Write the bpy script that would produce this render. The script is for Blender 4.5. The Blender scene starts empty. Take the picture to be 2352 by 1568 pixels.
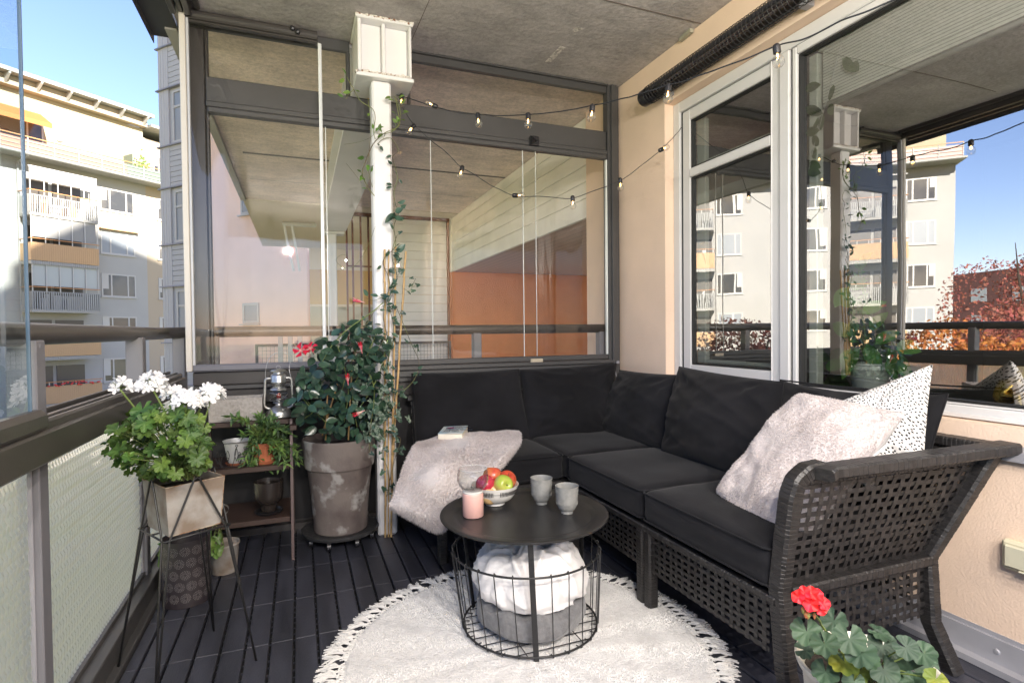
import bpy, math, random
from math import sin, cos, pi, radians
from mathutils import Vector, Matrix, noise
random.seed(7)
S = bpy.context.scene
COL = S.collection
# ------------------------------------------------------------------ camera
H = 1.06
YAW, PIT, ROLL = 0.36945, 0.01952, -0.010338
fw = Vector((sin(YAW)*cos(PIT), cos(YAW)*cos(PIT), -sin(PIT)))
r0 = Vector((cos(YAW), -sin(YAW), 0)); u0 = r0.cross(fw)
RT = r0*cos(ROLL) + u0*sin(ROLL); UP = RT.cross(fw)
cam_d = bpy.data.cameras.new('camera'); cam = bpy.data.objects.new('camera', cam_d); COL.objects.link(cam)
M = Matrix((RT, UP, -fw)).transposed().to_4x4(); M.translation = Vector((0, 0, H)); cam.matrix_world = M
cam_d.lens = 19.29; cam_d.sensor_width = 36; cam_d.clip_start = 0.05; cam_d.clip_end = 600
S.camera = cam
# ------------------------------------------------------------------ light
SUN_AZ, SUN_EL = radians(150), radians(24)      # direction towards the sun (compass style, +y = 0, +x = 90)
sdir = Vector((sin(SUN_AZ)*cos(SUN_EL), cos(SUN_AZ)*cos(SUN_EL), sin(SUN_EL)))
w = bpy.data.worlds.new('World'); S.world = w; w.use_nodes = True
nt = w.node_tree; bg = nt.nodes['Background']
sky = nt.nodes.new('ShaderNodeTexSky'); sky.sky_type = 'NISHITA'; sky.sun_disc = False
sky.sun_elevation = SUN_EL; sky.sun_rotation = SUN_AZ; sky.altitude = 50; sky.dust_density = 0.3; sky.ozone_density = 4.0
tint = nt.nodes.new('ShaderNodeMix'); tint.data_type = 'RGBA'; tint.blend_type = 'MULTIPLY'; tint.inputs[0].default_value = 1; tint.inputs[7].default_value = (.80, .66, .68, 1)   # warm white balance
nt.links.new(sky.outputs[0], tint.inputs[6]); nt.links.new(tint.outputs[2], bg.inputs[0]); bg.inputs[1].default_value = 0.05
sl = bpy.data.lights.new('sun', 'SUN'); sl.energy = 2.0; sl.angle = radians(0.55); sl.color = (1, .93, .82)
so = bpy.data.objects.new('sun', sl); COL.objects.link(so)
so.rotation_euler = (-sdir).to_track_quat('-Z', 'Y').to_euler()
S.view_settings.view_transform = 'Standard'; S.view_settings.look = 'None'
S.view_settings.exposure = 3.4; S.view_settings.gamma = 1
# ------------------------------------------------------------------ helpers
def ray(px, py):
    k = 1304.4*0.9661        # focal length in px of the 2352 px wide picture
    k = 1736.07*2352/3240
    return fw + RT*((px-1176)/k) - UP*((py-784)/k)
def at(px, py, ax, v):
    d = ray(px, py); i = 'xyz'.index(ax); o = Vector((0, 0, H))
    return o + d*((v-o[i])/d[i])
def dep(px, py, z):
    return Vector((0, 0, H)) + ray(px, py)*z
def V(*a): return Vector(a)
def srgb(h):
    c = [int(h[i:i+2], 16)/255 for i in (0, 2, 4)]
    return tuple(x/12.92 if x <= .04045 else ((x+.055)/1.055)**2.4 for x in c)
def tagset(o, label=None, cat=None, group=None, kind=None):
    if label: o['label'] = label
    if cat: o['category'] = cat
    if group: o['group'] = group
    if kind: o['kind'] = kind
    return o
def thing(name, label, cat, loc=(0, 0, 0), group=None):
    o = bpy.data.objects.new(name, None); COL.objects.link(o); o.location = loc; o.empty_display_size = .05
    return tagset(o, label, cat, group)
class MB:
    def __init__(s): s.v = []; s.f = []; s.mi = []; s.m = 0
    def add(s, vs, fs):
        n = len(s.v); s.v += [tuple(v) for v in vs]
        for f in fs: s.f.append(tuple(i+n for i in f)); s.mi.append(s.m)
    def box(s, a, b):
        x0, y0, z0 = [min(p, q) for p, q in zip(a, b)]; x1, y1, z1 = [max(p, q) for p, q in zip(a, b)]
        s.add([(x0,y0,z0),(x1,y0,z0),(x1,y1,z0),(x0,y1,z0),(x0,y0,z1),(x1,y0,z1),(x1,y1,z1),(x0,y1,z1)],
              [(0,3,2,1),(4,5,6,7),(0,1,5,4),(1,2,6,5),(2,3,7,6),(3,0,4,7)]); return s
    def rbox(s, a, b, r=.004):                       # box with chamfered edges
        lo = [min(p, q) for p, q in zip(a, b)]; hi = [max(p, q) for p, q in zip(a, b)]
        r = min([r]+[(h-l)*.45 for l, h in zip(lo, hi)]); vs = []; idx = {}
        for sx in (0, 1):
            for sy in (0, 1):
                for sz in (0, 1):
                    for ax in range(3):
                        p = []
                        for i, sg in enumerate((sx, sy, sz)):
                            e = hi[i] if sg else lo[i]
                            if i != ax: e += -r if sg else r
                            p.append(e)
                        idx[(sx, sy, sz, ax)] = len(vs); vs.append(p)
        fs = []
        for ax in range(3):
            o1, o2 = [i for i in range(3) if i != ax]
            for sg in (0, 1):
                q = []
                for a1, a2 in ((0, 0), (1, 0), (1, 1), (0, 1)):
                    k = [0, 0, 0]; k[ax] = sg; k[o1] = a1; k[o2] = a2; q.append(idx[(*k, ax)])
                fs.append(q)
            for a1 in (0, 1):
                for a2 in (0, 1):
                    q = []
                    for sg, axx in ((0, o1), (1, o1), (1, o2), (0, o2)):
                        k = [0, 0, 0]; k[ax] = sg; k[o1] = a1; k[o2] = a2; q.append(idx[(*k, axx)])
                    fs.append(q)
        for sx in (0, 1):
            for sy in (0, 1):
                for sz in (0, 1): fs.append([idx[(sx, sy, sz, 0)], idx[(sx, sy, sz, 1)], idx[(sx, sy, sz, 2)]])
        s.add(vs, fs); return s
    def pbox(s, p, q, wid, hgt, up=V(0,0,1), r=0):   # bar from p to q with a rectangular section
        p = V(*p); q = V(*q); d = (q-p).normalized(); a = d.cross(V(*up))
        if a.length < 1e-4: a = d.cross(V(1, 0, 0))
        a.normalize(); b = a.cross(d); a = a*wid/2; b = b*hgt/2
        s.add([p-a-b, p+a-b, p+a+b, p-a+b, q-a-b, q+a-b, q+a+b, q-a+b],
              [(0,1,2,3),(7,6,5,4),(0,4,5,1),(1,5,6,2),(2,6,7,3),(3,7,4,0)]); return s
    def quad(s, a, b, c, d): s.add([a, b, c, d], [(0, 1, 2, 3)]); return s
    def tube(s, pts, r, n=8, caps=True, flat=None):
        pts = [V(*p) for p in pts]; m = len(pts); rs = r if isinstance(r, (list, tuple)) else [r]*m
        vs = []; a = None
        for i, p in enumerate(pts):
            t = (pts[min(i+1, m-1)]-pts[max(i-1, 0)])
            if t.length < 1e-9: t = V(0, 0, 1)
            t.normalize()
            if a is None:
                a = t.cross(V(0, 0, 1));
                if a.length < .05: a = t.cross(V(0, 1, 0))
            else: a = a - t*a.dot(t)
            a.normalize(); b = t.cross(a)
            for k in range(n):
                th = 2*pi*(k+.5)/n; vs.append(p + (a*cos(th) + b*sin(th)*(flat or 1))*rs[i])
        fs = [(i*n+k, i*n+(k+1) % n, (i+1)*n+(k+1) % n, (i+1)*n+k) for i in range(m-1) for k in range(n)]
        if caps: fs += [tuple(range(n-1, -1, -1)), tuple((m-1)*n+k for k in range(n))]
        s.add(vs, fs); return s
    def lathe(s, c, prof, n=40, ax=V(0,0,1), close=False, fn=None):
        c = V(*c); ax = V(*ax).normalized(); a = ax.orthogonal().normalized(); b = ax.cross(a); vs = []
        for (r, z) in prof:
            for k in range(n):
                th = 2*pi*k/n; rr = r if fn is None else fn(r, z, th)
                vs.append(c + ax*z + (a*cos(th)+b*sin(th))*rr)
        m = len(prof); fs = [(i*n+k, i*n+(k+1) % n, (i+1)*n+(k+1) % n, (i+1)*n+k) for i in range(m-1) for k in range(n)]
        if close: fs += [tuple(range(n-1, -1, -1)), tuple((m-1)*n+k for k in range(n))]
        s.add(vs, fs); return s
    def grid(s, fn, nu, nv, wrapu=False):
        vs = [fn(i/nu, j/nv) for j in range(nv+1) for i in range(nu+(0 if wrapu else 1))]; w_ = nu+(0 if wrapu else 1)
        fs = [(j*w_+i, j*w_+(i+1) % w_, (j+1)*w_+(i+1) % w_, (j+1)*w_+i) for j in range(nv) for i in range(nu)]
        s.add(vs, fs); return s
    def build(s, name, mat, parent=None, smooth=False, label=None, kind=None, weld=False):
        me = bpy.data.meshes.new(name); me.from_pydata(s.v, [], s.f); me.update()
        mats = mat if isinstance(mat, (list, tuple)) else [mat]
        for m_ in mats: me.materials.append(m_)
        if len(mats) > 1: me.polygons.foreach_set('material_index', s.mi)
        if smooth:
            me.polygons.foreach_set('use_smooth', [True]*len(me.polygons))
            if smooth != 'all': me.set_sharp_from_angle(angle=radians(smooth if smooth is not True else 40))
        o = bpy.data.objects.new(name, me); COL.objects.link(o)
        if parent is not None:
            o.parent = parent
            if parent.type == 'EMPTY': o.matrix_parent_inverse = Matrix.Translation(-parent.location)
        if label: o['label'] = label
        if kind: o['kind'] = kind
        return o
def children(o): return [c for c in bpy.data.objects if c.parent is o]
def copy_tree(o, parent=None):
    kids = children(o); c = o.copy(); COL.objects.link(c); c.parent = parent
    for ch in kids: copy_tree(ch, c)
    return c
def smoothpts(pts, n=6):                              # Catmull-Rom
    pts = [V(*p) for p in pts]; out = []
    for i in range(len(pts)-1):
        p0, p1, p2, p3 = pts[max(i-1, 0)], pts[i], pts[i+1], pts[min(i+2, len(pts)-1)]
        for k in range(n):
            t = k/n; out.append(.5*((2*p1)+(p2-p0)*t+(2*p0-5*p1+4*p2-p3)*t*t+(3*p1-p0-3*p2+p3)*t**3))
    out.append(pts[-1]); return out
# ------------------------------------------------------------------ materials
def mat(name, col, rough=.6, metal=0., var=.0, vs=4., bump=0., bs=30., col2=None, cs=(.4, .6), spec=.5, stretch=None, sheen=0, trans=0, island=0., det=6., bdist=.01, vdet=5.):
    m = bpy.data.materials.new(name); m.use_nodes = True; t = m.node_tree; b = t.nodes['Principled BSDF']; L = t.links.new
    col = srgb(col) if isinstance(col, str) else col
    b.inputs['Roughness'].default_value = rough; b.inputs['Metallic'].default_value = metal; b.inputs['Specular IOR Level'].default_value = spec
    if sheen: b.inputs['Sheen Weight'].default_value = sheen
    b.inputs['Base Color'].default_value = (*col, 1)
    tc = t.nodes.new('ShaderNodeTexCoord'); src = tc.outputs['Object']
    if stretch:
        mp = t.nodes.new('ShaderNodeMapping'); mp.inputs['Scale'].default_value = stretch; L(src, mp.inputs[0]); src = mp.outputs[0]
    cur = None
    if var or col2:
        n = t.nodes.new('ShaderNodeTexNoise'); n.inputs['Scale'].default_value = vs; n.inputs['Detail'].default_value = vdet; L(src, n.inputs[0])
        rp = t.nodes.new('ShaderNodeValToRGB'); L(n.outputs[0], rp.inputs[0])
        c2 = (srgb(col2) if isinstance(col2, str) else col2) if col2 else tuple(x*(1-var) for x in col)
        c1 = col if col2 else tuple(min(1, x*(1+var*.6)) for x in col)
        rp.color_ramp.elements[0].position = cs[0]; rp.color_ramp.elements[1].position = cs[1]
        rp.color_ramp.elements[0].color = (*c2, 1); rp.color_ramp.elements[1].color = (*c1, 1); cur = rp.outputs[0]
        L(cur, b.inputs['Base Color'])
    if island:
        g = t.nodes.new('ShaderNodeNewGeometry'); hs = t.nodes.new('ShaderNodeHueSaturation')
        mr = t.nodes.new('ShaderNodeMapRange'); mr.inputs[3].default_value = 1-island; mr.inputs[4].default_value = 1+island*1.3
        L(g.outputs['Random Per Island'], mr.inputs[0]); L(mr.outputs[0], hs.inputs['Value'])
        mr2 = t.nodes.new('ShaderNodeMapRange'); mr2.inputs[3].default_value = .5-island*.05; mr2.inputs[4].default_value = .5+island*.05
        wn = t.nodes.new('ShaderNodeTexWhiteNoise'); wn.noise_dimensions = '1D'; L(g.outputs['Random Per Island'], wn.inputs['W']); L(wn.outputs['Value'], mr2.inputs[0]); L(mr2.outputs[0], hs.inputs['Hue'])
        if cur: L(cur, hs.inputs['Color'])
        else: hs.inputs['Color'].default_value = (*col, 1)
        L(hs.outputs[0], b.inputs['Base Color']); cur = hs.outputs[0]
    if bump:
        n = t.nodes.new('ShaderNodeTexNoise'); n.inputs['Scale'].default_value = bs; n.inputs['Detail'].default_value = det; L(src, n.inputs[0])
        bp = t.nodes.new('ShaderNodeBump'); bp.inputs['Strength'].default_value = bump; bp.inputs['Distance'].default_value = bdist
        L(n.outputs[0], bp.inputs['Height']); L(bp.outputs[0], b.inputs['Normal'])
    if trans:
        tr = t.nodes.new('ShaderNodeBsdfTranslucent'); ms = t.nodes.new('ShaderNodeMixShader'); ms.inputs[0].default_value = trans
        hs = t.nodes.new('ShaderNodeHueSaturation'); hs.inputs['Value'].default_value = 1.6; hs.inputs['Saturation'].default_value = 1.1
        if cur: L(cur, hs.inputs['Color'])
        else: hs.inputs['Color'].default_value = (*col, 1)
        L(hs.outputs[0], tr.inputs[0]); L(b.outputs[0], ms.inputs[1]); L(tr.outputs[0], ms.inputs[2])
        L(ms.outputs[0], t.nodes['Material Output'].inputs[0])
    return m
def glass_mat(name, tint=(.97, .985, .98), base=.06, rough=0., waves=0., streak=0.):
    m = bpy.data.materials.new(name); m.use_nodes = True; t = m.node_tree; t.nodes.clear(); L = t.links.new
    out = t.nodes.new('ShaderNodeOutputMaterial'); tr = t.nodes.new('ShaderNodeBsdfTransparent'); tr.inputs[0].default_value = (*tint, 1)
    gl = t.nodes.new('ShaderNodeBsdfGlossy'); gl.inputs['Roughness'].default_value = rough
    lw = t.nodes.new('ShaderNodeLayerWeight'); lw.inputs[0].default_value = .35
    mr = t.nodes.new('ShaderNodeMapRange'); mr.inputs[3].default_value = base; mr.inputs[4].default_value = 1
    pw = t.nodes.new('ShaderNodeMath'); pw.operation = 'POWER'; pw.inputs[1].default_value = 2.5
    L(lw.outputs['Facing'], pw.inputs[0]); L(pw.outputs[0], mr.inputs[0])
    mx = t.nodes.new('ShaderNodeMixShader'); L(mr.outputs[0], mx.inputs[0]); L(tr.outputs[0], mx.inputs[1]); L(gl.outputs[0], mx.inputs[2]); L(mx.outputs[0], out.inputs[0])
    if waves or streak:
        tc = t.nodes.new('ShaderNodeTexCoord'); n = t.nodes.new('ShaderNodeTexNoise'); n.inputs['Scale'].default_value = 1.6; n.inputs['Detail'].default_value = 1
        mp = t.nodes.new('ShaderNodeMapping'); mp.inputs['Scale'].default_value = (3, 3, .25) if streak else (1, 1, 1); L(tc.outputs['Object'], mp.inputs[0]); L(mp.outputs[0], n.inputs[0])
        bp = t.nodes.new('ShaderNodeBump'); bp.inputs['Strength'].default_value = 1; bp.inputs['Distance'].default_value = waves or streak
        L(n.outputs[0], bp.inputs['Height']); L(bp.outputs[0], gl.inputs['Normal'])
    return m
def add_lines(m, axis, pitch, width, dark=.35, phase=0., bump=.4, base=None):
    """thin grooves every pitch metres along an object axis (boards, slats): darker only inside the groove"""
    t = m.node_tree; L = t.links.new; b = t.nodes['Principled BSDF']
    tc = t.nodes.new('ShaderNodeTexCoord'); sp = t.nodes.new('ShaderNodeSeparateXYZ'); L(tc.outputs['Object'], sp.inputs[0])
    a = t.nodes.new('ShaderNodeMath'); a.operation = 'MULTIPLY_ADD'; a.inputs[1].default_value = 1/pitch; a.inputs[2].default_value = phase+100; L(sp.outputs[axis], a.inputs[0])
    f = t.nodes.new('ShaderNodeMath'); f.operation = 'FRACT'; L(a.outputs[0], f.inputs[0])
    c = t.nodes.new('ShaderNodeMath'); c.operation = 'GREATER_THAN'; c.inputs[1].default_value = width/pitch; L(f.outputs[0], c.inputs[0])
    mx = t.nodes.new('ShaderNodeMix'); mx.data_type = 'RGBA'; mx.blend_type = 'MULTIPLY'; mx.inputs[0].default_value = 1
    src = b.inputs['Base Color'].links[0].from_socket if b.inputs['Base Color'].links else None
    if src: L(src, mx.inputs[6])
    else: mx.inputs[6].default_value = b.inputs['Base Color'].default_value
    mr = t.nodes.new('ShaderNodeMapRange'); mr.inputs[3].default_value = dark; mr.inputs[4].default_value = 1; L(c.outputs[0], mr.inputs[0])
    L(mr.outputs[0], mx.inputs[7]); L(mx.outputs[2], b.inputs['Base Color'])
    return m
try:
    S.cycles.use_denoising = True; S.cycles.denoiser = 'OPENIMAGEDENOISE'
    S.cycles.max_bounces = 8; S.cycles.diffuse_bounces = 4; S.cycles.glossy_bounces = 4; S.cycles.transmission_bounces = 6
    S.cycles.transparent_max_bounces = 16; S.cycles.caustics_reflective = False; S.cycles.caustics_refractive = False
    S.cycles.sample_clamp_indirect = 6
except Exception as e: print('cycles settings', e)
# ------------------------------------------------------------------ palette
m_stucco = mat('stucco_apricot', (.85, .65, .50), .9, bump=.35, bs=160, var=.05, vs=2.2, bdist=.006)
m_stucco_s = mat('stucco_reveal', (.78, .60, .45), .9, bump=.6, bs=170, bdist=.006)
def concrete(name, c, dark=.62):
    m = mat(name, c, .92, bump=.5, bs=45, bdist=.008, det=8); t = m.node_tree; L = t.links.new; b = t.nodes['Principled BSDF']; tc = t.nodes.new('ShaderNodeTexCoord'); cur = None
    for sc, st, lo, hi, k in ((1.3, (1, 1, 1), .35, .65, dark), (7, (1, 2.2, 1), .3, .7, .80), (38, (1, 1, 1), .35, .6, .86), (150, (1, 1, 1), .3, .5, .80)):
        mp = t.nodes.new('ShaderNodeMapping'); mp.inputs['Scale'].default_value = st; L(tc.outputs['Object'], mp.inputs[0])
        n = t.nodes.new('ShaderNodeTexNoise'); n.inputs['Scale'].default_value = sc; n.inputs['Detail'].default_value = 7; n.inputs['Roughness'].default_value = .62; L(mp.outputs[0], n.inputs[0])
        r = t.nodes.new('ShaderNodeMapRange'); r.inputs[1].default_value = lo; r.inputs[2].default_value = hi; r.inputs[3].default_value = k; r.inputs[4].default_value = 1.1; L(n.outputs[0], r.inputs[0])
        mx = t.nodes.new('ShaderNodeMix'); mx.data_type = 'RGBA'; mx.blend_type = 'MULTIPLY'; mx.inputs[0].default_value = 1
        if cur: L(cur, mx.inputs[6])
        else: mx.inputs[6].default_value = (*c, 1)
        L(r.outputs[0], mx.inputs[7]); cur = mx.outputs[2]
    L(cur, b.inputs['Base Color']); return m
m_conc = concrete('concrete', (.49, .455, .45), .76); m_conc2 = concrete('brightened_concrete', (.82, .68, .59), .75)  # second, paler copy makes up for light missing over the neighbour's balcony
m_deckm = mat('dark_plastic_deck', (.041, .043, .057), .38, bump=.35, bs=60, stretch=(6, 1, 1), var=.35, vs=1.5, bdist=.003)
m_deckb = mat('deck_underlay', (.008, .008, .009), .9)
m_alu = mat('grey_painted_aluminium', (.064, .063, .064), .38, bump=.05, bs=300, var=.08, vs=3)
m_alud = mat('dark_brown_aluminium', (.052, .047, .045), .33, bump=.05, bs=300, var=.1, vs=3)
m_alu2 = mat('blue_grey_aluminium', (.17, .17, .19), .5, bump=.06, bs=400, spec=.4)
m_white = mat('white_window_paint', (.64, .635, .63), .38, bump=.03, bs=20)
m_whsteel = mat('white_steel_paint', (.78, .77, .77), .42, bump=.12, bs=14, var=.04, vs=3, bdist=.004)
m_rust = mat('rust_and_sealant', (.22, .11, .06), .9, bump=.5, bs=80, col2=(.6, .55, .5), vs=25)
m_flash = mat('grey_sheet_metal', (.36, .36, .39), .45, metal=.15, bump=.05, bs=8, var=.1, vs=6)
m_black = mat('black_metal', (.018, .018, .019), .42, bump=.05, bs=200)
m_blackp = mat('black_plastic', (.015, .015, .018), .35)
m_rubber = mat('black_gasket', (.01, .01, .01), .6)
m_sofa = mat('black_canvas', (.0105, .0105, .0125), .95, bump=.45, bs=700, sheen=.06, var=.3, vs=4, bdist=.001, spec=.2)
m_rattan = mat('black_brown_rattan', (.0205, .019, .019), .42, bump=.5, bs=260, stretch=(1, 1, 4), var=.35, vs=60, bdist=.001, island=.25)
m_rug = mat('white_wool', (.74, .73, .725), .95, bump=.9, bs=110, var=.07, vs=26, sheen=.2, bdist=.008)
m_fringe = mat('white_wool_yarn', (.76, .75, .73), .9, island=.08)
m_fur = mat('pale_pink_fur', (.60, .555, .545), .9, sheen=.3, bump=.3, bs=70, var=.12, vs=7, bdist=.006, island=0)
m_furh = mat('pale_pink_fur_hair', (.63, .585, .575), .8, island=.09, trans=.3)
m_white_fleece = mat('white_fleece', (.82, .80, .79), .95, bump=.35, bs=60, sheen=.3, bdist=.004)
m_grey_fleece = mat('grey_fleece', (.17, .17, .175), .95, bump=.6, bs=140, sheen=.35, bdist=.003, var=.12, vs=60)
m_soil = mat('soil', (.02, .014, .01), 1, bump=1, bs=70)
m_bamboo = mat('bamboo', (.52, .34, .15), .5, var=.25, vs=20, stretch=(6, 6, 1))
m_stem = mat('green_stem', (.16, .22, .06), .6, var=.2, vs=12)
m_stemb = mat('brown_stem', (.09, .06, .035), .7)
m_ground = mat('lawn_and_paths', (.32, .38, .12), 1, col2=(.52, .47, .33), vs=.25, bump=.5, bs=3)
# ================================================================== STRUCTURE
CZ = 2.66; XW = 1.995; XF = 2.053; YG = 3.156; YB = -3.0      # ceiling, wall face, window plane, partition plane, near end
def struct(name, mb, m, **k): o = mb.build(name, m, **k); o['kind'] = 'structure'; return o
# ground far below
g = MB()
g.grid(lambda u, v: V(-260+520*u, -260+520*v, -4.35+.25*noise.noise(V(u*30, v*30, 0))), 60, 60)
struct('ground', g, m_ground, smooth='all')
m_path = mat('pale_paving', (.42, .38, .33), .9, bump=.3, bs=10, var=.15, vs=.6)
p = MB()
pa, pb = V(-21.0, 30.0, -4.06), V(4.5, 53, -4.06)
n_ = V(.669, -.743, 0)
p.quad(pa, pb, pb+n_*-2.6, pa+n_*-2.6); struct('footpath', p, m_path)
# floor deck: click tiles of four boards, seams every 0.3065 m
p = MB(); p.box((-.56, YB, -.06), (2.02, 3.26, -.021)); struct('floor_underlay', p, m_deckb)
p = MB(); y = 2.0345-.3065*17; rnd = random.Random(2)
while y < 3.2:
    y1 = min(y+.3065, 3.225); x = -.111-.0766*6
    while x < 1.985:
        a = max(x+.0042, -.533); b = min(x+.0724, 1.985)
        if b-a > .01: p.rbox((a, y+.0008, -.02), (b, y1-.0008, rnd.uniform(-.0006, .0006)), .0022)
        x += .0766
    y += .3065
struct('floor', p, m_deckm)
# studs seen in the board gaps
p = MB(); y = 2.0345-.3065*12
while y < 3.2:
    x = -.111-.0766*6
    while x < 1.985:
        if x > -.53:
            for k in range(7): p.box((x-.003, y+.02+k*.041, -.02), (x+.003, y+.028+k*.041, -.0165))
        x += .0766
    y += .3065
struct('floor_tile_clips', p, m_deckm)
# concrete slab overhead: the neighbour's part coloured paler in place of missing light
p = MB(); p.box((-.56, YB-1, CZ), (2.4, YG+.02, CZ+.2)); struct('ceiling', p, m_conc)
p = MB(); p.box((-.56, YG+.0201, CZ), (2.4, 7.24, CZ+.2)); struct('ceiling', p, m_conc2)
m_joint = mat('form_joint', (.16, .13, .115), .95, bump=.4, bs=80)
p = MB()                                                  # form-board ridges and drip groove strips
def cstrip(x0, y0, x1, y1, wd=.006, z=.0025):
    p.pbox((x0, y0, CZ-z/2+.0003), (x1, y1, CZ-z/2+.0003), wd, z)
for X in (1.02, .36): pass
q = [at(960, 62, 'z', CZ), at(1100, 48, 'z', CZ), at(1330, 92, 'z', CZ), at(1495, 135, 'z', CZ)]
cstrip(-.3, 2.33, 1.99, 2.35, .005); cstrip(.75, -1, .80, 2.34, .003, .0015); cstrip(-.5, 1.2, 1.99, 1.22, .003, .0015)
cstrip(.62, 2.34, .60, 3.1, .003, .0015); cstrip(-.45, 4.2, 2.0, 4.22, .004); cstrip(-.45, 6.3, 2.0, 6.31, .004)
o = struct('ceiling_form_joint', p, m_joint)
m_scr = mat('pale_scrape', (.62, .58, .54), .95, var=.4, vs=60, bump=.3, bs=90)
p = MB()
a, b = at(1258, 143, 'z', CZ), at(1293, 108, 'z', CZ)
p.pbox(a+V(0,0,-.001), b+V(0,0,-.001), .035, .0016); a, b = at(1318, 72, 'z', CZ), at(1334, 64, 'z', CZ); p.pbox(a+V(0,0,-.001), b+V(0,0,-.001), .03, .0016)
struct('ceiling_scrape', p, m_scr)
p = MB(); p.box((-.44, 5.385, CZ-.004), (2.03, 5.42, CZ-.0005)); struct('ceiling_drip_groove', p, mat('groove', (.10, .09, .08), .9, bump=.5, bs=120))
# slab edge fascia of the neighbour and beige soffit beyond
p = MB(); p.box((-.62, 3.3, CZ-.03), (-.565, 7.24, CZ+.2)); struct('slab_edge', p, mat('slab_edge_paint', (.42, .40, .38), .8, bump=.3, bs=40))
m_cream = mat('cream_soffit', (.72, .62, .48), .85, bump=.15, bs=30, var=.04, vs=1)
p = MB(); p.box((-.6, 7.245, CZ-.01), (2.4, 11.0, CZ+.25)); struct('soffit', p, m_cream)
# sheet-metal eave outside our corner
t = thing('eave_flashing', 'dark grey folded sheet metal eave jutting out over the open corner', 'flashing', (-.8, 1, 2.66))
zc = 2.64
e1, e2 = at(313, 0, 'z', zc), at(352, 80, 'z', zc); e3 = at(432, 72, 'z', zc)
p = MB(); X0 = e2.x
p.box((X0, YB-1, zc), (-.565, e2.y, zc+.012)); p.box((X0-.004, YB-1, zc-.035), (X0, e2.y+.02, zc+.012)); p.box((X0, e2.y-.003, zc-.004), (-.565, e2.y, zc+.012))
p.build('sheet', mat('dark_sheet_metal', (.06, .058, .062), .5, metal=.2), t)
# house wall with the window opening
t = thing('house_wall', 'apricot rendered house wall around the white windows behind the sofa', 'wall', (XW, 0, 0))
p = MB()
WY1, WZ0, WZ1 = 2.665, .755, 2.361; WY0 = -1.6
p.box((XW, YB, 0), (2.3, 3.6, WZ0-.002)); p.box((XW, YB, WZ1), (2.3, 3.6, CZ-.001)); p.box((XW, WY1, WZ0-.002), (2.3, 3.6, WZ1)); p.box((XW, YB, WZ0-.002), (2.3, WY0, WZ1))
p.build('render', m_stucco, t)
p = MB(); p.box((XW-.012, YB, .0), (XW-.001, 3.2, .098)); p.pbox((XW-.02, YB, .012), (XW-.02, 3.2, .012), .05, .02); p.box((XW-.003, YB, .098), (XW+.001, 3.2, .112))
p.build('base_flashing', m_flash, t)
p = MB()
for y in (.2, 1.02, 1.9): p.lathe((XW-.012, y, .06), [(0, .004), (.006, .0035), (.0085, .001), (.009, 0)], 12, ax=V(-1, 0, 0))
p.build('screw_head', m_flash, t)
p = MB(); p.box((XW-.022, WY0, WZ0-.075), (XW+.001, 2.62, WZ0-.07)); p.add([(XW-.022, WY0, WZ0-.075), (XW-.022, 2.62, WZ0-.075), (XF+.0, 2.62, WZ0-.004), (XF+.0, WY0, WZ0-.004)], [(0, 1, 2, 3)])
p.box((XW-.024, WY0, WZ0-.10), (XW-.021, 2.62, WZ0-.072)); p.build('window_sill_flashing', m_flash, t)
# end wall of the balcony, behind the camera, and our own house above and beyond
m_own = mat('own_house_render', (.70, .52, .36), .9, bump=.3, bs=60)
t = thing('own_house', 'the apricot apartment house this balcony belongs to', 'building', (8, -6, -4))
p = MB(); p.box((2.31, -14, -4.4), (12, YB+.2, 5.6)); p.box((2.31+3.4, YB+.19, -4.4), (12, 3.1, 5.6)); p.box((2.31, YB+.21, 2.87), (5.7, 3.1, 5.6)); p.box((2.31, YB+.21, -4.4), (5.7, 3.1, -.3))
p.build('wall', m_own, t)
p = MB()
for k in range(1, 4): p.box((-.6, -10, CZ+.21+2.85*(k-1)+2.65), (2.3, 6.5, CZ+.4+2.85*(k-1)+2.65))
p.box((-.55, YB-1, -.35), (2.4, 3.3, -.06)); p.build('balcony_slab', m_conc, t)
p = MB(); p.box((-.45, 3.33, -.35), (2.4, 7.24, -.06)); p.box((2.401, 3.33, -.35), (4.9, 7.58, -.06)); p.build('neighbour_floor', mat('pale_bounce_floor', (.62, .58, .52), .7), t)  # concrete floor coloured pale to bounce light around the neighbour's balcony
t = thing('shadow_blocker', 'unseen mass added behind the camera to shadow the block across the yard', 'building', (24, -16, -4))  # added out of view only to cast the facade shadow
p = MB(); p.box((20.3, -22, -4.4), (29, -14, 37.2)); p.box((17.9, -22, -4.4), (20.299, -14, 34.0)); p.build('wall', m_own, t)
# room behind the window
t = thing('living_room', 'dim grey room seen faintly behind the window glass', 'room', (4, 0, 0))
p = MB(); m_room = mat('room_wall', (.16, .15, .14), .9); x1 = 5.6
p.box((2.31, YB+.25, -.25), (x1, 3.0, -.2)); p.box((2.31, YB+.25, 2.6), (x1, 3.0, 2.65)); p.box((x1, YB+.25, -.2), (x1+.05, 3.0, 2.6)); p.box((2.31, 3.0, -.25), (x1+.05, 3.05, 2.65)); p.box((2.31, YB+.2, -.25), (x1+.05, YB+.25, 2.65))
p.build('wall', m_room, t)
p = MB(); p.box((2.13, WY0, WZ0+.01), (2.42, 2.62, WZ0+.04)); p.build('inner_sill', mat('inner_sill', (.05, .05, .05), .35), t)
# ---------------------------------------------------------------- window
t = thing('window', 'white framed two part window, small casement and large fixed pane', 'window', (XF, 1.8, .8))
def wb(mb, y0, y1, z0, z1, xo=0., th=.05, r=.004): mb.rbox((XF+xo, y0, z0), (XF+xo+th, y1, z1), r)
F = MB()
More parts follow.
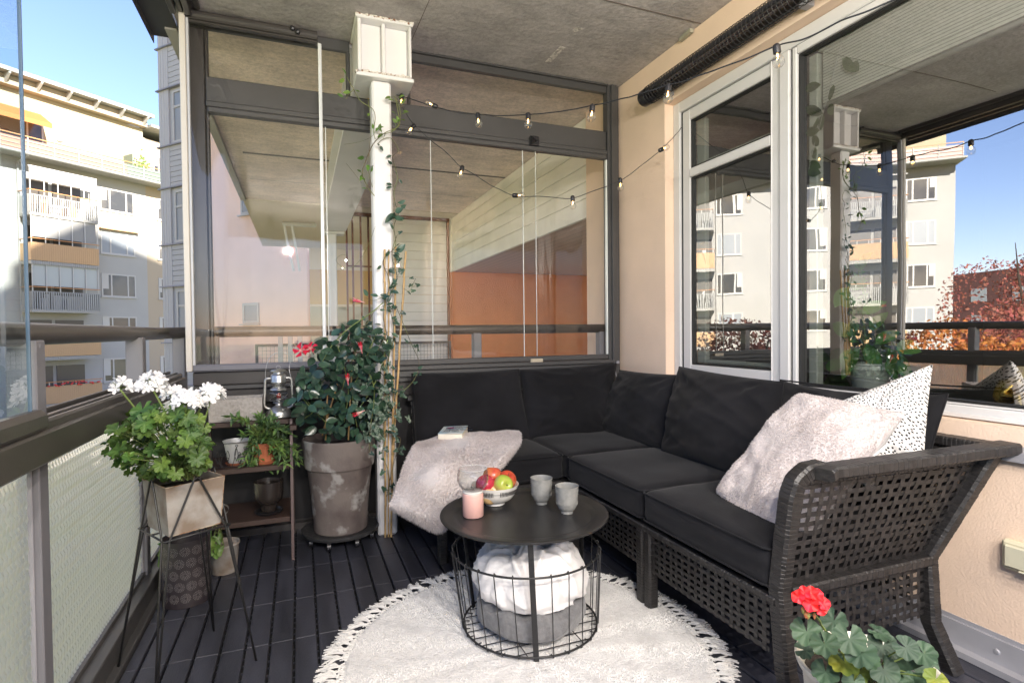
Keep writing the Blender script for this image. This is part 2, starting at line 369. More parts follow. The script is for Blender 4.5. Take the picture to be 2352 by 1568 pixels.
# outer casing
wb(F, 2.607, 2.664, .757, 2.359); wb(F, -1.55, 2.607, 2.300, 2.359); wb(F, -1.55, 2.607, .757, .800-.004)
wb(F, 1.852, 1.905, .797, 2.299); wb(F, -1.58, -1.50, .797, 2.299)
F.build('casing', m_white, t, smooth=30)
F = MB(); XB = .012
wb(F, 2.598, 2.606, .797, 2.299, XB); F.build('gasket', m_rubber, t)
# casement sash
F = MB()
wb(F, 2.535, 2.597, .80, 2.295, .014); wb(F, 1.958, 1.908+.05-.002, .80, 2.295, .006) ; wb(F, 1.909, 1.966, .80, 2.296, .012); wb(F, 1.967, 2.534, 2.236, 2.295, .014); wb(F, 1.967, 2.534, .80, .858, .014); wb(F, 1.967, 2.534, 1.912, 1.961, .010)
F.build('casement_sash', m_white, t, smooth=30)
F = MB()
for z0, z1 in ((.860, 1.911), (1.963, 2.234)):
    for a, b, c, d in ((2.523, 2.534, z0, z1), (1.967, 1.975, z0, z1), (1.976, 2.522, z0, z0+.008), (1.976, 2.522, z1-.008, z1)): wb(F, a, b, c, d, .022, .03, .001)
wb(F, 1.839, 1.8515, .803, 2.299, .015, .03, .001)
F.build('glazing_seal', m_rubber, t)
F = MB()
for z0, z1 in ((.860, 1.911), (1.963, 2.234)):
    wb(F, 2.455, 2.522, z0+.009, z1-.009, .052, .03); wb(F, 1.978, 2.454, z0+.009, z0+.03, .056, .03)
wb(F, 1.757, 1.80, .806, 2.25, .06, .04); wb(F, -1.5, 1.756, 2.2515, 2.296, .06, .04)
F.build('inner_frame', mat('inner_frame', (.62, .64, .58), .45), t, smooth=30)
# big pane frame
F = MB(); wb(F, 1.815, 1.8385, .80, 2.296, .004); wb(F, -1.5, 1.8145, 2.262, 2.299, .004); wb(F, -1.5, 1.8145, .7975, .803, .004, .05, .001)
F.rbox((XF-.012, -1.55, .757), (XF-.001, 2.60, .772), .002); F.build('fixed_frame', m_white, t, smooth=30)
F = MB()
for a, b, c, d in ((1.803, 1.814, .804, 2.261), (-1.5, 1.802, .804, .812), (-1.5, 1.802, 2.252, 2.261)): wb(F, a, b, c, d, .016, .03, .001)
F.build('black_bead', m_rubber, t)
m_wglass = glass_mat('window_glass', (.92, .96, .93), .52, waves=.0016)
for nm, a, b, c, d in (('pane', 1.975, 2.523, .868, 1.903), ('pane', 1.975, 2.523, 1.971, 2.226), ('pane', -1.5, 1.803, .812, 2.252)):
    p = MB(); X = XF+.035
    ny = 40 if b < 1.9 else 12
    p.grid(lambda u, v: V(X+.0004*noise.noise(V(u*5, v*2, 3)), a+(b-a)*u, c+(d-c)*v), ny, 10); p.build(nm, m_wglass, t, smooth='all')
# ---------------------------------------------------------------- glazed partition (far end)
m_pglass = glass_mat('partition_glass', (.975, .97, .955), .05, streak=.007)
m_edge = mat('glass_edge', (.80, .84, .82), .2)
t = thing('glazed_partition', 'grey framed glass partition closing the far end of the balcony', 'partition', (.7, YG, 0))
F = MB()
F.rbox((1.905, YG-.012, .0), (1.99, YG+.05, CZ-.002)); F.rbox((1.925, YG-.030, .0), (1.965, YG-.012, CZ-.002), .002)
F.build('post', m_alu, t, smooth=30)
F = MB(); F.rbox((-.50, YG+.01, .86), (-.425, YG+.05, CZ-.005)); F.rbox((-.424, YG+.016, .86), (-.408, YG+.045, CZ-.06)); F.build('post', m_alud, t, smooth=30)
F = MB(); F.rbox((-.420, YG+.004, 2.236), (1.903, YG+.06, 2.361)); F.rbox((-.420, YG-.012, 2.205), (1.903, YG+.062, 2.234)); F.rbox((-.412, YG-.02, 2.172), (1.895, YG+.02, 2.2035), .006)
F.build('beam', m_alu, t, smooth=30)
F = MB(); F.rbox((.60, YG-.006, CZ-.052), (1.903, YG+.03, CZ-.001)); F.rbox((.60, YG-.026, CZ-.012), (1.903, YG-.006, CZ-.001), .002); F.rbox((-.5, YG+.004, CZ-.062), (.283, YG+.03, CZ-.001)); F.rbox((.262, YG+.002, 2.362), (.284, YG+.03, CZ-.063)); F.rbox((.60, YG+.002, 2.362), (.616, YG+.03, CZ-.053)); F.build('top_trim', m_alu, t, smooth=30)
F = MB()                                                   # sliding track under the ceiling for the tall pane
F.tube([(-.52, YG-.06, 2.625), (.114, YG-.06, 2.625)], .022, 12); F.rbox((-.52, YG-.075, 2.598), (.114, YG-.04, 2.622), .003); F.rbox((-.52, YG-.069, 2.585), (.114, YG-.046, 2.597), .002); F.rbox((-.52, YG-.05, 2.63), (.114, YG+.0, 2.655), .003)
F.build('sliding_track', m_alud, t, smooth=30)
F = MB()
F.rbox((.12, YG-.012, .868), (1.90, YG+.03, .899)); F.rbox((.12, YG-.03, .840), (1.924, YG+.03, .866)); F.rbox((.12, YG-.022, .802), (1.924, YG+.03, .838)); 
F.rbox((-.5, YG-.02, .775), (1.924, YG+.03, .80))
F.build('sill_rail', m_alu, t, smooth=30)
F = MB(); F.rbox((-.515, YG-.075, .872), (.118, YG-.045, .908), .008); F.build('pane_shoe', m_alu2, t, smooth=30)
F = MB(); F.rbox((-.50, YG-.03, .80), (.118, YG+.03, .868)); F.rbox((-.50, YG-.018, .70), (1.924, YG-.002, .772)); F.build('sill_rail', m_alud, t, smooth=30)
def pane(x0, x1, z0, z1, y, edges=(0, 1)):
    p = MB(); p.grid(lambda u, v: V(x0+(x1-x0)*u, y+.0015*noise.noise(V(u*3+x0, v*1.2, 1)), z0+(z1-z0)*v), 24, 4); o = p.build('glass_pane', m_pglass, t, smooth='all')
    q = MB()
    for e in edges: X = (x0, x1)[e]; q.box((X-.0015, y-.004, z0), (X+.0015, y+.004, z1))
    if edges: q.build('glass_edge', m_edge, o)
pane(-.479, .118, .905, 2.588, YG-.06, (1,))
pane(-.405, .150, .90, 2.172, YG+.0, (1,)); pane(.155, .728, .90, 2.172, YG+.005, (1,)); pane(.734, 1.306, .90, 2.172, YG+.005, (1,)); pane(1.312, 1.893, .90, 2.172, YG-.004, ())
pane(-.405, .26, 2.362, 2.598, YG+.015, ()); pane(.618, 1.903, 2.362, CZ-.053, YG+.015, ())
p = MB(); p.box((1.3855, YG-.012, .90), (1.3875, YG-.006, 2.172)); p.box((1.892, YG-.01, .90), (1.899, YG+.01, 2.172)); p.build('edge_strip', m_edge, t)
p = MB(); p.rbox((.117, YG-.066, .905), (.134, YG-.05, 2.588), .004); p.build('seal_strip', mat('clear_plastic', (.68, .70, .72), .25), t, smooth=30)
p = MB(); p.rbox((1.335, YG-.032, .862), (1.418, YG-.012, .884), .003); p.build('latch', mat('beige_plastic', (.50, .44, .34), .4), t, smooth=30)
p = MB(); c = at(1229, 323, 'y', YG-.035); p.rbox((c.x-.03, YG-.032, c.z-.03), (c.x+.03, YG-.013, c.z+.03), .004); p.add([(c.x-.028, YG-.033, c.z+.028), (c.x-.028, YG-.033, c.z-.028), (c.x+.02, YG-.033, c.z), (c.x-.02, YG-.06, c.z)], [(0, 1, 3), (1, 2, 3), (2, 0, 3)]); p.build('catch', m_blackp, t)
# white edge profile of the open corner
t2 = thing('corner_profile', 'slim off-white upright profile at the open glazed corner', 'profile', (-.52, YG-.06, .88))
p = MB(); p.rbox((-.519, YG-.085, .875), (-.492, YG-.03, 2.628), .003); p.build('profile', mat('offwhite_profile', (.62, .58, .52), .4), t2, smooth=30)
p = MB(); p.rbox((-.4915, YG-.075, .905), (-.480, YG-.045, 2.6), .002); p.build('seal', mat('clear_plastic_seal', (.55, .57, .60), .25), t2, smooth=30)
# ---------------------------------------------------------------- top tracks along the open long side
t = thing('top_track', 'dark brown sliding track running under the ceiling edge of the open side', 'track', (-.5, 0, 2.62))
p = MB()
for a, b, z0, z1 in ((-.552, -.528, 2.595, 2.658), (-.520, -.497, 2.61, 2.658), (-.489, -.462, 2.60, 2.658), (-.45, -.425, 2.635, 2.658)): p.rbox((a, YB, z0), (b, YG-.09, z1), .003)
p.build('channel', m_alud, t, smooth=30)
# ---------------------------------------------------------------- left balustrade
t = thing('balustrade', 'brown metal balcony balustrade with round handrail and wavy glass panels', 'railing', (-.6, 1.5, 0))
TX = -.628; TZ = 1.064; TR = .0285
p = MB(); pts = [(TX, YB, TZ), (TX, 0, TZ), (TX, 2.0, TZ), (TX, 3.0, TZ)]
for k in range(1, 9): th = k/8*pi/2; pts.append((TX+.17*(1-cos(th)), 3.07+.17*sin(th), TZ+.006*k/8))
pts += [(0, 3.243, TZ+.006), (1, 3.243, TZ+.006), (1.99, 3.243, TZ+.006)]
p.tube(pts, TR, 20); p.build('handrail', m_alud, t, smooth='all')
def post(x0, x1, y0, y1, z0=0.0, z1=TZ-.015):
    p = MB(); p.rbox((x0, y0, z0), (x1, y1, z1), .003); p.box((x1, y0+.02, z1-.018), (x1+.0015, y0+.03, z1-.008)); p.build('baluster', m_alu2, t)
for y in (-1.24, -.28, .68, 1.64, 2.6): post(-.650, -.590, y, y+.052)
post(-.60, -.545, 3.20, 3.262)
for x in (-.42, 1.02, 1.90): post(x-.025, x+.025, 3.215, 3.27, .0)
# mid rail and glazing track
p = MB(); p.box((-.626, YB, .773), (-.5765, YG-.05, .8395)); p.rbox((-.553, YB, .772), (-.530, YG-.02, .846), .006); p.rbox((-.560, YB, .834), (-.540, YG-.05, .868), .006); p.rbox((-.575, YB, .84), (-.5605, YG-.05, .872), .002); p.rbox((-.59, YB, .845), (-.5755, YG-.05, .862), .002); p.rbox((-.60, YB, .84), (-.591, YG-.05, .880), .002)
p.build('mid_rail', m_alud, t, smooth=30)
p = MB(); p.rbox((-.60, YB, -.02), (-.536, 3.2, .018), .003); p.rbox((-.63, YB, .019), (-.560, 3.2, .085), .003); p.rbox((-.625, YB, .0855), (-.598, 3.2, .10), .002); p.build('bottom_rail', m_alu, t, smooth=30)
p = MB(); p.rbox((-.53, 3.17, -.02), (1.95, 3.24, .035), .003); p.rbox((-.53, 3.21, .035), (1.95, 3.24, .06), .002); p.build('bottom_rail', m_alud, t, smooth=30)
# wavy structured glass: relief of vertical wavy ribs in staggered rows
def wavy():
    m = bpy.data.materials.new('wavy_glass'); m.use_nodes = True; n = m.node_tree; n.nodes.clear(); L = n.links.new
    out = n.nodes.new('ShaderNodeOutputMaterial'); tr = n.nodes.new('ShaderNodeBsdfTransparent'); tr.inputs[0].default_value = (.93, .93, .90, 1)
    gl = n.nodes.new('ShaderNodeBsdfGlossy'); gl.inputs['Roughness'].default_value = .16
    tl = n.nodes.new('ShaderNodeBsdfTranslucent'); tl.inputs[0].default_value = (1.0, .94, .80, 1)
    lw = n.nodes.new('ShaderNodeLayerWeight'); lw.inputs[0].default_value = .5
    rf = n.nodes.new('ShaderNodeBsdfRefraction'); rf.inputs['IOR'].default_value = 1.16; rf.inputs['Roughness'].default_value = .05; rf.inputs[0].default_value = (.98, .96, .90, 1)
    m0 = n.nodes.new('ShaderNodeMixShader'); m0.inputs[0].default_value = .62; L(tr.outputs[0], m0.inputs[1]); L(rf.outputs[0], m0.inputs[2])
    m1 = n.nodes.new('ShaderNodeMixShader'); m1.inputs[0].default_value = .48; L(m0.outputs[0], m1.inputs[1]); L(tl.outputs[0], m1.inputs[2])
    mr = n.nodes.new('ShaderNodeMapRange'); mr.inputs[3].default_value = .05; mr.inputs[4].default_value = .75; L(lw.outputs['Fresnel'], mr.inputs[0])
    m2 = n.nodes.new('ShaderNodeMixShader'); L(mr.outputs[0], m2.inputs[0]); L(m1.outputs[0], m2.inputs[1]); L(gl.outputs[0], m2.inputs[2]); L(m2.outputs[0], out.inputs[0])
    return m
m_wavy = wavy(); m_pedge = mat('pale_edge', (.26, .26, .29), .35)
def ribs(y0, y1, z0, z1, mb):
    # real relief: wavy raised cords on the pane
    py = .0195; ny = int((y1-y0)/py)
    def f(u, v):
        y = y0+(y1-y0)*u; z = z0+(z1-z0)*v
        s = (y + .0046*sin(z*2*pi/.036))/py
        h = max(0, cos(s*2*pi))**1.3*.0042*(.70+.30*cos(z*2*pi/.018+1)) + .002*noise.noise(V(y*9, z*9, 0))
        return V(-.612+h, y, z)
    mb.grid(f, int((y1-y0)/.0028), int((z1-z0)/.0045))
for y0, y1 in ((.74, 1.632), (1.70, 2.590), (2.66, 3.19)):
    p = MB(); z0 = .10
    ribs(y0, y1, z0, .775, p); p.build('wavy_glass_panel', m_wavy, t, smooth='all')
    for ya_, yb_ in ((y1, y1+.006), (y0-.006, y0)): q = MB(); q.rbox((-.620, ya_, z0), (-.603, yb_, .775), .002); q.build('panel_edge', m_pedge, t)
p = MB(); p.box((-.614, YB, .1), (-.610, .72, .775)); p.build('wavy_glass_panel', m_wavy, t)
# far side balustrade panels below the handrail: dark boards behind the sofa
p = MB(); p.box((-.53, 3.19, .05), (1.98, 3.205, .775)); p.build('solid_panel', mat('dark_panel', (.012, .011, .012), .7), t)
# ---------------------------------------------------------------- folded-back glazing on the long side
t = thing('sliding_glazing', 'clear glass pane slid along the brown balustrade at the near left', 'glazing', (-.56, 1.0, .86))
c0 = at(62, 700, 'x', -.552)
p = MB(); Y1 = c0.y
m_lglass = glass_mat('left_glass', (.80, .90, .93), .045)
p.grid(lambda u, v: V(-.552, YB+(Y1-YB)*u, .885+1.72*v), 12, 3); o = p.build('glass_pane', m_lglass, t, smooth='all')
q = MB(); q.box((-.5555, Y1, .885), (-.5485, Y1+.003, 2.605)); q.build('glass_edge', mat('dark_edge', (.08, .12, .17), .2), o)
p = MB(); p.rbox((-.568, YB, .845), (-.528, Y1+.035, .895), .012); p.build('pane_shoe', m_alud, t, smooth=30)
# ================================================================== NEIGHBOUR'S BALCONY
YN = 7.589
t = thing('steel_beam', 'pale painted steel beam under the slab running from the column to the neighbour', 'beam', (.43, 5, 2.352))
p = MB(); p.box((.285, 3.19, 2.352), (.575, 7.35, 2.372)); p.box((.285, 3.19, 2.640), (.575, 7.35, 2.658)); p.box((.42, 3.19, 2.373), (.44, 7.35, 2.639)); p.build('beam', m_whsteel, t)
m_board = mat('cream_board', (.90, .87, .80), .7, bump=.15, bs=9, stretch=(1, 1, 1), var=.05, vs=3)
t = thing('board_fascia', 'cream painted board cladding high on the wall beyond the glass', 'cladding', (2.03, 5, 1.9))
p = MB(); zt = CZ-.002; z = 1.905; hs = [.15]+[.1235]*5
for i, h in enumerate(hs):
    z1 = min(z+h, zt) if i < 5 else zt
    p.rbox((2.03, 3.21, z), (2.06, YN-.002, z1-.004), .003); z = z1
p.build('boards', m_board, t, smooth=30); p = MB(); p.box((2.04, 3.21, 1.90), (2.30, 3.6, 2.655)); p.build('backing', m_joint, t)
p = MB(); p.rbox((2.0, YN-.06, 1.9), (2.028, YN-.003, CZ-.003), .002); p.build('corner_board', m_board, t)
m_orange = mat('terracotta_render', (.88, .34, .15), .9, bump=.5, bs=70, var=.06, vs=2)
t = thing('terracotta_wall', 'rough terracotta orange rendered wall in the recess beyond the glass', 'wall', (3.2, YN, 0))
p = MB(); p.box((2.031, YN, -.4), (4.9, YN+.2, 2.3)); p.build('render', m_orange, t)
m_soff = mat('pinkish_board_soffit', (.60, .45, .38), .6, bump=.05); add_lines(m_soff, 0, .095, .006, .45)
p = MB(); p.box((2.062, 3.4, 1.906), (4.9, YN-.002, 1.93)); p.build('board_soffit', m_soff, t)
# white siding with brown posts
m_sid = mat('white_board_siding', (.90, .88, .85), .65, bump=.12, bs=7, var=.04, vs=3)
t = thing('board_wall', 'white horizontal board wall framed in brown beams beyond the glass', 'wall', (1.5, YN, 0))
p = MB(); z = -.35; rnd = random.Random(5)
while z < 2.6: p.rbox((.93, YN+.01, z), (1.962, YN+.035, min(z+.1165, 2.606)), .003); z += .1205
p.build('boards', m_sid, t, smooth=30)
m_brown = mat('brown_timber', (.20, .075, .035), .7, bump=.3, bs=30, stretch=(1, 1, .2), var=.25, vs=8)
p = MB(); p.rbox((.55, YN-.03, 2.61), (2.005, YN+.04, 2.655), .003); p.build('top_beam', m_brown, t)
p = MB(); p.rbox((1.963, YN-.02, -.35), (1.998, YN+.04, 2.609), .003); p.build('post', m_brown, t)
t = thing('slat_screen', 'brown upright timber slats standing beside the white board wall', 'screen', (.75, YN, 0))
for x in (.605, .68, .785, .885):
    p = MB(); p.rbox((x-.011, YN-.02, -.3), (x+.011, YN+.03, 2.609), .002); p.build('slat', m_brown, t)
for z in (1.935, .78): p = MB(); p.rbox((.605, YN+.031, z), (.925, YN+.045, z+.02), .002); p.build('cross_bar', m_brown, t)
t = thing('white_post', 'slim white steel post at the far end of the neighbour balcony', 'post', (.415, 7.45, 0))
p = MB(); p.rbox((.365, 7.40, -.3), (.465, 7.50, 2.35), .01); p.rbox((.30, 7.352, 2.32), (.56, 7.54, 2.350), .003); p.build('post', m_whsteel, t)
t = thing('far_balcony_wall', 'cream and ochre back wall of the balcony after next', 'wall', (1, 11.2, 0))
p = MB(); p.box((.2, 11.0, -.4), (4, 11.2, 1.55)); p.build('wall', mat('grey_green_wall', (.42, .42, .34), .8, bump=.2, bs=30), t)
p = MB(); p.box((.2, 10.995, 1.60), (4, 11.2, 2.25)); p.build('ochre_band', mat('ochre', (.62, .40, .16), .8), t)
p = MB(); p.box((.2, 10.99, 1.552), (4, 11.2, 1.598)); p.box((.2, 10.99, 2.252), (4, 11.2, 2.66)); p.build('cream_band', m_cream, t)
t = thing('roof_awning', 'folded white awning arm hanging under the far soffit', 'awning', (-.1, 8.5, 2.6))
a, b, c = at(642, 500, 'y', 8.5), at(690, 600, 'y', 8.5), at(683, 640, 'y', 8.3)
p = MB()
for dx in (0, .1): p.tube([V(-.18+dx, 8.4, 2.62), V(-.13+dx, 8.45, 2.30), V(-.06+dx*.8, 8.5, 1.95)], .018, 8)
p.tube([V(-.2, 8.4, 2.6), V(.25, 8.4, 2.6)], .03, 8); p.build('arm', m_white, t)
# neighbour's own balustrade on the far side, with wire mesh, and outer long side
t = thing('mesh_railing', 'low wire mesh railing on the neighbour balcony beyond the glass', 'railing', (.6, 7.3, 0))
p = MB(); x0, x1, z0, z1 = -.5, 1.93, .62, .90
p.rbox((x0, 7.28, z1), (x1, 7.30, z1+.03), .002); p.rbox((x0, 7.28, z0-.02), (x1, 7.30, z0), .002); p.rbox((x1-.03, 7.28, z0), (x1, 7.30, z1), .002); p.rbox((x0, 7.28, z0), (x0+.03, 7.30, z1), .002); p.build('frame', m_alu, t)
p = MB(); x = x0+.03
while x < x1-.03: p.box((x, 7.288, z0), (x+.003, 7.291, z1)); x += .045
z = z0
while z < z1: p.box((x0, 7.292, z), (x1, 7.295, z+.003)); z += .045
p.build('mesh', m_alu, t)
t = thing('neighbour_stack', 'stacked grey slatted chairs on the neighbour balcony', 'chair', (-.05, 6.5, 0))
for x in (-.22, -.12, -.02): 
    p = MB(); p.rbox((x, 6.5, .3), (x+.05, 6.53, 1.05), .004); p.build('upright', m_flash, t)
# ================================================================== BUILDINGS ACROSS THE YARD
P0 = V(-15.012, 40.779, 0); du = V(.743, .669, 0); dn = V(.669, -.743, 0)
def L2W(u, w_, z): return P0 + du*u + dn*w_ + V(0, 0, z)
class FB(MB):                                             # boxes in facade coordinates (along, out, up)
    def fbox(s, a, b):
        x0, y0, z0 = [min(p, q) for p, q in zip(a, b)]; x1, y1, z1 = [max(p, q) for p, q in zip(a, b)]
        s.add([L2W(x0,y0,z0),L2W(x1,y0,z0),L2W(x1,y1,z0),L2W(x0,y1,z0),L2W(x0,y0,z1),L2W(x1,y0,z1),L2W(x1,y1,z1),L2W(x0,y1,z1)],
              [(0,1,2,3),(7,6,5,4),(1,0,4,5),(2,1,5,6),(3,2,6,7),(0,3,7,4)]); return s
m_fw = mat('white_facade', (.33, .325, .31), .85, bump=.1, bs=6, var=.03, vs=.5)
m_fc = mat('cream_facade', (.37, .31, .21), .85, bump=.1, bs=6, var=.03, vs=.5)
m_fc2 = mat('pale_cream_facade', (.36, .30, .225), .85)
m_glz = mat('far_window_glass', (.045, .045, .045), .12, spec=.5, col2=(.11, .10, .085), vs=.5)
m_glzb = mat('blind_behind_glass', (.22, .24, .26), .3, spec=.5)
m_fr = mat('far_white_frame', (.40, .39, .37), .5)
m_railm = mat('pale_rail_metal', (.27, .27, .26), .5)
m_wood = mat('orange_wood_rail', (.42, .19, .07), .5)
m_panO = mat('peach_slat_panel', (.42, .26, .13), .6); 
m_panW = mat('grey_slat_panel', (.28, .27, .25), .6)
m_panP = mat('salmon_glass_panel', (.36, .18, .125), .35)
m_panG = mat('green_glass_panel', (.13, .17, .13), .35)
m_awn = mat('orange_awning', (.50, .19, .06), .8, trans=.3)
m_dkglass = mat('dark_room', (.055, .045, .035), .4)
m_blind = mat('roller_blind', (.24, .235, .225), .8)
m_frost = mat('frosted_pale_glass', (.32, .34, .33), .35)
m_fl = mat('red_flowers', (.6, .05, .04), .8)
rnw = random.Random(6)
def fwin(parent, u0, u1, z0, z1, kind=0, w0=0.):
    q = FB(); f = .09
    q.fbox((u0, w0-.02, z0), (u1, w0+.03, z0+f)); q.fbox((u0, w0-.02, z1-f), (u1, w0+.03, z1)); q.fbox((u0, w0-.02, z0+f), (u0+f, w0+.03, z1-f)); q.fbox((u1-f, w0-.02, z0+f), (u1, w0+.03, z1-f))
    if u1-u0 > 1.2: a = u0+(u1-u0)*.26; q.fbox((a, w0-.02, z0+f), (a+f, w0+.03, z1-f)); a = u0+(u1-u0)*.74; q.fbox((a, w0-.02, z0+f), (a+f, w0+.03, z1-f))
    q.fbox((u0-.05, w0+.031, z0-.06), (u1+.05, w0+.09, z0-.01))
    o = q.build('window', m_fr, parent); g_ = FB(); g_.fbox((u0+f, w0+.002, z0+f), (u1-f, w0+.010, z1-f)); g_.build('pane', (m_glz, m_glzb)[kind], o)
    if kind == 0:
        g_ = FB(); g_.fbox((u0+f, w0+.011, z0+f+(z1-z0)*rnw.uniform(.0, .6)), (u0+f+(u1-u0)*.16, w0+.014, z1-f)); g_.build('curtain', m_fr, o)
def balcony(parent, u0, u1, zr, pan, glz, deep=1.4, rail=True, flowers=False):
    """zr = handrail height; floor is 1.32 lower; glz: 0 dark glazing, 1 grey blind, 2 frosted, 3 none"""
    zf = zr-1.32; q = FB(); q.fbox((u0, 0, zf-.16), (u1, deep, zf)); o = q.build('balcony', m_panW, parent)
    q = FB(); q.fbox((u0-.03, deep-.02, zr-.04), (u1+.03, deep+.04, zr)); q.fbox((u0-.03, .02, zr-.04), (u0+.03, deep-.02, zr)); q.build('handrail', m_wood, o)
    q = FB(); m_ = (m_railm, m_panO)[pan]; u = u0
    if pan == 0:
        while u < u1: q.fbox((u, deep-.005, zf-.05), (u+.055, deep+.02, zr-.28)); u += .115
        w_ = .1
        while w_ < deep: q.fbox((u0, w_, zf-.05), (u0+.02, w_+.055, zr-.28)); q.fbox((u1-.02, w_, zf-.05), (u1, w_+.055, zr-.28)); w_ += .115
        q.fbox((u0, deep-.02, zr-.31), (u1, deep-.006, zr-.27)); q.build('slats', m_, o)
    else:
        while u < u1: q.fbox((u, deep-.005, zf+.02), (min(u+.105, u1), deep+.02, zr-.26)); u += .11
        q.fbox((u0, deep-.03, zf+.03), (u1, deep-.006, zr-.27)); q.fbox((u0, .05, zf+.03), (u0+.02, deep-.03, zr-.27)); q.fbox((u1-.02, .05, zf+.03), (u1, deep-.03, zr-.27)); q.build('slats', m_, o)
        q = FB(); u = u0
        while u < u1: q.fbox((u, deep-.005, zf-.22), (u+.075, deep+.015, zf+.0)); u += .11
        q.build('skirt_slats', m_panW, o)
    q = FB(); n = 5
    for k in range(n+1): a = u0+.04+(u1-u0-.11)*k/n; q.fbox((a, deep-.06, zr-.3 if k % 2 else zf), (a+.05, deep-.03, zr+(1.3 if glz != 3 else 0)))
    q.fbox((u0, deep-.12, zr+1.30), (u1, deep-.02, zr+1.36)); q.build('post', m_fr, o)
    if glz == 0:
        g_ = FB(); g_.fbox((u0+.1, deep-.10, zr+.85), (u1-.1, deep-.09, zr+1.29)); g_.build('blind', m_fr, o)
    if glz in (1, 2):
        g_ = FB(); g_.fbox((u0+.1, deep-.10, zr+.08 if glz == 1 else zr+.05), (u1-.1, deep-.09, zr+1.29)); g_.build('blind', (m_blind, m_frost)[glz-1], o)
    g_ = FB(); g_.fbox((u0+.25, .02, zf+.02), (u0+1.5, .06, zf+2.2)); g_.fbox((u0+1.7, .02, zf+.9), (u1-.3, .06, zf+2.2)); g_.build('balcony_door', m_dkglass, o)
    g_ = FB(); rc = random.Random(int(zr*10)+int(u0))
    for k in range(5): a = u0+.3+rc.random()*(u1-u0-.9); hh_ = rc.uniform(.5, 1.0); g_.fbox((a, .3+rc.random()*.5, zf+.02), (a+rc.uniform(.08, .45), .35+rc.random()*.6, zf+hh_))
    g_.build('balcony_furniture', (m_fr, m_wood, m_dkglass, m_panG)[rc.randrange(4)], o)
    if flowers:
        g_ = FB(); rn = random.Random(3)
        for k in range(26): a = u0+.2+rn.random()*(u1-u0-.4); z = zr-.32+rn.random()*.2; g_.fbox((a, deep+.02, z), (a+.09, deep+.1, z+.07))
        g_.build('flowers', m_fl, o)
t = thing('apartment_block', 'long white and cream apartment block with balconies across the yard', 'building', P0+V(0, 0, -4.1))
UL, UR = -27.0, 12.0
q = FB(); q.fbox((UL, -9, -4.5), (6.87, 0, 11.50)); q.build('wall', m_fw, t)
q = FB(); q.fbox((6.872, -9, -4.5), (UR, -.01, 11.50)); q.build('wall', m_fc2, t)
q = FB(); q.fbox((UL+.5, -9, 11.62), (6.8, -.06, 15.45)); q.build('upper_wall', m_fc, t)
q = FB(); q.fbox((6.82, -9, 11.62), (UR, -.5, 15.0)); q.build('upper_wall', m_fc2, t)
q = FB(); q.fbox((UL-.2, -9, 11.501), (UR, 1.35, 11.615)); q.build('terrace_slab', m_panW, t)
# the roof over the overhanging eaves
q = FB(); q.add([L2W(UL-.6, 1.15, 16.00), L2W(6.9, 1.15, 16.00), L2W(6.9, -10, 16.5), L2W(UL-.6, -10, 16.5), L2W(UL-.6, 1.15, 16.22), L2W(6.9, 1.15, 16.22), L2W(6.9, -10, 16.7), L2W(UL-.6, -10, 16.7)], [(0,1,2,3),(7,6,5,4),(1,0,4,5),(2,1,5,6),(3,2,6,7),(0,3,7,4)]); ro = q.build('roof', m_fw, t)
q = FB(); q.fbox((6.95, -10, 15.5), (UR, .75, 15.68)); q.build('roof', m_fw, t)
q = FB(); q.fbox((UL, -.06, 15.46), (6.8, .5, 15.99)); q.build('eaves_soffit', m_fc2, ro)
u = UL+.5
while u < 6.8: q = FB(); q.add([L2W(u, .5, 15.5), L2W(u+.1, .5, 15.5), L2W(u+.1, 1.1, 15.9), L2W(u, 1.1, 15.9), L2W(u, .5, 15.99), L2W(u+.1, .5, 15.99), L2W(u+.1, 1.1, 15.99), L2W(u, 1.1, 15.99)], [(0,1,2,3),(7,6,5,4),(1,0,4,5),(2,1,5,6),(3,2,6,7),(0,3,7,4)]); q.build('bracket', m_fr, ro); u += 1.5
# terrace railing
q = FB(); q.fbox((UL, 1.28, 12.46), (UR, 1.33, 12.51)); rl = q.build('terrace_handrail', m_wood, t)
q = FB(); u = UL
while u < UR: q.fbox((u, 1.27, 11.5), (u+.05, 1.32, 12.45)); u += 1.27
for z in (11.72, 11.95, 12.2): q.fbox((UL, 1.29, z), (UR, 1.31, z+.025))
q.build('rail_posts', m_railm, rl)
q = FB(); q.fbox((UL, 1.24, 11.63), (5.0, 1.26, 12.34)); q.build('salmon_panel', m_panP, rl)
q = FB(); q.fbox((5.02, 1.24, 11.63), (UR, 1.26, 12.34)); q.build('green_panel', m_panG, rl)
q = FB(); q.tube([L2W(UL, 1.42, 11.52), L2W(UR, 1.42, 11.52)], .09, 8); q.tube([L2W(-.33, .1, -4), L2W(-.33, .1, 11.2), L2W(-.33, 1.38, 11.45)], .06, 8); q.build('gutter', m_railm, t)
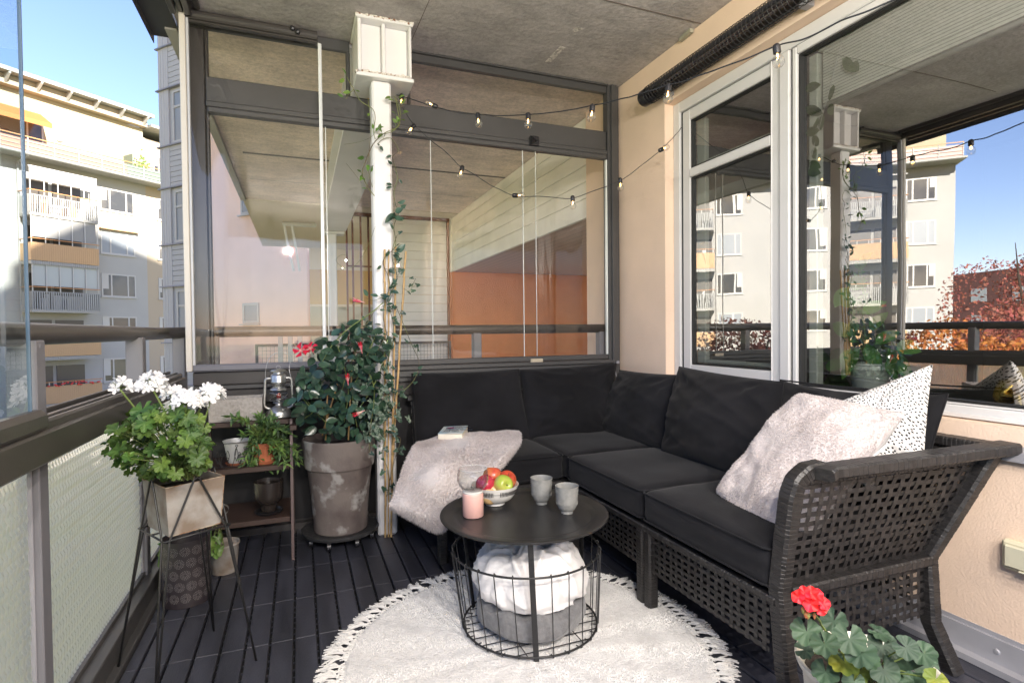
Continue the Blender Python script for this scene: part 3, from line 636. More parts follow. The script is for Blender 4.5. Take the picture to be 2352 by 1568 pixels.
# terrace windows and awning
for u0, u1 in ((-2.2, 1.02), (2.73, 4.19), (7.7, 9.0), (-9, -6), (-14, -11), (-20, -17)):
    fwin(t, u0, u1, 11.7 if u1-u0 > 1.4 else 12.3, 13.95, 1 if u0 == 2.73 else 0, -.05 if u0 < 7 else -.49)
for u0, u1 in ((-2.6, .9), (-9.5, -5.6)):
    q = FB(); q.add([L2W(u0, -.04, 14.42), L2W(u1, -.04, 14.42), L2W(u1, 1.3, 13.6), L2W(u0, 1.3, 13.6), L2W(u1, 1.31, 13.32), L2W(u0, 1.31, 13.32)], [(0, 1, 2, 3), (3, 2, 4, 5)]); q.build('awning', m_awn, t)
q = FB(); q.lathe(L2W(1.85, -.05, 13.2), [(.16, 0), (.16, .06), (.1, .12), (0, .13)], 16, ax=dn); q.build('wall_lamp', m_fr, t)
q = FB(); q.fbox((5.5, -.4, 11.63), (5.55, 1.0, 13.2)); q.build('screen_panel', m_panG, t)
q = FB(); rn = random.Random(4)
for k in range(120): a = 6.1+rn.gauss(0, .25); z = 12.2+abs(rn.gauss(0, .4)); q.fbox((a, .9, z), (a+.08, 1.0, z+.07))
q.build('terrace_plant', mat('terrace_plant', (.12, .17, .04), .8), t)
# storeys: windows and balconies
for base in (0, -12.2, -24.4+.6):
    for k, (z0, z1) in enumerate(((9.29, 10.77), (6.43, 7.98), (3.59, 5.13), (.80, 2.29), (-2.06, -.5))):
        if base+6.1 < UR: fwin(t, base+3.95, base+6.08, z0, z1, 1 if (k == 1 and base == 0) else 0)
        if base < 0: fwin(t, base-2.2, base-.6, z0, z1, k % 2)
    for k, zr in enumerate((9.52, 6.73, 3.92, 1.12, -1.68)):
        if base > -20 or True:
            balcony(t, max(base-.35, UL), base+3.15, zr, (0, 1, 0, 1, 1)[k], (0, 1, 2, 3, 3)[k] if base == 0 else 3, flowers=(k == 4))
q = FB(); q.fbox((UL-.02, -.3, -4.5), (UL+.0, 0, 11.5)); 
for z0, z1 in ((9.25, 10.77), (6.4, 7.9), (3.6, 5.1), (.8, 2.3), (-2.1, -.5)): fwin(t, 7.62, 8.5, z0, z1, 0, -.01)
q = FB(); q.fbox((3.85, .03, 8.02), (6.25, .35, 8.1)); q.build('window_awning', m_panO, t)
q = FB(); q.fbox((4.3, .01, -2.95), (4.6, .03, -2.8)); q.build('red_sign', m_fl, t)
# garden wall at the foot
t = thing('stone_wall', 'low pale stone block wall at the foot of the apartment block', 'wall', P0+V(0, 0, -4))
q = FB(); rn = random.Random(8); u = -20
while u < 10:
    a = rn.uniform(.3, .6)
    for zz in (-4.3, -4.05): q.fbox((u, 2.2+rn.random()*.03, zz), (u+a-.03, 2.7, zz+.22))
    u += a
q.build('blocks', mat('stone_blocks', (.42, .38, .34), .9, bump=.4, bs=12, island=.15), t)
# ------------------------------------------------ grey boarded block with the pink rendered wall
Q0 = V(-3.719, 18.815, 0); ge = V(.669, -.743, 0); gm = V(-.743, -.669, 0)
def G2W(u, w_, z): return Q0 + ge*u + gm*w_ + V(0, 0, z)
class GB(MB):
    def gbox(s, a, b):
        x0, y0, z0 = [min(p, q) for p, q in zip(a, b)]; x1, y1, z1 = [max(p, q) for p, q in zip(a, b)]
        s.add([G2W(x0,y0,z0),G2W(x1,y0,z0),G2W(x1,y1,z0),G2W(x0,y1,z0),G2W(x0,y0,z1),G2W(x1,y0,z1),G2W(x1,y1,z1),G2W(x0,y1,z1)],
              [(0,1,2,3),(7,6,5,4),(1,0,4,5),(2,1,5,6),(3,2,6,7),(0,3,7,4)]); return s
m_gb = mat('pale_grey_boards', (.40, .39, .385), .7)
m_gb2 = mat('pale_grey_trim', (.42, .41, .405), .6)
m_pink = mat('pink_render', (.80, .565, .45), .9, bump=.2, bs=25, var=.05, vs=.8)
t = thing('pink_block', 'grey boarded and pink rendered house wing seen through the partition glass', 'building', Q0+V(0, 0, -4))
q = GB(); q.gbox((2.1, -7, -4.6), (9.3, 0, 14)); q.build('wall', m_pink, t)
q = GB(); q.gbox((.0, -7, -4.6), (2.098, -.04, 14)); q.build('wall', m_gb2, t)
q = GB()
for k in range(6):
    zt = 6.49+2.85*(k-3)
    z = zt-1.20
    while z < zt-.02: q.gbox((.46, -.039, z+.012), (2.05, .0, z+.148)); z += .15
q.build('boards', m_gb, t)
q = GB()
for u in (.0, .13, .26, .36): q.gbox((u, -.038, -4.5), (u+.118 if u < .3 else u+.10, .012, 14))
q.gbox((2.0, -.038, -4.5), (2.097, .015, 14)); q.build('corner_boards', m_gb2, t)
q = GB()
for k in range(6):
    zt = 6.49+2.85*(k-3)
    for z in (zt, zt-1.21): q.gbox((-.07, -.03, z), (2.12, .07, z+.035))
q.build('drip_flashing', mat('flashing_grey', (.22, .22, .25), .5), t)
for k in range(6):
    zt = 6.49+2.85*(k-3); q = GB(); u0, u1, z0, z1 = .62, 1.95, zt+.06, zt+1.56
    q.gbox((u0, -.038, z0), (u0+.07, .005, z1)); q.gbox((u1-.07, -.038, z0), (u1, .005, z1)); q.gbox((u0+.07, -.038, z0), (u1-.07, .005, z0+.07)); q.gbox((u0+.07, -.038, z1-.07), (u1-.07, .005, z1)); q.gbox((u0+.07, -.038, z0+1.0), (u1-.07, .003, z0+1.06)); q.gbox((.98, -.038, z0+.07), (1.03, .002, z0+1.0))
    o = q.build('window', m_fr, t); q = GB(); q.gbox((u0+.05, -.036, z0+.05), (u1-.05, -.02, z1-.05)); q.build('pane', m_glzb, o)
for z0 in (7.05, 4.20, 1.33, -1.5):
    q = GB(); u0, u1, z1 = 3.5, 4.12, z0+.53
    q.gbox((u0, -.02, z0), (u0+.06, .03, z1)); q.gbox((u1-.06, -.02, z0), (u1, .03, z1)); q.gbox((u0+.06, -.02, z0), (u1-.06, .03, z0+.06)); q.gbox((u0+.06, -.02, z1-.06), (u1-.06, .03, z1)); q.gbox((u0-.06, .031, z0-.05), (u1+.06, .1, z0-.02))
    o = q.build('window', m_fr, t); q = GB(); q.gbox((u0+.05, .0, z0+.05), (u1-.05, .012, z1-.05)); q.build('pane', m_glzb, o)
q = GB(); q.tube([G2W(5.95, .08, -4), G2W(5.95, .08, 12)], .05, 10); q.build('downpipe', m_pink, t)
# ------------------------------------------------ blocks and trees further round, mirrored in the window glass
t = thing('brick_block', 'dark red and white apartment block far behind the autumn trees', 'building', (-75, 40, -4))
p = MB(); m_db = mat('dark_brick', (.07, .028, .026), .9); p.box((-88, 26, -5), (-74, 46, 7.5)); p.build('wall', m_db, t)
p = MB(); p.box((-86, 10, -5), (-72, 25.9, 9.5)); p.build('wall', m_fw, t)
for i in range(4):
    for k in range(3):
        p = MB(); y = 28+4.4*i; z = -2.5+3.2*k; p.box((-73.99, y, z), (-73.9, y+1.8, z+1.6)); p.build('window', m_glzb, t)
# foliage helpers
def leafcloud(mb, c, rad, n, size, rn, flat=.7, hole=.0):
    for _ in range(n):
        while True:
            d = V(rn.uniform(-1, 1), rn.uniform(-1, 1), rn.uniform(-1, 1)); L_ = d.length
            if L_ < 1 and noise.noise(d*2.3+V(*c)) > hole-.5*L_: break
        d *= (.45+.55*L_)/max(L_, .05)*1.0 if L_ > .01 else 1
        p = V(*c)+V(d.x*rad[0], d.y*rad[1], d.z*rad[2]); a = V(rn.gauss(0, 1), rn.gauss(0, 1), rn.gauss(0, 1)*flat).normalized()
        b = a.orthogonal().normalized(); b = (b + a.cross(b)*rn.uniform(-2, 2)).normalized(); s = size*rn.uniform(.6, 1.4); c2 = a.cross(b).normalized()
        mb.add([p-b*s, p+c2*s*.5, p+b*s, p-c2*s*.5], [(0, 1, 2, 3)])
m_red = mat('red_autumn_leaves', (.24, .075, .055), .7, island=.35, trans=.3); m_org = mat('orange_autumn_leaves', (.34, .12, .03), .7, island=.3, trans=.3); m_yel = mat('yellow_green_leaves', (.34, .30, .03), .7, island=.3, trans=.3)
m_bark = mat('bark', (.06, .045, .035), .9, bump=.5, bs=20)
def tree(x, y, z, h, r, m, label, seed, n=6600):
    t = thing('autumn_tree', label, 'tree', (x, y, z), 'autumn trees in the yard'); rn = random.Random(seed)
    p = MB(); p.tube([(x, y, z), (x+.1, y, z+h*.4), (x-.05, y+.1, z+h*.85)], [.14, .1, .03], 8)
    for k in range(7):
        a = rn.uniform(0, 6.28); q0 = z+h*rn.uniform(.3, .6); p.tube([(x, y, q0), (x+cos(a)*r*.5, y+sin(a)*r*.5, q0+h*.2), (x+cos(a)*r*.8, y+sin(a)*r*.8, q0+h*.35)], [.05, .035, .01], 5)
    p.build('trunk', m_bark, t)
    p = MB()
    for k in range(6):
        a = rn.uniform(0, 6.28); leafcloud(p, (x+cos(a)*r*.45, y+sin(a)*r*.45, z+h*rn.uniform(.5, .82)), (r*.6, r*.6, h*.2), n//6, .065, rn, hole=-.35)
    p.build('crown', m, t)
tl = ['red leaved tree nearest the white block', 'orange leaved tree in the middle of the yard', 'tall red tree left of the brick block', 'deep red bushy tree by the brick block', 'yellow tree low among the red ones', 'orange red tree close to the balustrade', 'red tree behind the yellow one', 'short red tree close to our house']
for i, (x, y, h, r, m) in enumerate(((-9.5, 13.5, 5.7, 1.9, m_red), (-11.5, 11, 5.3, 2.0, m_org), (-20, 11.5, 8.6, 2.6, m_red), (-20, 7.0, 8.0, 2.8, m_red), (-14, 6.5, 4.9, 1.9, m_yel), (-12.5, 9, 5.6, 1.9, m_org), (-25, 9, 8.4, 3.0, m_red), (-16, 10, 6.0, 2.1, m_red))):
    tree(x, y, -4.3, h, r, m, tl[i], i)
# ================================================================== SOFA
def wrap(mb, path, w_, h_, up=V(0, 0, 1), pitch=.0115, g=.0007, seed=0):
    """strap-wrapped frame bar: rounded-rectangular section along a path with a fine groove per wrap"""
    path = [V(*p) for p in path]; rn = random.Random(seed+len(mb.v)); segs = []; tot = 0
    for a, b in zip(path, path[1:]): segs.append((tot, (b-a).length, a, b)); tot += (b-a).length
    ts = []; s = 0
    while s < tot-.002:
        p2 = pitch*rn.uniform(.8, 1.25); e = min(s+p2, tot); k = rn.uniform(-.0004, .0005); ts += [(s, -g), (s+.0012, k), (max(e-.0012, s+.0014), k)]; s = e
    ts.append((tot, -g)); vs = []; up = V(*up)
    for s, o in ts:
        for t0, L_, a, b in segs:
            if s <= t0+L_+1e-9: break
        f = (s-t0)/L_; p = a.lerp(b, min(f, 1)); i = segs.index((t0, L_, a, b)); d = (b-a).normalized()
        if f > .7 and i+1 < len(segs): d = d.lerp((segs[i+1][3]-segs[i+1][2]).normalized(), (f-.7)/.6)
        elif f < .3 and i: d = (segs[i-1][3]-segs[i-1][2]).normalized().lerp(d, .5+f/.6)
        d.normalize(); A = d.cross(up).normalized(); B = A.cross(d); hw, hh = w_/2+o, h_/2+o; c = min(hw, hh)*.35
        for x, y in ((-hw+c, -hh), (hw-c, -hh), (hw, -hh+c), (hw, hh-c), (hw-c, hh), (-hw+c, hh), (-hw, hh-c), (-hw, -hh+c)): vs.append(p+A*x+B*y)
    m = len(ts); fs = [(i*8+k, i*8+(k+1) % 8, (i+1)*8+(k+1) % 8, (i+1)*8+k) for i in range(m-1) for k in range(8)]+[tuple(range(7, -1, -1)), tuple((m-1)*8+k for k in range(8))]
    mb.add(vs, fs)
def weave(mb, A, B, C, D, nu, nv, wu=.6, wv=.62, amp=.0022, n=None):
    """open rattan weave over the quad A B C D (A->B along u, A->D along v)"""
    A, B, C, D = [V(*p) for p in (A, B, C, D)]; N = (B-A).cross(D-A).normalized()
    P = lambda u, v: A.lerp(B, u).lerp(D.lerp(C, u), v); rn = random.Random(nu*31+nv)
    for j in range(nv):                                   # straps along u
        v = (j+.5)/nv; hv = wv/nv/2; jt = rn.uniform(-.08, .08)/nv; vs = []
        for i in range(nu*2+1):
            u = i/(nu*2); k = (i-1)//2; sgn = 0 if i % 2 == 0 else (1 if (k+j) % 2 else -1); o = N*amp*sgn
            vs += [P(u, v-hv+jt)+o, P(u, v+hv+jt)+o]
        mb.add(vs, [(2*i, 2*i+2, 2*i+3, 2*i+1) for i in range(nu*2)])
    for i in range(nu):
        u = (i+.5)/nu; hu = wu/nu/2; jt = rn.uniform(-.08, .08)/nu; vs = []
        for j in range(nv*2+1):
            v = j/(nv*2); k = (j-1)//2; sgn = 0 if j % 2 == 0 else (-1 if (i+k) % 2 else 1); o = N*amp*sgn
            vs += [P(u-hu+jt, v)+o, P(u+hu+jt, v)+o]
        mb.add(vs, [(2*q, 2*q+1, 2*q+3, 2*q+2) for q in range(nv*2)])
GS = 'rattan corner sofa sections'
def module(name, label, x0, x1, y0, y1, open_sides, backs, arm=False):
    """x0..x1, y0..y1 plan; open_sides = sides whose woven apron shows ('x-','y-'); backs = sides with a backrest"""
    t = thing(name, label, 'sofa section', ((x0+x1)/2, (y0+y1)/2, 0), GS); zt = .315; lw = .042
    for X, Y in ((x0+lw/2, y0+lw/2), (x0+lw/2, y1-lw/2), (x1-lw/2, y0+lw/2), (x1-lw/2, y1-lw/2)):
        if arm and Y < (y0+y1)/2: continue
        p = MB(); wrap(p, [(X, Y, 0), (X, Y, zt-.002)], lw, lw, up=V(0, 1, 0)); p.build('leg', m_rattan, t, smooth=25)
    p = MB(); tb = .02
    wrap(p, [(x0+.012, y0, zt-.008), (x0+.012, y1, zt-.008)], .03, .022); wrap(p, [(x1-.012, y0, zt-.008), (x1-.012, y1, zt-.008)], .03, .022)
    wrap(p, [(x0, y0+.012, zt-.008), (x1, y0+.012, zt-.008)], .03, .022); wrap(p, [(x0, y1-.012, zt-.008), (x1, y1-.012, zt-.008)], .03, .022)
    p.build('seat_rail', m_rattan, t, smooth=25)
    def apron(A, B, z0, z1, nu, nv):
        p = MB(); weave(p, (*A, z0), (*B, z0), (*B, z1), (*A, z1), nu, nv, wu=.48, wv=.56, amp=.0016); p.build('woven_apron', m_rattan, t)
    if 'x-' in open_sides: apron((x0+.008, y1-lw), (x0+.008, y0+lw*.6), .150, .305, 17, 7)
    if 'y-' in open_sides: apron((x0+lw*.6, y0+.008), (x1-lw*.6, y0+.008), .150, .305, 20, 9)
    apron((x1-.01, y0+lw), (x1-.01, y1-lw), .15, .305, 20, 7)
    p = MB(); p.box((x0+.025, y0+.025, .29), (x1-.025, y1-.025, .312)); p.build('seat_panel', m_rattan, t)
    for b in backs:
        p = MB()
        if b == 'x+':
            weave(p, (x1-.01, y1, .33), (x1-.01, y0+(.0 if not arm else -.02), .33), (x1+.11, y0-(.0 if not arm else .11), .675), (x1+.11, y1, .675), 22, 14)
            q = MB(); wrap(q, [(x1+.125, y0-(.13 if arm else 0), .69), (x1+.125, y1, .69)], .062, .032); q.build('top_rail', m_rattan, t, smooth=25)
            for yy in ((y1-.02,) if arm else (y0+.02, y1-.02)):
                q = MB(); wrap(q, [(x1-.01, yy, .30), (x1+.105, yy, .675)], .035, .035, up=V(0, 1, 0)); q.build('back_post', m_rattan, t, smooth=25)
        else:
            weave(p, (x0, y1-.0, .33), (x1, y1-.0, .33), (x1, y1+.06, .675), (x0, y1+.06, .675), 22, 14)
            q = MB(); wrap(q, [(x0-.02, y1+.075, .69), (x1, y1+.075, .69)], .062, .032); q.build('top_rail', m_rattan, t, smooth=25)
            for xx in (x0+.02, x1-.02):
                q = MB(); wrap(q, [(xx, y1-.01, .30), (xx, y1+.06, .675)], .035, .035, up=V(0, 1, 0)); q.build('back_post', m_rattan, t, smooth=25)
        p.build('woven_back', m_rattan, t)
    if arm:
        q = MB(); wrap(q, [(1.232, 1.085, 0), (1.230, 1.120, .12), (1.229, 1.140, .34), (1.240, 1.115, .60), (1.252, 1.108, .645), (1.285, 1.102, .668), (1.33, 1.096, .673)], .046, .050, up=V(0, 1, 0)); q.build('front_post', m_rattan, t, smooth=25)
        q = MB(); wrap(q, [(1.85, 1.062, 0), (1.828, 1.115, .14), (1.830, 1.128, .34), (1.948, 1.020, .675)], .046, .046, up=V(0, 1, 0)); q.build('rear_post', m_rattan, t, smooth=25)
        q = MB(); wrap(q, [(1.292, 1.060, .668), (1.32, 1.070, .672), (1.6, 1.040, .680), (1.985, .990, .695)], .064, .034, pitch=.016); q.build('arm_rail', m_rattan, t, smooth=25)
        q = MB(); wrap(q, [(1.245, 1.128, .335), (1.825, 1.122, .335)], .045, .03, pitch=.02); q.build('side_rail', m_rattan, t, smooth=25)
        q = MB(); weave(q, (1.245, 1.135, .345), (1.825, 1.128, .345), (1.930, 1.036, .665), (1.268, 1.105, .662), 20, 12, wu=.50, wv=.55, amp=.0015); wrap(q, [(1.27, 1.104, .640), (1.92, 1.045, .650)], .014, .02); q.build('woven_arm_panel', m_rattan, t)
        q = MB(); weave(q, (1.245, 1.130, .155), (1.825, 1.120, .155), (1.825, 1.122, .322), (1.245, 1.130, .322), 19, 6, wu=.48, wv=.56, amp=.0016); q.build('woven_apron', m_rattan, t)
    return t
module('sofa_section', 'woven dark rattan sofa end section with the only armrest, nearest the camera', 1.205, 1.835, 1.135, 1.755, ('x-',), ('x+',), arm=True)
module('sofa_section', 'woven dark rattan sofa section along the wall between the armrest section and the corner', 1.205, 1.835, 1.762, 2.378, ('x-',), ('x+',))
module('sofa_section', 'dark rattan corner section where the two sofa runs meet', 1.205, 1.835, 2.384, 3.0, (), ('x+', 'y+'))
module('sofa_section', 'dark rattan sofa section under the pink fur blanket at the left end', .575, 1.198, 2.43, 3.0, ('y-', ), ('y+',))
def roundbox(mb, a, b, r, seed=0, puff=.012, wr=.003, n=20):
    a = V(*a); b = V(*b); c = (a+b)/2; h = (b-a)/2; idx = {}; vs = []; fs = []
    def pt(p):
        key = tuple(round(x, 4) for x in p)
        if key in idx: return idx[key]
        q = V(*[p[i]*h[i] for i in range(3)]); inn = V(*[max(-(h[i]-r), min(h[i]-r, q[i])) for i in range(3)]); o = q-inn
        res = inn+(o.normalized()*r if o.length > 1e-9 else V(0, 0, 0))
        if o.length < 1e-9: res = q
        e = (1-p[0]**4)*(1-p[1]**4)
        res.z += puff*e*(1 if p[2] > -.5 else 0)*(p[2]+1)/2
        nn = noise.noise(V(p[0]*2+seed, p[1]*2, p[2]*2))*wr*2 + noise.noise(V(p[0]*6, p[1]*6+seed, p[2]*3))*wr
        d = V(p[0]**3, p[1]**3, p[2]).normalized(); res += d*nn
        idx[key] = len(vs); vs.append(c+res); return idx[key]
    T = [(-1+2*i/n) for i in range(n+1)]; T = [math.copysign(1-(1-abs(x))**1.6, x) for x in T]
    for ax in range(3):
        for sg in (-1, 1):
            for i in range(n):
                for j in range(n):
                    q = []
                    for (ii, jj) in ((i, j), (i+1, j), (i+1, j+1), (i, j+1)):
                        p = [0, 0, 0]; p[ax] = sg; p[(ax+1) % 3] = T[ii]; p[(ax+2) % 3] = T[jj]; q.append(pt(p))
                    fs.append(q if sg > 0 else q[::-1])
    mb.add(vs, fs); return mb
def seat_cushion(label, a, b, seed):
    p = MB(); roundbox(p, a, b, .028, seed); o = p.build('seat_cushion', m_sofa, smooth='all'); tagset(o, label, 'cushion', 'black seat cushions')
    q = MB()
    for z in (b[2]-.008, a[2]+.016):
        r = .022; e = .0015; pts = []
        for cx, cy, a0 in ((b[0]-r, b[1]-r, 0), (a[0]+r, b[1]-r, 90), (a[0]+r, a[1]+r, 180), (b[0]-r, a[1]+r, 270)):
            for k in range(5): th = radians(a0+k*22.5); pts.append((cx+(r+e)*cos(th), cy+(r+e)*sin(th), z+.0015*noise.noise(V(cx*9+k, cy*9, seed))))
        pts.append(pts[0]); q.tube(pts, .0032, 6, caps=False)
    q.build('piping', m_sofa, o, smooth='all'); return o
seat_cushion('black seat cushion nearest the woven armrest, under the pink fur pillow', (1.203, 1.155, .325), (1.80, 1.757, .452), 1)
seat_cushion('black seat cushion in front of the largest back cushion', (1.203, 1.764, .325), (1.82, 2.385, .452), 2)
seat_cushion('black seat cushion in the sofa corner', (1.215, 2.392, .325), (1.82, 2.98, .452), 3)
seat_cushion('black seat cushion at the left end, half under the pink fur blanket', (.60, 2.425, .322), (1.208, 2.98, .450), 4)
def pillow(mb, A, B, C, D, th, seed=0, pinch=.05, wr=.008, n=34, power=.42, folds=1.0, asym=0, sag=0.):
    """A bottom-left, B bottom-right, C top-right, D top-left; th = full thickness"""
    A, B, C, D = [V(*p) for p in (A, B, C, D)]; N = (B-A).cross(D-A).normalized(); ctr = (A+B+C+D)/4; sz = (B-A).length
    def base(u, v):
        x, y = 2*u-1, 2*v-1
        cu = u - x*pinch*(1-x*x*0)*(y*y)*0 ; 
        p = A.lerp(B, u).lerp(D.lerp(C, u), v)
        # edges curve inwards between the corners
        k = pinch*((1-y*y)*abs(x)**3 + (1-x*x)*abs(y)**3)
        p = p + (ctr-p)*k
        if sag: p = p + V(0, 0, -sag*(1-x*x)*max(0, y)**2)
        return p
    for side in (1, -1):
        def f(u, v):
            x, y = 2*u-1, 2*v-1; e = max(0, (1-x*x)*(1-y*y)); hgt = th/2*e**power
            ang = 0
            for cx, cy, ph in ((-1, -1, 0), (1, -1, 1.3), (1, 1, 2.1), (-1, 1, 3.7)):
                dx, dy = x-cx, y-cy; r = math.hypot(dx, dy); a_ = math.atan2(dy, dx)
                ang += sin(a_*13+ph+seed+2*noise.noise(V(r*2+seed, ph, 0)))*math.exp(-(r-.35)**2*7)*e**.3
            w1 = noise.noise(V(x*1.3+seed*3.1, y*1.3, side))*1.5 + .6*noise.noise(V(x*3.1, y*3.1+seed, side*2)) + .25*noise.noise(V(x*7, y*7+seed, side*2))
            # diagonal creases
            cr = -abs(noise.noise(V(x*1.2+y*2.2+seed, y*.8-x*.5, seed)))**.5*.9
            return base(u, v)+N*side*(hgt+wr*1.7*(ang*.6*folds+w1*.8+cr*1.3*folds)*min(1, e*3)**.5)
        s_ = len(mb.v); mb.grid(f, n, n)
        if side < 0: mb.f[-n*n:] = [q[::-1] for q in mb.f[-n*n:]]
    return mb
def seam(mb, A, B, C, D, pinch, r=.0035):
    A, B, C, D = [V(*p) for p in (A, B, C, D)]; ctr = (A+B+C+D)/4; pts = []
    for k in range(4):
        for i in range(12):
            t_ = i/12; u, v = ((t_, 0), (1, t_), (1-t_, 1), (0, 1-t_))[k]; x, y = 2*u-1, 2*v-1; p = A.lerp(B, u).lerp(D.lerp(C, u), v); kk = pinch*((1-y*y)*abs(x)**3+(1-x*x)*abs(y)**3); pts.append(p+(ctr-p)*kk)
    pts.append(pts[0]); mb.tube(pts, r, 6, caps=False)
def back_cushion(label, A, B, C, D, th, seed, pinch=.035, **k):
    p = MB(); pillow(p, A, B, C, D, th, seed, pinch=pinch, **k); o = p.build('back_cushion', m_sofa, smooth='all'); tagset(o, label, 'cushion', 'black back cushions')
    q = MB(); seam(q, A, B, C, D, pinch); q.build('seam', m_sofa, o, smooth='all'); return o
YC = 2.93
back_cushion('black back cushion at the left end behind the book and the fur blanket', at(955, 1040, 'y', 2.86), at(1222, 1012, 'y', 2.86), at(1192, 848, 'y', 3.03), at(945, 858, 'y', 3.03), .17, 1, folds=.5, n=44, wr=.007)
back_cushion('black back cushion left of the sofa corner, its top right tip raised', at(1208, 1010, 'y', 2.86), at(1402, 1000, 'y', 2.84), at(1416, 834, 'y', 3.02), at(1194, 850, 'y', 3.03), .20, 2, folds=1.1, n=44, wr=.010)
back_cushion('narrow looking black back cushion just right of the sofa corner', at(1365, 1003, 'x', 1.70), at(1545, 1040, 'x', 1.70), at(1566, 862, 'x', 1.86), at(1424, 850, 'x', 1.86), .20, 5, folds=1., n=44, wr=.009)
back_cushion('largest black back cushion, in front of the small casement window', at(1518, 1040, 'x', 1.66), at(1778, 1125, 'x', 1.66), at(1800, 878, 'x', 1.86), at(1560, 842, 'x', 1.86), .22, 4, folds=1., n=44, wr=.010)
back_cushion('black back cushion behind the two scatter pillows', at(1778, 1125, 'x', 1.68), at(2110, 1180, 'x', 1.78), at(2178, 905, 'x', 1.92), at(1792, 872, 'x', 1.90), .15, 8, folds=.8, n=44, wr=.008, sag=.02)
# scatter pillows
def dotted():
    m = mat('dotted_cotton', (.78, .76, .73), .9, bump=.2, bs=200, bdist=.001); t_ = m.node_tree; L = t_.links.new; b = t_.nodes['Principled BSDF']
    tc = t_.nodes.new('ShaderNodeTexCoord'); vo = t_.nodes.new('ShaderNodeTexVoronoi'); vo.voronoi_dimensions = '2D'; cb = t_.nodes.new('ShaderNodeCombineXYZ')
    for k_, ax_ in enumerate(DAX):
        dp = t_.nodes.new('ShaderNodeVectorMath'); dp.operation = 'DOT_PRODUCT'; dp.inputs[1].default_value = ax_; L(tc.outputs['Object'], dp.inputs[0]); L(dp.outputs['Value'], cb.inputs[k_])
    tc = None; vo.inputs['Scale'].default_value = 98; vo.inputs['Randomness'].default_value = .6
    L(cb.outputs[0], vo.inputs['Vector']); lt = t_.nodes.new('ShaderNodeMath'); lt.operation = 'LESS_THAN'; lt.inputs[1].default_value = .27; L(vo.outputs['Distance'], lt.inputs[0])
    mx = t_.nodes.new('ShaderNodeMix'); mx.data_type = 'RGBA'; L(lt.outputs[0], mx.inputs[0]); mx.inputs[6].default_value = (.78, .76, .73, 1); mx.inputs[7].default_value = (.015, .015, .02, 1); L(mx.outputs[2], b.inputs['Base Color']); return m
PQ = [dep(1985, 1125, 1.76), dep(2122, 1062, 1.69), dep(2143, 836, 1.75), dep(1885, 945, 1.96)]
DAX = ((PQ[1]-PQ[0]).normalized(), (PQ[3]-PQ[0]).normalized()); t = MB(); pillow(t, *PQ, .18, 11, pinch=.03, wr=.008, folds=1.3, n=44); o = t.build('dotted_pillow', dotted(), smooth='all'); tagset(o, 'white scatter pillow with small black dots behind the pink fur pillow', 'pillow')
q = MB(); a = at(2022, 1040, 'x', 1.60); q.tube([dep(2006, 1048, 1.66), dep(2040, 1018, 1.66)], .0035, 6); q.build('zip', m_white, o)
def fur(mb, surf, n, length, width, rn, droop=.5, lean=None, seed=0):
    """short hair blades rooted on surf(u,v) -> (point, normal)"""
    for _ in range(n):
        u, v = rn.random(), rn.random(); r_ = surf(u, v)
        if r_ is None: continue
        p, N = r_; fl = V(noise.noise(p*6), noise.noise(p*6+V(7, 0, 0)), noise.noise(p*6+V(0, 9, 0))-.35)*1.2
        d = (N*.9+fl+V(rn.gauss(0, .25), rn.gauss(0, .25), rn.gauss(0, .25)-droop*.3)).normalized(); L_ = length*rn.uniform(.6, 1.2); s = d.cross(V(rn.gauss(0, 1), rn.gauss(0, 1), rn.gauss(0, 1))).normalized()*width
        p = p-N*.001; mb.add([p-s, p+s, p+d*L_*.6+s*.8, p+d*L_+V(0, 0, -L_*.2)], [(0, 1, 2, 3)])
def surf_from(mb, nfaces, flip=1):
    """uniform surface sampler over the faces already in mb"""
    tris = []; cum = []; s = 0
    for f in mb.f[:nfaces]:
        P = [V(*mb.v[i]) for i in f[:4]]; N = (P[2]-P[0]).cross(P[-1]-P[1] if len(P) == 4 else P[1]-P[0]); ar = N.length
        if ar < 1e-12: continue
        s += ar; cum.append(s); tris.append((P, N.normalized()*flip))
    import bisect
    def g(u, v, rn=random.Random(5)):
        k = min(bisect.bisect(cum, u*s), len(tris)-1); P, N = tris[k]; a, b = rn.random(), v
        return P[0].lerp(P[1], a).lerp(P[-1].lerp(P[2], a), b), N
    return g
t = MB(); pillow(t, dep(1646, 1132, 2.00), dep(1812, 1290, 1.62), dep(2080, 948, 1.665), dep(1838, 902, 1.93), .17, 21, pinch=.02, wr=.012, folds=.7, n=40, power=.36)
o = t.build('fur_pillow', m_fur, smooth='all'); tagset(o, 'pale pink fur scatter pillow leaning at the armrest', 'pillow')
h = MB(); fur(h, surf_from(t, 1600), 46000, .0085, .0006, random.Random(1)); h.build('fur', m_furh, o, kind='stuff')
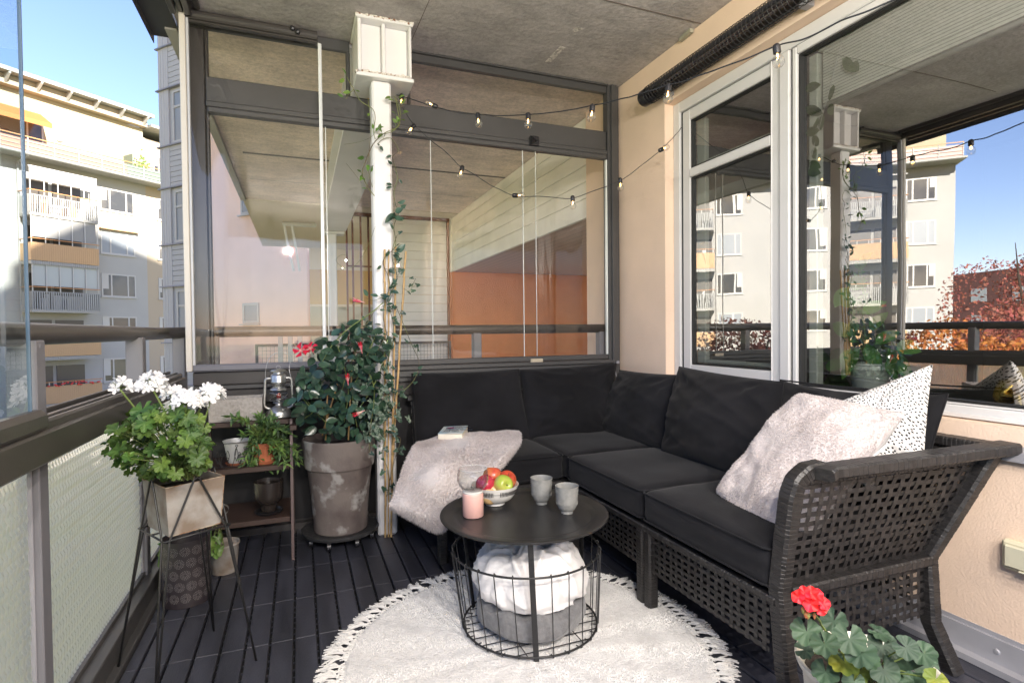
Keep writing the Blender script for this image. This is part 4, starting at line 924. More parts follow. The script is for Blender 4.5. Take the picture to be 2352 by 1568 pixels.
# fur blanket over the left section
rn = random.Random(9)
LAT = [[(965, 1015, 2.88), (1020, 1003, 2.88), (1080, 1000, 2.88), (1140, 1000, 2.86), (1176, 1000, 2.84)],
       [(950, 1022, 2.68), (1010, 1012, 2.68), (1075, 1003, 2.66), (1140, 998, 2.66), (1190, 991, 2.64)],
       [(929, 1066, 2.56), (1000, 1050, 2.50), (1075, 1038, 2.48), (1145, 1030, 2.48), (1197, 1012, 2.50)],
       [(916, 1103, 2.52), (985, 1100, 2.40), (1060, 1090, 2.37), (1120, 1080, 2.37), (1168, 1058, 2.40)],
       [(904, 1138, 2.50), (975, 1150, 2.36), (1045, 1150, 2.33), (1095, 1130, 2.33), (1138, 1085, 2.35)],
       [(894, 1160, 2.48), (958, 1182, 2.35), (1020, 1194, 2.32), (1065, 1160, 2.33), (1108, 1108, 2.34)],
       [(905, 1170, 2.50), (955, 1197, 2.38), (1012, 1222, 2.34), (1050, 1180, 2.35), (1095, 1122, 2.37)]]
LAT = [[at(x, y, 'y', Y) for x, y, Y in row] for row in LAT]
def crm(P, t_):
    n = len(P)-1; k = min(int(t_*n), n-1); f = t_*n-k; p0, p1, p2, p3 = P[max(k-1, 0)], P[k], P[k+1], P[min(k+2, n)]
    return .5*((2*p1)+(p2-p0)*f+(2*p0-5*p1+4*p2-p3)*f*f+(3*p1-p0-3*p2+p3)*f**3)
def bl(u, v):
    p = crm([crm(r, u) for r in LAT], v)
    n1 = noise.noise(V(u*4, v*5, 2)); n2 = noise.noise(V(u*11, v*11, 5)); cr = -abs(noise.noise(V(u*3+v*2, v*4-u, 8)))**.6
    e = min(1, 6*min(u, 1-u, v+.1, 1-v))
    return p+V(0, -.55, .83)*(.018*n1+.006*n2+.028*cr+.012)*e+V(0, -.55, .83)*.018*math.exp(-((u-.86)/.08)**2)
t = MB(); nb = 46; t.grid(bl, nb, nb)
def bl2(u, v):
    p = bl(.03+.94*u, .03+.94*v); return p+V(-.01*u, .030, -.030 if v < .5 else -.012)
top = len(t.f); t.grid(bl2, nb, nb); t.f[-nb*nb:] = [q[::-1] for q in t.f[-nb*nb:]]
for k in range(nb):                                    # close the rim
    for e in (lambda s: (s, 0), lambda s: (s, 1), lambda s: (0, s), lambda s: (1, s)):
        a, b = e(k/nb), e((k+1)/nb); t.add([bl(*a), bl(*b), bl2(*b), bl2(*a)], [(0, 1, 2, 3)])
o = t.build('fur_blanket', m_fur, smooth='all'); tagset(o, 'pale pink fur blanket draped over the left end of the sofa', 'blanket')
h = MB(); fur(h, surf_from(t, top, -1), 46000, .013, .0007, rn); 
g2 = MB(); 
for k in range(nb):
    for e in (lambda s: (s, 1), lambda s: (0, s), lambda s: (1, s)):
        a, b = e(k/nb), e((k+1)/nb); g2.add([bl(*a), bl(*b), bl2(*b), bl2(*a)], [(0, 1, 2, 3)])
fur(h, surf_from(g2, len(g2.f)), 4000, .012, .0008, rn); fur(h, surf_from(g2, len(g2.f), -1), 4000, .012, .0008, rn); h.build('fur', m_furh, o, kind='stuff')
# paperback on the blanket
t = thing('book', 'thick paperback with a pale blue cover lying on the fur blanket', 'book', at(1045, 1000, 'z', .525))
a, b, c, d = at(1006, 1011, 'z', .515), at(1066, 1011, 'z', .515), at(1085, 985, 'z', .548), at(1037, 984, 'z', .55)
u_ = (b-a).normalized(); u_.z = 0; u_.normalize(); v_ = V(-u_.y, u_.x, 0); v_ = (c-b).normalized(); v_.z = 0; v_.normalize(); v_ = (v_-u_*v_.dot(u_)).normalized(); W_, D_ = .125, .20; T_ = .036
o0 = V(a.x, a.y, .510)
def bk(x, y, z): return o0+u_*x+v_*y+V(0, 0, z+.03*y)
def bbox(mb, x0, x1, y0, y1, z0, z1): mb.add([bk(x0,y0,z0),bk(x1,y0,z0),bk(x1,y1,z0),bk(x0,y1,z0),bk(x0,y0,z1),bk(x1,y0,z1),bk(x1,y1,z1),bk(x0,y1,z1)], [(0,3,2,1),(4,5,6,7),(0,1,5,4),(1,2,6,5),(2,3,7,6),(3,0,4,7)])
p = MB(); bbox(p, .001, W_-.002, .001, D_-.002, .002, T_); pm = mat('paper_block', (.80, .74, .62), .9, bump=.3, bs=500, stretch=(.1, .1, 4), bdist=.001); p.build('pages', pm, t)
p = MB(); bbox(p, 0, W_, 0, D_, 0, .0018); p.build('back_cover', m_blackp, t)
p = MB(); p.add([bk(0, 0, T_+.001), bk(W_, 0, T_+.005), bk(W_, D_, T_+.001), bk(0, D_, T_+.001), bk(0, 0, T_+.003), bk(W_, 0, T_+.007), bk(W_, D_, T_+.003), bk(0, D_, T_+.003)], [(0,3,2,1),(4,5,6,7),(0,1,5,4),(1,2,6,5),(2,3,7,6),(3,0,4,7)])
cv = p.build('front_cover', mat('pale_blue_cover', (.46, .62, .70), .4, col2=(.75, .78, .76), vs=14), t)
p = MB(); c_ = bk(.045, .12, T_+.0065); p.lathe(c_, [(.018, 0), (.018, .0006), (0, .0008)], 20, ax=V(0, 0, 1)); p.build('round_sticker', mat('magenta', (.35, .01, .16), .4), cv)
def text(s, org, ax, ay, size, m, parent, name='lettering', ext=.0004, align='LEFT'):
    cu = bpy.data.curves.new(name, 'FONT'); cu.body = s; cu.size = size; cu.extrude = ext; cu.align_x = align
    ob = bpy.data.objects.new(name, cu); COL.objects.link(ob); dg = bpy.context.evaluated_depsgraph_get(); me = bpy.data.meshes.new_from_object(ob.evaluated_get(dg)); bpy.data.objects.remove(ob)
    ax = V(*ax).normalized(); ay = V(*ay).normalized(); az = ax.cross(ay); M_ = Matrix((ax, ay, az)).transposed().to_4x4(); M_.translation = V(*org); me.transform(M_); me.materials.clear(); me.materials.append(m)
    o = bpy.data.objects.new(name, me); COL.objects.link(o); o.parent = parent
    if parent.type == 'EMPTY': o.matrix_parent_inverse = Matrix.Translation(-parent.location)
    return o
m_ink = mat('dark_ink', (.02, .03, .06), .5)
for k, s in enumerate(('SALLY', 'ROONEY', 'BEAUTIFUL', 'WORLD, WHERE', 'ARE YOU')):
    text(s, bk(.022 if k > 1 else .05, .165-k*.034, T_+.0078), u_, v_+V(0, 0, .03), .024 if k < 2 else .019, m_ink, cv)
# ================================================================== RUG
RC = V(.685, 1.665, 0); RR = .590
t = thing('rug', 'round white wool rug with a knotted fringe under the wire table', 'rug', RC)
p = MB()
def rg(u, v):
    th = 2*pi*u; r = RR*v; z = .013+.0022*noise.noise(V(cos(th)*r*30, sin(th)*r*30, 0))+.003*noise.noise(V(cos(th)*r*5, sin(th)*r*5, 3))
    if v > .97: z = .013-(v-.97)/.03*.010
    return RC+V(cos(th)*r, sin(th)*r, z)
p.grid(rg, 200, 90, wrapu=True); p.build('pile', m_rug, t, smooth='all')
h = MB(); rn = random.Random(12)
for _ in range(26000):
    r = RR*math.sqrt(rn.random())*.985; th = rn.uniform(0, 2*pi); q = rg(th/(2*pi), r/RR); d = V(rn.gauss(0, .6), rn.gauss(0, .6), 1).normalized(); s = V(cos(th*7), sin(th*9), 0)*.0012
    q.z -= .002; h.add([q-s, q+s, q+d*.006+s, q+d*.006-s], [(0, 1, 2, 3)])
h.build('tufts', m_fringe, t, kind='stuff')
f = MB(); nt_ = 132
for k in range(nt_):
    th = 2*pi*(k+rn.uniform(-.38, .38))/nt_; d = V(cos(th), sin(th), 0); s = V(-d.y, d.x, 0); base = RC+d*(RR-.004)+V(0, 0, .008); kn = base+d*rn.uniform(.008, .020)+s*rn.uniform(-.007, .007)
    for sg in (-1, 1): f.tube([base+s*.013*sg, base+d*.009+s*.006*sg, kn], .0022, 5)
    f.lathe(kn-V(0, 0, .004), [(0, 0), (.0045, .002), (.0055, .0045), (.0035, .008), (0, .009)], 6)
    sw = rn.uniform(-.5, .5)
    for j in range(5): b0 = base-d*.006+s*rn.uniform(-.012, .012); f.tube([b0, b0+d*.012+V(0, 0, .002), b0+d*rn.uniform(.016, .026)+s*rn.uniform(-.006, .006)-V(0, 0, .004)], .0022, 4)
    for j in range(14):
        a = rn.uniform(-.55, .55)+sw; dd = (d*cos(a)+s*sin(a)); L_ = rn.uniform(.045, .072); b2 = rn.uniform(-.35, .35)
        f.tube([kn, kn+dd*L_*.35+V(0, 0, rn.uniform(0, .006)), kn+dd*L_*.7+s*b2*L_*.3+V(0, 0, rn.uniform(-.003, .005)), kn+dd*L_+s*b2*L_*.7+V(0, 0, rn.uniform(-.006, .001))], [.0023, .0023, .0021, .0016], 4)
f.build('fringe', m_fringe, t, kind='stuff')
# ================================================================== WIRE BASKET TABLE
TC = V(.757, 1.800, 0); zr = .285; r0_, r1_ = .235, .262
t = thing('basket_table', 'round black metal tray table on a wire basket', 'table', TC)
p = MB(); TT = .398
TRC = V(.745, 1.822, 0)
p.lathe(TRC, [(0, TT), (.235, TT), (.243, TT+.0015), (.250, TT+.0065), (.262, TT+.009), (.285, TT+.0115), (.297, TT+.013), (.3005, TT+.0115), (.3015, TT+.008), (.300, TT+.0055), (.285, TT+.006), (.25, TT+.002), (.24, TT-.003), (0, TT-.003)], 96)
p.build('tray', mat('black_tray', (.022, .022, .023), .36, bump=.08, bs=500, bdist=.0005, var=.2, vs=5), t, smooth=50)
def pr(th, z): f = z/zr; r = r0_+(r1_-r0_)*f; c_ = TC.lerp(TRC, min(1, z/.4)); return V(c_.x+cos(th)*r, c_.y+sin(th)*r, z)
th0 = math.atan2(-.202, -.067)
for z, nm in ((zr, 'middle_ring'), (.026, 'bottom_ring')):
    p = MB(); p.tube([pr(2*pi*k/72, z) for k in range(73)], .0036, 8, caps=False); p.build(nm, m_black, t, smooth='all')
for k in range(3):
    th = th0+k*2*pi/3; p = MB(); a, b = pr(th, .014), pr(th, TT-.004); p.pbox(a, b, .018, .004, up=V(cos(th), sin(th), 0)); p.build('flat_leg', m_black, t)
nW = 27
for k in range(nW):
    if k % 9 == 0: continue
    th = th0+2*pi*k/nW; o_ = V(cos(th), sin(th), 0); p = MB(); a = pr(th, .020)+o_*.005; b = pr(th, zr+.004)+o_*.005
    p.tube([pr(th, .020)-o_*.02, pr(th, .020), a+V(0, 0, .004), b, b-o_*.004+V(0, 0, .004), pr(th, zr+.002)-o_*.006], .0019, 6); p.build('wire', m_black, t, smooth='all')
p = MB()
for k in range(-4, 5):
    y = k*.048; L_ = math.sqrt(max(0, .233**2-y*y)); p.tube([TC+V(-L_, y, .026), TC+V(L_, y, .026)], .0018, 5)
for y in (-.1, .1): L_ = math.sqrt(.233**2-y*y); p.tube([TC+V(y, -L_, .029), TC+V(y, L_, .029)], .0018, 5)
p.build('floor_wires', m_black, t, smooth='all')
# fleece throws inside
def throw(name, label, m, z0, z1, rr, seed, fold, zpow=.6, foldamp=.014):
    p = MB()
    def f(u, v):
        th = 2*pi*u; e = V(cos(th), sin(th), 0); q = pi*v-pi/2; r = max(0, cos(q))**.45; zz = sin(q); zt = z0+(z1-z0)*(.5+.5*math.copysign(abs(zz)**zpow, zz))
        R_ = rr*(1-.35*max(0, (zt-z0)/(z1-z0)-.35)**1.2*fold)
        n_ = noise.noise(V(cos(th)*1.6+seed, sin(th)*1.6, zt*7)); w_ = noise.noise(V(cos(th)*1.3, sin(th)*1.3+seed, zt*3))
        q3 = V(e.x*r*.22, e.y*r*.22, zt); wv = V(noise.noise(q3*7+V(seed, 0, 0)), noise.noise(q3*7+V(0, seed, 4)), noise.noise(q3*7+V(3, 0, seed)))
        cre = -abs(noise.noise(q3*6.5+wv*1.4+V(0, 0, seed)))**.55 - .35*abs(noise.noise(q3*15+wv*2))**.6
        R2 = R_*r*(1+.07*n_)+foldamp*cre
        top = max(0, zz)*(.035*noise.noise(V(e.x*r*2.2+seed, e.y*r*2.2, 1))+.028*cre)
        return TC+V(e.x*R2, e.y*R2, 0)+V(0, 0, zt+top*1.3)
    p.grid(f, 120, 60, wrapu=True); o = p.build(name, m, smooth='all'); tagset(o, label, 'blanket'); return o
throw('fleece_throw', 'crumpled white fleece throw bulging in the wire basket on top of the grey one', m_white_fleece, .115, .335, .222, 3, 1.6, foldamp=.030)
throw('fleece_throw', 'grey fleece throw folded at the bottom of the wire basket', m_grey_fleece, .031, .150, .205, 9, .1, zpow=.5, foldamp=.008)
# ================================================================== THINGS ON THE TRAY
ZT = TT+.0008
m_bowl = mat('white_glaze', (.78, .76, .72), .12, bump=.02, bs=8); m_mug = mat('grey_glaze', (.30, .30, .285), .22, col2=(.24, .24, .23), vs=40, bump=.05, bs=90)
BC = at(1142, 1150, 'z', ZT); BC = V(.688, 1.975, ZT)
t = thing('fruit_bowl', 'white bowl with a black leaf border holding apples', 'bowl', BC)
p = MB(); p.lathe(BC, [(0, .002), (.036, .0), (.038, .002), (.037, .010), (.048, .013), (.068, .026), (.083, .048), (.090, .074), (.0915, .077), (.0895, .077), (.086, .070), (.079, .047), (.064, .027), (.04, .016), (0, .013)], 64); bw = p.build('bowl', m_bowl, t, smooth=50)
p = MB()
for k in range(96):
    if (k % 32) in (0, 1, 30, 31): continue
    th = 2*pi*k/96+.3; o_ = V(cos(th), sin(th), 0); 
    for za, zb in ((.050, .057), (.059, .067)):
        ra, rb = .0865+(za-.05)*.25, .0865+(zb-.05)*.25; p.pbox(BC+o_*(ra+.0003)+V(0, 0, za), BC+o_*(rb+.0003)+V(0, 0, zb), .0022, .0012, up=o_)
p.lathe(BC, [(.0885, .0575), (.0890, .0588)], 64); p.build('leaf_border', m_blackp, bw)
def apple_mat(nm, a, b, sc=7, cs=(.35, .6)): m = mat(nm, a, .22, col2=b, vs=sc, cs=cs, bump=.03, bs=60); return m
ap = [(V(-.042, -.012, .082), apple_mat('apple_red', (.42, .02, .05), (.50, .10, .09)), (-.3, -.2, 1), 'deep red apple at the left of the bowl'),
      (V(.004, .038, .098), apple_mat('apple_orange', (.50, .05, .04), (.62, .36, .08), 9), (.2, .3, 1), 'red and yellow apple at the back of the bowl'),
      (V(.020, -.040, .080), apple_mat('apple_green', (.36, .46, .06), (.55, .28, .16), 7, (.45, .62)), (.15, -1, .25), 'green apple at the front of the bowl with its blossom end showing'),
      (V(.052, .008, .084), apple_mat('apple_stripe', (.46, .06, .03), (.60, .40, .14), 16), (.1, -.5, 1), 'orange striped apple at the right of the bowl'),
      (V(-.030, -.030, .048), apple_mat('apple_pale', (.55, .20, .14), (.62, .42, .2), 8), (0, -1, .6), 'pinkish apple low in the bowl behind the glass')]
for dv, m, ax, lb in ap:
    p = MB(); R_ = .038; ax = V(*ax).normalized(); prof = []
    for k in range(25):
        q = pi*k/24; r = R_*(sin(q)**.92)*(1+.04*cos(q)); z = -R_*.93*cos(q)
        if q < .5: z += .009*(1-q/.5)**1.5
        if q > pi-.6: z -= .013*((q-(pi-.6))/.6)**1.4
        prof.append((r, z))
    p.lathe(BC+dv, prof, 32, ax=ax, fn=lambda r, z, th: r*(1+.02*sin(5*th)*(1 if z < 0 else .4)) if r > .001 else 0); o = p.build('apple', m, smooth='all'); tagset(o, lb, 'apple', 'apples in the bowl')
    p = MB(); e = BC+dv+ax*.022; p.tube([e, e+ax*.014+V(.002, .001, 0)], .0012, 5); s0 = BC+dv-ax*.030
    for k in range(5): th = k*1.256; a1 = ax.orthogonal().normalized(); b1 = ax.cross(a1); dd = a1*cos(th)+b1*sin(th); p.add([s0-ax*.0, s0+dd*.004-ax*.001, s0+dd*.002-ax*.004], [(0, 1, 2)])
    p.build('stalk', m_stemb, o)
def mug(c, label):
    t = thing('mug', label, 'mug', c, 'grey ceramic mugs')
    p = MB(); p.lathe(c, [(0, .001), (.021, 0), (.0225, .002), (.022, .010), (.030, .017), (.0365, .030), (.0395, .05), (.0405, .075), (.042, .098), (.0425, .1005), (.0405, .1005), (.039, .095), (.038, .05), (.033, .03), (.02, .018), (0, .016)], 48); b_ = p.build('cup', m_mug, t, smooth=50)
    p = MB()
    for k in range(24):
        th = 2*pi*k/24; o_ = V(cos(th), sin(th), 0)
        for r, z, s in ((.0409, .086, .0042), (.0405, .0775, .0026)):
            q = c+o_*r+V(0, 0, z); a1 = V(-o_.y, o_.x, 0); p.tube([q+(a1*cos(g)+V(0, 0, 1)*sin(g))*s for g in [2*pi*i/8 for i in range(9)]], .0006 if s > .003 else .0005, 4, caps=False)
            if s > .003: p.lathe(q-o_*.0005, [(.0014, 0), (.0011, .0012), (0, .0016)], 6, ax=o_)
        q = c+o_*.0385+V(0, 0, .038); a1 = V(-o_.y, o_.x, 0); p.tube([q+a1*.0035+V(0, 0, .006)+o_*.0012, q+a1*.003-V(0, 0, .002), q-V(0, 0, .006)-o_*.0012, q-a1*.003-V(0, 0, .002), q-a1*.0035+V(0, 0, .006)+o_*.0012], .0006, 4)
    p.build('relief_band', m_mug, b_, smooth='all')
mug(V(.852, 1.905, ZT), 'grey ceramic mug behind and left of the other mug'); mug(V(.893, 1.772, ZT), 'grey ceramic mug nearer the tray edge on the right')
c = V(.570, 1.875, ZT)
t = thing('candle_holder', 'ribbed pink candle holder with a clear glass bowl upside', 'candle holder', c)
p = MB(); p.lathe(c, [(0, 0), (.034, 0), (.037, .003), (.037, .078), (.0355, .084), (.033, .086)], 96, fn=lambda r, z, th: r*(1+.018*abs(sin(th*16))) if r > .03 and .002 < z < .080 else r); p.build('base', mat('pink_ceramic', (.72, .43, .38), .6), t, smooth=60)
p = MB(); p.lathe(c, [(.0345, .084), (.036, .089), (.034, .091), (0, .089)], 48); p.build('lid', m_bowl, t, smooth=50)
p = MB(); p.lathe(c, [(.012, .0895), (.013, .091), (.010, .0915), (0, .0915)], 24); p.tube([c+V(0, 0, .091), c+V(.001, 0, .099)], .0012, 5); p.build('wick', m_black, t)
m_cg = glass_mat('clear_glass', (.97, .98, .98), .05)
p = MB(); gp = [(.0, .094), (.030, .094), (.042, .101), (.052, .115), (.057, .134), (.0555, .152), (.051, .170), (.0500, .172), (.0493, .170), (.054, .150), (.0553, .134), (.050, .117), (.040, .104), (.028, .0965), (0, .0965)]; p.lathe(c, gp, 56); p.build('glass_bowl', m_cg, t, smooth=60)
p = MB(); p.tube([c+V(.0505*cos(2*pi*k/48), .0505*sin(2*pi*k/48), .1715) for k in range(49)], .0009, 6, caps=False); p.build('glass_rim', mat('glass_rim', (.8, .8, .8), .1, spec=1), t, smooth='all')
# ================================================================== COLUMN
t = thing('steel_column', 'white painted square steel column with a welded bracket under the ceiling', 'column', (.414, 2.94, 0))
p = MB(); p.rbox((.365, 2.888, 0), (.463, 2.986, 2.348), .010); p.build('shaft', m_whsteel, t, smooth=30)
p = MB(); x0, x1, y0, y1 = .287, .578, 2.862, 3.15
p.rbox((x0, y0, 2.352), (x1, y1, 2.372), .004)
p.build('base_plate', m_whsteel, t, smooth=30)
p = MB(); p.rbox((x0+.01, y0+.006, 2.376), (x0+.028, y1, 2.640), .004); p.rbox((x1-.022, y0+.006, 2.376), (x1-.010, y1, 2.640), .004)   # side plates
p.rbox((.419, y0+.02, 2.376), (.437, y1, 2.640), .004); p.rbox((x0+.029, y0+.055, 2.376), (.418, y0+.07, 2.640), .006); p.rbox((.438, y0+.055, 2.376), (x1-.023, y0+.07, 2.640), .006)
p.build('web', m_whsteel, t, smooth=30)
p = MB(); p.rbox((x0, y0, 2.641), (x1, y1, 2.659), .004); p.build('head_plate', m_whsteel, t, smooth=30)
p = MB(); rn = random.Random(2)
def weld(a, b, r=.006, n=40):
    a, b = V(*a), V(*b); p.tube([a.lerp(b, i/n)+V(rn.gauss(0, .0015), rn.gauss(0, .0012), rn.gauss(0, .002)) for i in range(n+1)], [r*rn.uniform(.6, 1.4) for _ in range(n+1)], 6)
weld((x0+.02, y0+.006, 2.378), (x1-.02, y0+.006, 2.378)); weld((x0, y0+.004, 2.656), (x1, y0+.004, 2.656), .007); weld((x0+.005, y0, 2.37), (x0+.005, y0+.05, 2.37), .008)
p.build('weld_bead', mat('weld_with_rust', (.72, .68, .62), .8, col2=(.22, .10, .05), vs=60, cs=(.38, .46), bump=.6, bs=90), t, smooth='all')
for (cx, sx, b_) in ((x0+.03, 1, 0), (.418, -1, 0), (.438, 1, 0), (x1-.024, -1, 0)):   # rounded root fillets
    pass
# ================================================================== HEATER
t = thing('patio_heater', 'long black infrared heater with a wire guard on the wall above the window', 'heater', (1.9, 2.2, 2.4))
HX, HZ = 1.905, 2.408; ya, yb = 1.47, 2.735
p = MB(); pts = []
def hous(u, v):
    a = radians(-35+215*u); r = .046; return V(HX+.010+r*cos(a)*.95, ya+(yb-ya)*v, HZ+.006+r*sin(a))
p.grid(hous, 18, 4); p.build('housing', mat('heater_housing', (.06, .06, .075), .35, metal=.6), t, smooth='all')
p = MB(); p.grid(lambda u, v: V(HX+.008+.038*cos(radians(-25+205*u)), ya+.01+(yb-ya-.07)*v, HZ+.004+.038*sin(radians(-25+205*u))), 14, 40); p.build('reflector', mat('polished_reflector', (.32, .29, .28), .35, metal=1, bump=.2, bs=18, bdist=.004), t, smooth='all')
p = MB(); p.lathe((HX, yb-.05, HZ), [(0, 0), (.046, 0), (.048, .004), (.048, .05), (.044, .055), (0, .055)], 28, ax=V(0, 1, 0)); p.lathe((HX, ya, HZ), [(0, 0), (.046, 0), (.048, .004), (.048, .04), (0, .04)], 28, ax=V(0, 1, 0)); p.build('end_cap', m_blackp, t, smooth=40)
p = MB(); p.tube([(HX-.006, ya+.03, HZ-.006), (HX-.006, yb-.05, HZ-.006)], .0085, 12); p.build('heating_tube', mat('dark_quartz', (.03, .02, .02), .08, spec=1), t, smooth='all')
y = ya+.05; k = 0; p = MB()
while y < yb-.06:
    c_ = V(HX, y, HZ); p.tube([c_+V(cos(a)*.050, .006*sin(a*.5), sin(a)*.050) for a in [radians(95+235*i/16) for i in range(17)]], .0019, 5); y += .0235
p.tube([(HX-.05, ya, HZ-.012), (HX-.05, yb-.02, HZ-.012)], .002, 5); p.tube([(HX-.012, ya, HZ-.05), (HX-.012, yb-.02, HZ-.05)], .002, 5)
p.build('wire_guard', m_black, t, smooth='all')
p = MB(); p.rbox((HX+.045, yb-.16, HZ-.03), (XW-.001, yb-.12, HZ+.0), .002); p.build('wall_bracket', m_flash, t); p = MB(); p.rbox((HX+.045, ya+.2, HZ-.03), (XW-.001, ya+.24, HZ+.0), .002); p.build('wall_bracket', m_flash, t)
# small junction piece at the ceiling and clip
t = thing('ceiling_anchor', 'short pale plastic strip fixed at the edge of ceiling and wall', 'anchor', at(1575, 82, 'z', CZ))
a, b = at(1563, 93, 'z', CZ-.012), at(1589, 70, 'z', CZ-.012); p = MB(); p.pbox(a, b, .022, .02); p.build('strip', mat('old_beige_plastic', (.38, .36, .28), .6), t)
# spotlights clamped on the track
t = thing('clamp_spotlight', 'small pair of black round clips on the ceiling track', 'clip', at(675, 66, 'y', YG-.09))
c_ = at(671, 63, 'y', YG-.1); p = MB(); p.lathe(c_, [(0, .002), (.010, .0), (.012, -.004), (.012, -.02), (0, -.02)], 16, ax=V(-.1, -1, -.1)); c2 = at(683, 71, 'y', YG-.1); p.lathe(c2, [(0, .002), (.010, .0), (.012, -.004), (.012, -.02), (0, -.02)], 16, ax=V(-.1, -1, -.1)); p.build('clip', m_blackp, t, smooth=40)
# ================================================================== STRING LIGHTS
m_cable = mat('black_cable', (.015, .017, .022), .5)
m_bulb = glass_mat('bulb_glass', (.97, .97, .97), .10)
m_fil = bpy.data.materials.new('glowing_filament'); m_fil.use_nodes = True; b_ = m_fil.node_tree.nodes['Principled BSDF']; b_.inputs['Emission Color'].default_value = (1, .55, .18, 1); b_.inputs['Emission Strength'].default_value = 1.6; b_.inputs['Base Color'].default_value = (.8, .5, .2, 1)
FILL_W = 0
def bulb(parent, p0, tilt, on=True):
    d = V(*tilt).normalized()                            # from the socket towards the bulb
    p = MB(); p.lathe(p0, [(0, -.006), (.006, -.006), (.0105, -.002), (.0115, .004), (.0115, .022), (.010, .0235), (0, .0235)], 18, ax=d); so_ = p.build('socket', m_blackp, parent, smooth=40)
    p = MB(); p.lathe(p0, [(.0095, .022), (.0095, .027), (.0125, .033), (.0165, .040), (.018, .048), (.0165, .056), (.011, .0625), (.005, .0652), (0, .0655)], 20, ax=d); p.build('bulb', m_bulb, so_, smooth='all')
    p = MB(); a = d.orthogonal().normalized(); b = d.cross(a); c_ = p0+d*.036; p.tube([p0+d*.026+a*.003, c_+a*.006, c_+b*.004+d*.005, c_-a*.006, p0+d*.026-a*.003], .0009, 5); p.tube([p0+d*.024, p0+d*.033], .0022, 6); p.build('filament', m_fil, so_)
    if FILL_W <= 0: return
    L_ = bpy.data.lights.new('added_fill_light', 'POINT'); L_.energy = FILL_W; L_.color = (1, .93, .85); L_.shadow_soft_size = .008; lo = bpy.data.objects.new('added_fill_light', L_); COL.objects.link(lo); lo.parent = parent; lo.matrix_parent_inverse = Matrix.Translation(-parent.location); lo.location = p0+d*.046
t = thing('string_lights', 'black festoon cable with lit clear bulbs swinging from the column across the window corner, with added fill bulbs out of view', 'string lights', dep(862, 205, 3.02))
pts = [(862, 205, 3.03), (890, 210, 3.0), (905, 216, 3.0), (922, 221, 2.98), (960, 233, 2.9), (1003, 247, 2.82), (1050, 258, 2.74), (1098, 263, 2.66), (1150, 266, 2.55), (1213, 264, 2.43), (1290, 256, 2.32), (1360, 243, 2.22), (1420, 229, 2.12), (1470, 216, 2.03), (1533, 196, 1.95), (1590, 180, 1.87), (1700, 140, 1.75), (1787, 105, 1.68), (1850, 88, 1.62), (1930, 50, 1.54), (2050, 2, 1.45), (2200, -70, 1.36)]
FILL_RUN = [V(1.72, .45, 2.30), V(1.45, .0, 2.06), V(1.0, -.45, 1.95), V(.5, -.5, 1.96), V(0, -.45, 2.02), V(-.3, -.25, 2.2), V(-.45, -.2, 2.45), V(-.2, -1.0, 2.1), V(.5, -1.4, 1.98), V(1.3, -1.5, 2.05), V(1.9, -1.3, 2.5)]  # added cable run behind the camera, carries the fill bulbs
P3 = smoothpts([dep(*q) for q in pts]+FILL_RUN, 8); P3 = [q+V(0, 0, .003*noise.noise(q*14)) for q in P3]
p = MB(); p.tube(P3, .0026, 6); p.build('cable', m_cable, t, smooth='all')
for (x, y, z, tl) in ((922, 219, 2.98, (0, 0, -1)), (1003, 246, 2.82, (-.75, .2, .35)), (1097, 262, 2.66, (.12, 0, -1)), (1213, 262, 2.43, (0, 0, -1)), (1361, 243, 2.22, (-.1, .05, -1)), (1535, 196, 1.95, (-.05, 0, -1)), (1783, 106, 1.68, (.18, 0, -1))):
    bulb(t, dep(x, y, z), tl)
FILL_W = 9.0  # interior fill comes from these unseen added bulbs; the visible ones only glow
for q in (FILL_RUN[2], FILL_RUN[3], FILL_RUN[4], FILL_RUN[7], FILL_RUN[8], FILL_RUN[9]): bulb(t, q, (0, 0, -1))
FILL_W = 0
t = thing('string_lights', 'thin black festoon cable with small lit bulbs sagging in front of the glass partition', 'string lights', dep(918, 228, 3.0))
pts = [(905, 222, 3.0), (925, 250, 2.98), (950, 286, 2.95), (985, 318, 2.92), (1030, 355, 2.88), (1058, 383, 2.86), (1100, 408, 2.84), (1140, 432, 2.84), (1180, 449, 2.84), (1240, 452, 2.86), (1290, 455, 2.88), (1317, 455, 2.9), (1370, 437, 2.94), (1424, 415, 2.98), (1470, 383, 2.97), (1512, 350, 2.98), (1545, 318, 3.07), (1573, 284, 3.16)]
P3 = smoothpts([dep(*q) for q in pts], 8); P3 = [q+V(0, 0, .004*noise.noise(q*12)) for q in P3]
p = MB(); p.tube(P3, .0019, 6); p.build('cable', m_cable, t, smooth='all')
for (x, y, z, tl) in ((952, 288, 2.95, (-.6, 0, -.7)), (1062, 383, 2.86, (-.25, 0, -1)), (1179, 449, 2.84, (1, 0, .05)), (1315, 452, 2.9, (.05, 0, -1)), (1424, 411, 2.98, (.1, 0, -1)), (1515, 346, 2.98, (.5, 0, .25))):
    bulb(t, dep(x, y, z), tl)
# ================================================================== WALL BOX
t = thing('outlet_box', 'cream weatherproof outlet box on the apricot wall at the right edge', 'outlet', (XW, .96, .38))
p = MB(); p.rbox((XW-.030, .855, .330), (XW, 1.004, .420), .008); p.build('body', mat('cream_plastic', (.62, .58, .42), .45), t, smooth=30)
p = MB(); p.rbox((XW-.040, .868, .342), (XW-.0305, .992, .408), .006); p.rbox((XW-.043, .90, .336), (XW-.031, .955, .341), .002); p.build('lid', mat('cream_plastic_lid', (.60, .57, .43), .4), t, smooth=30)
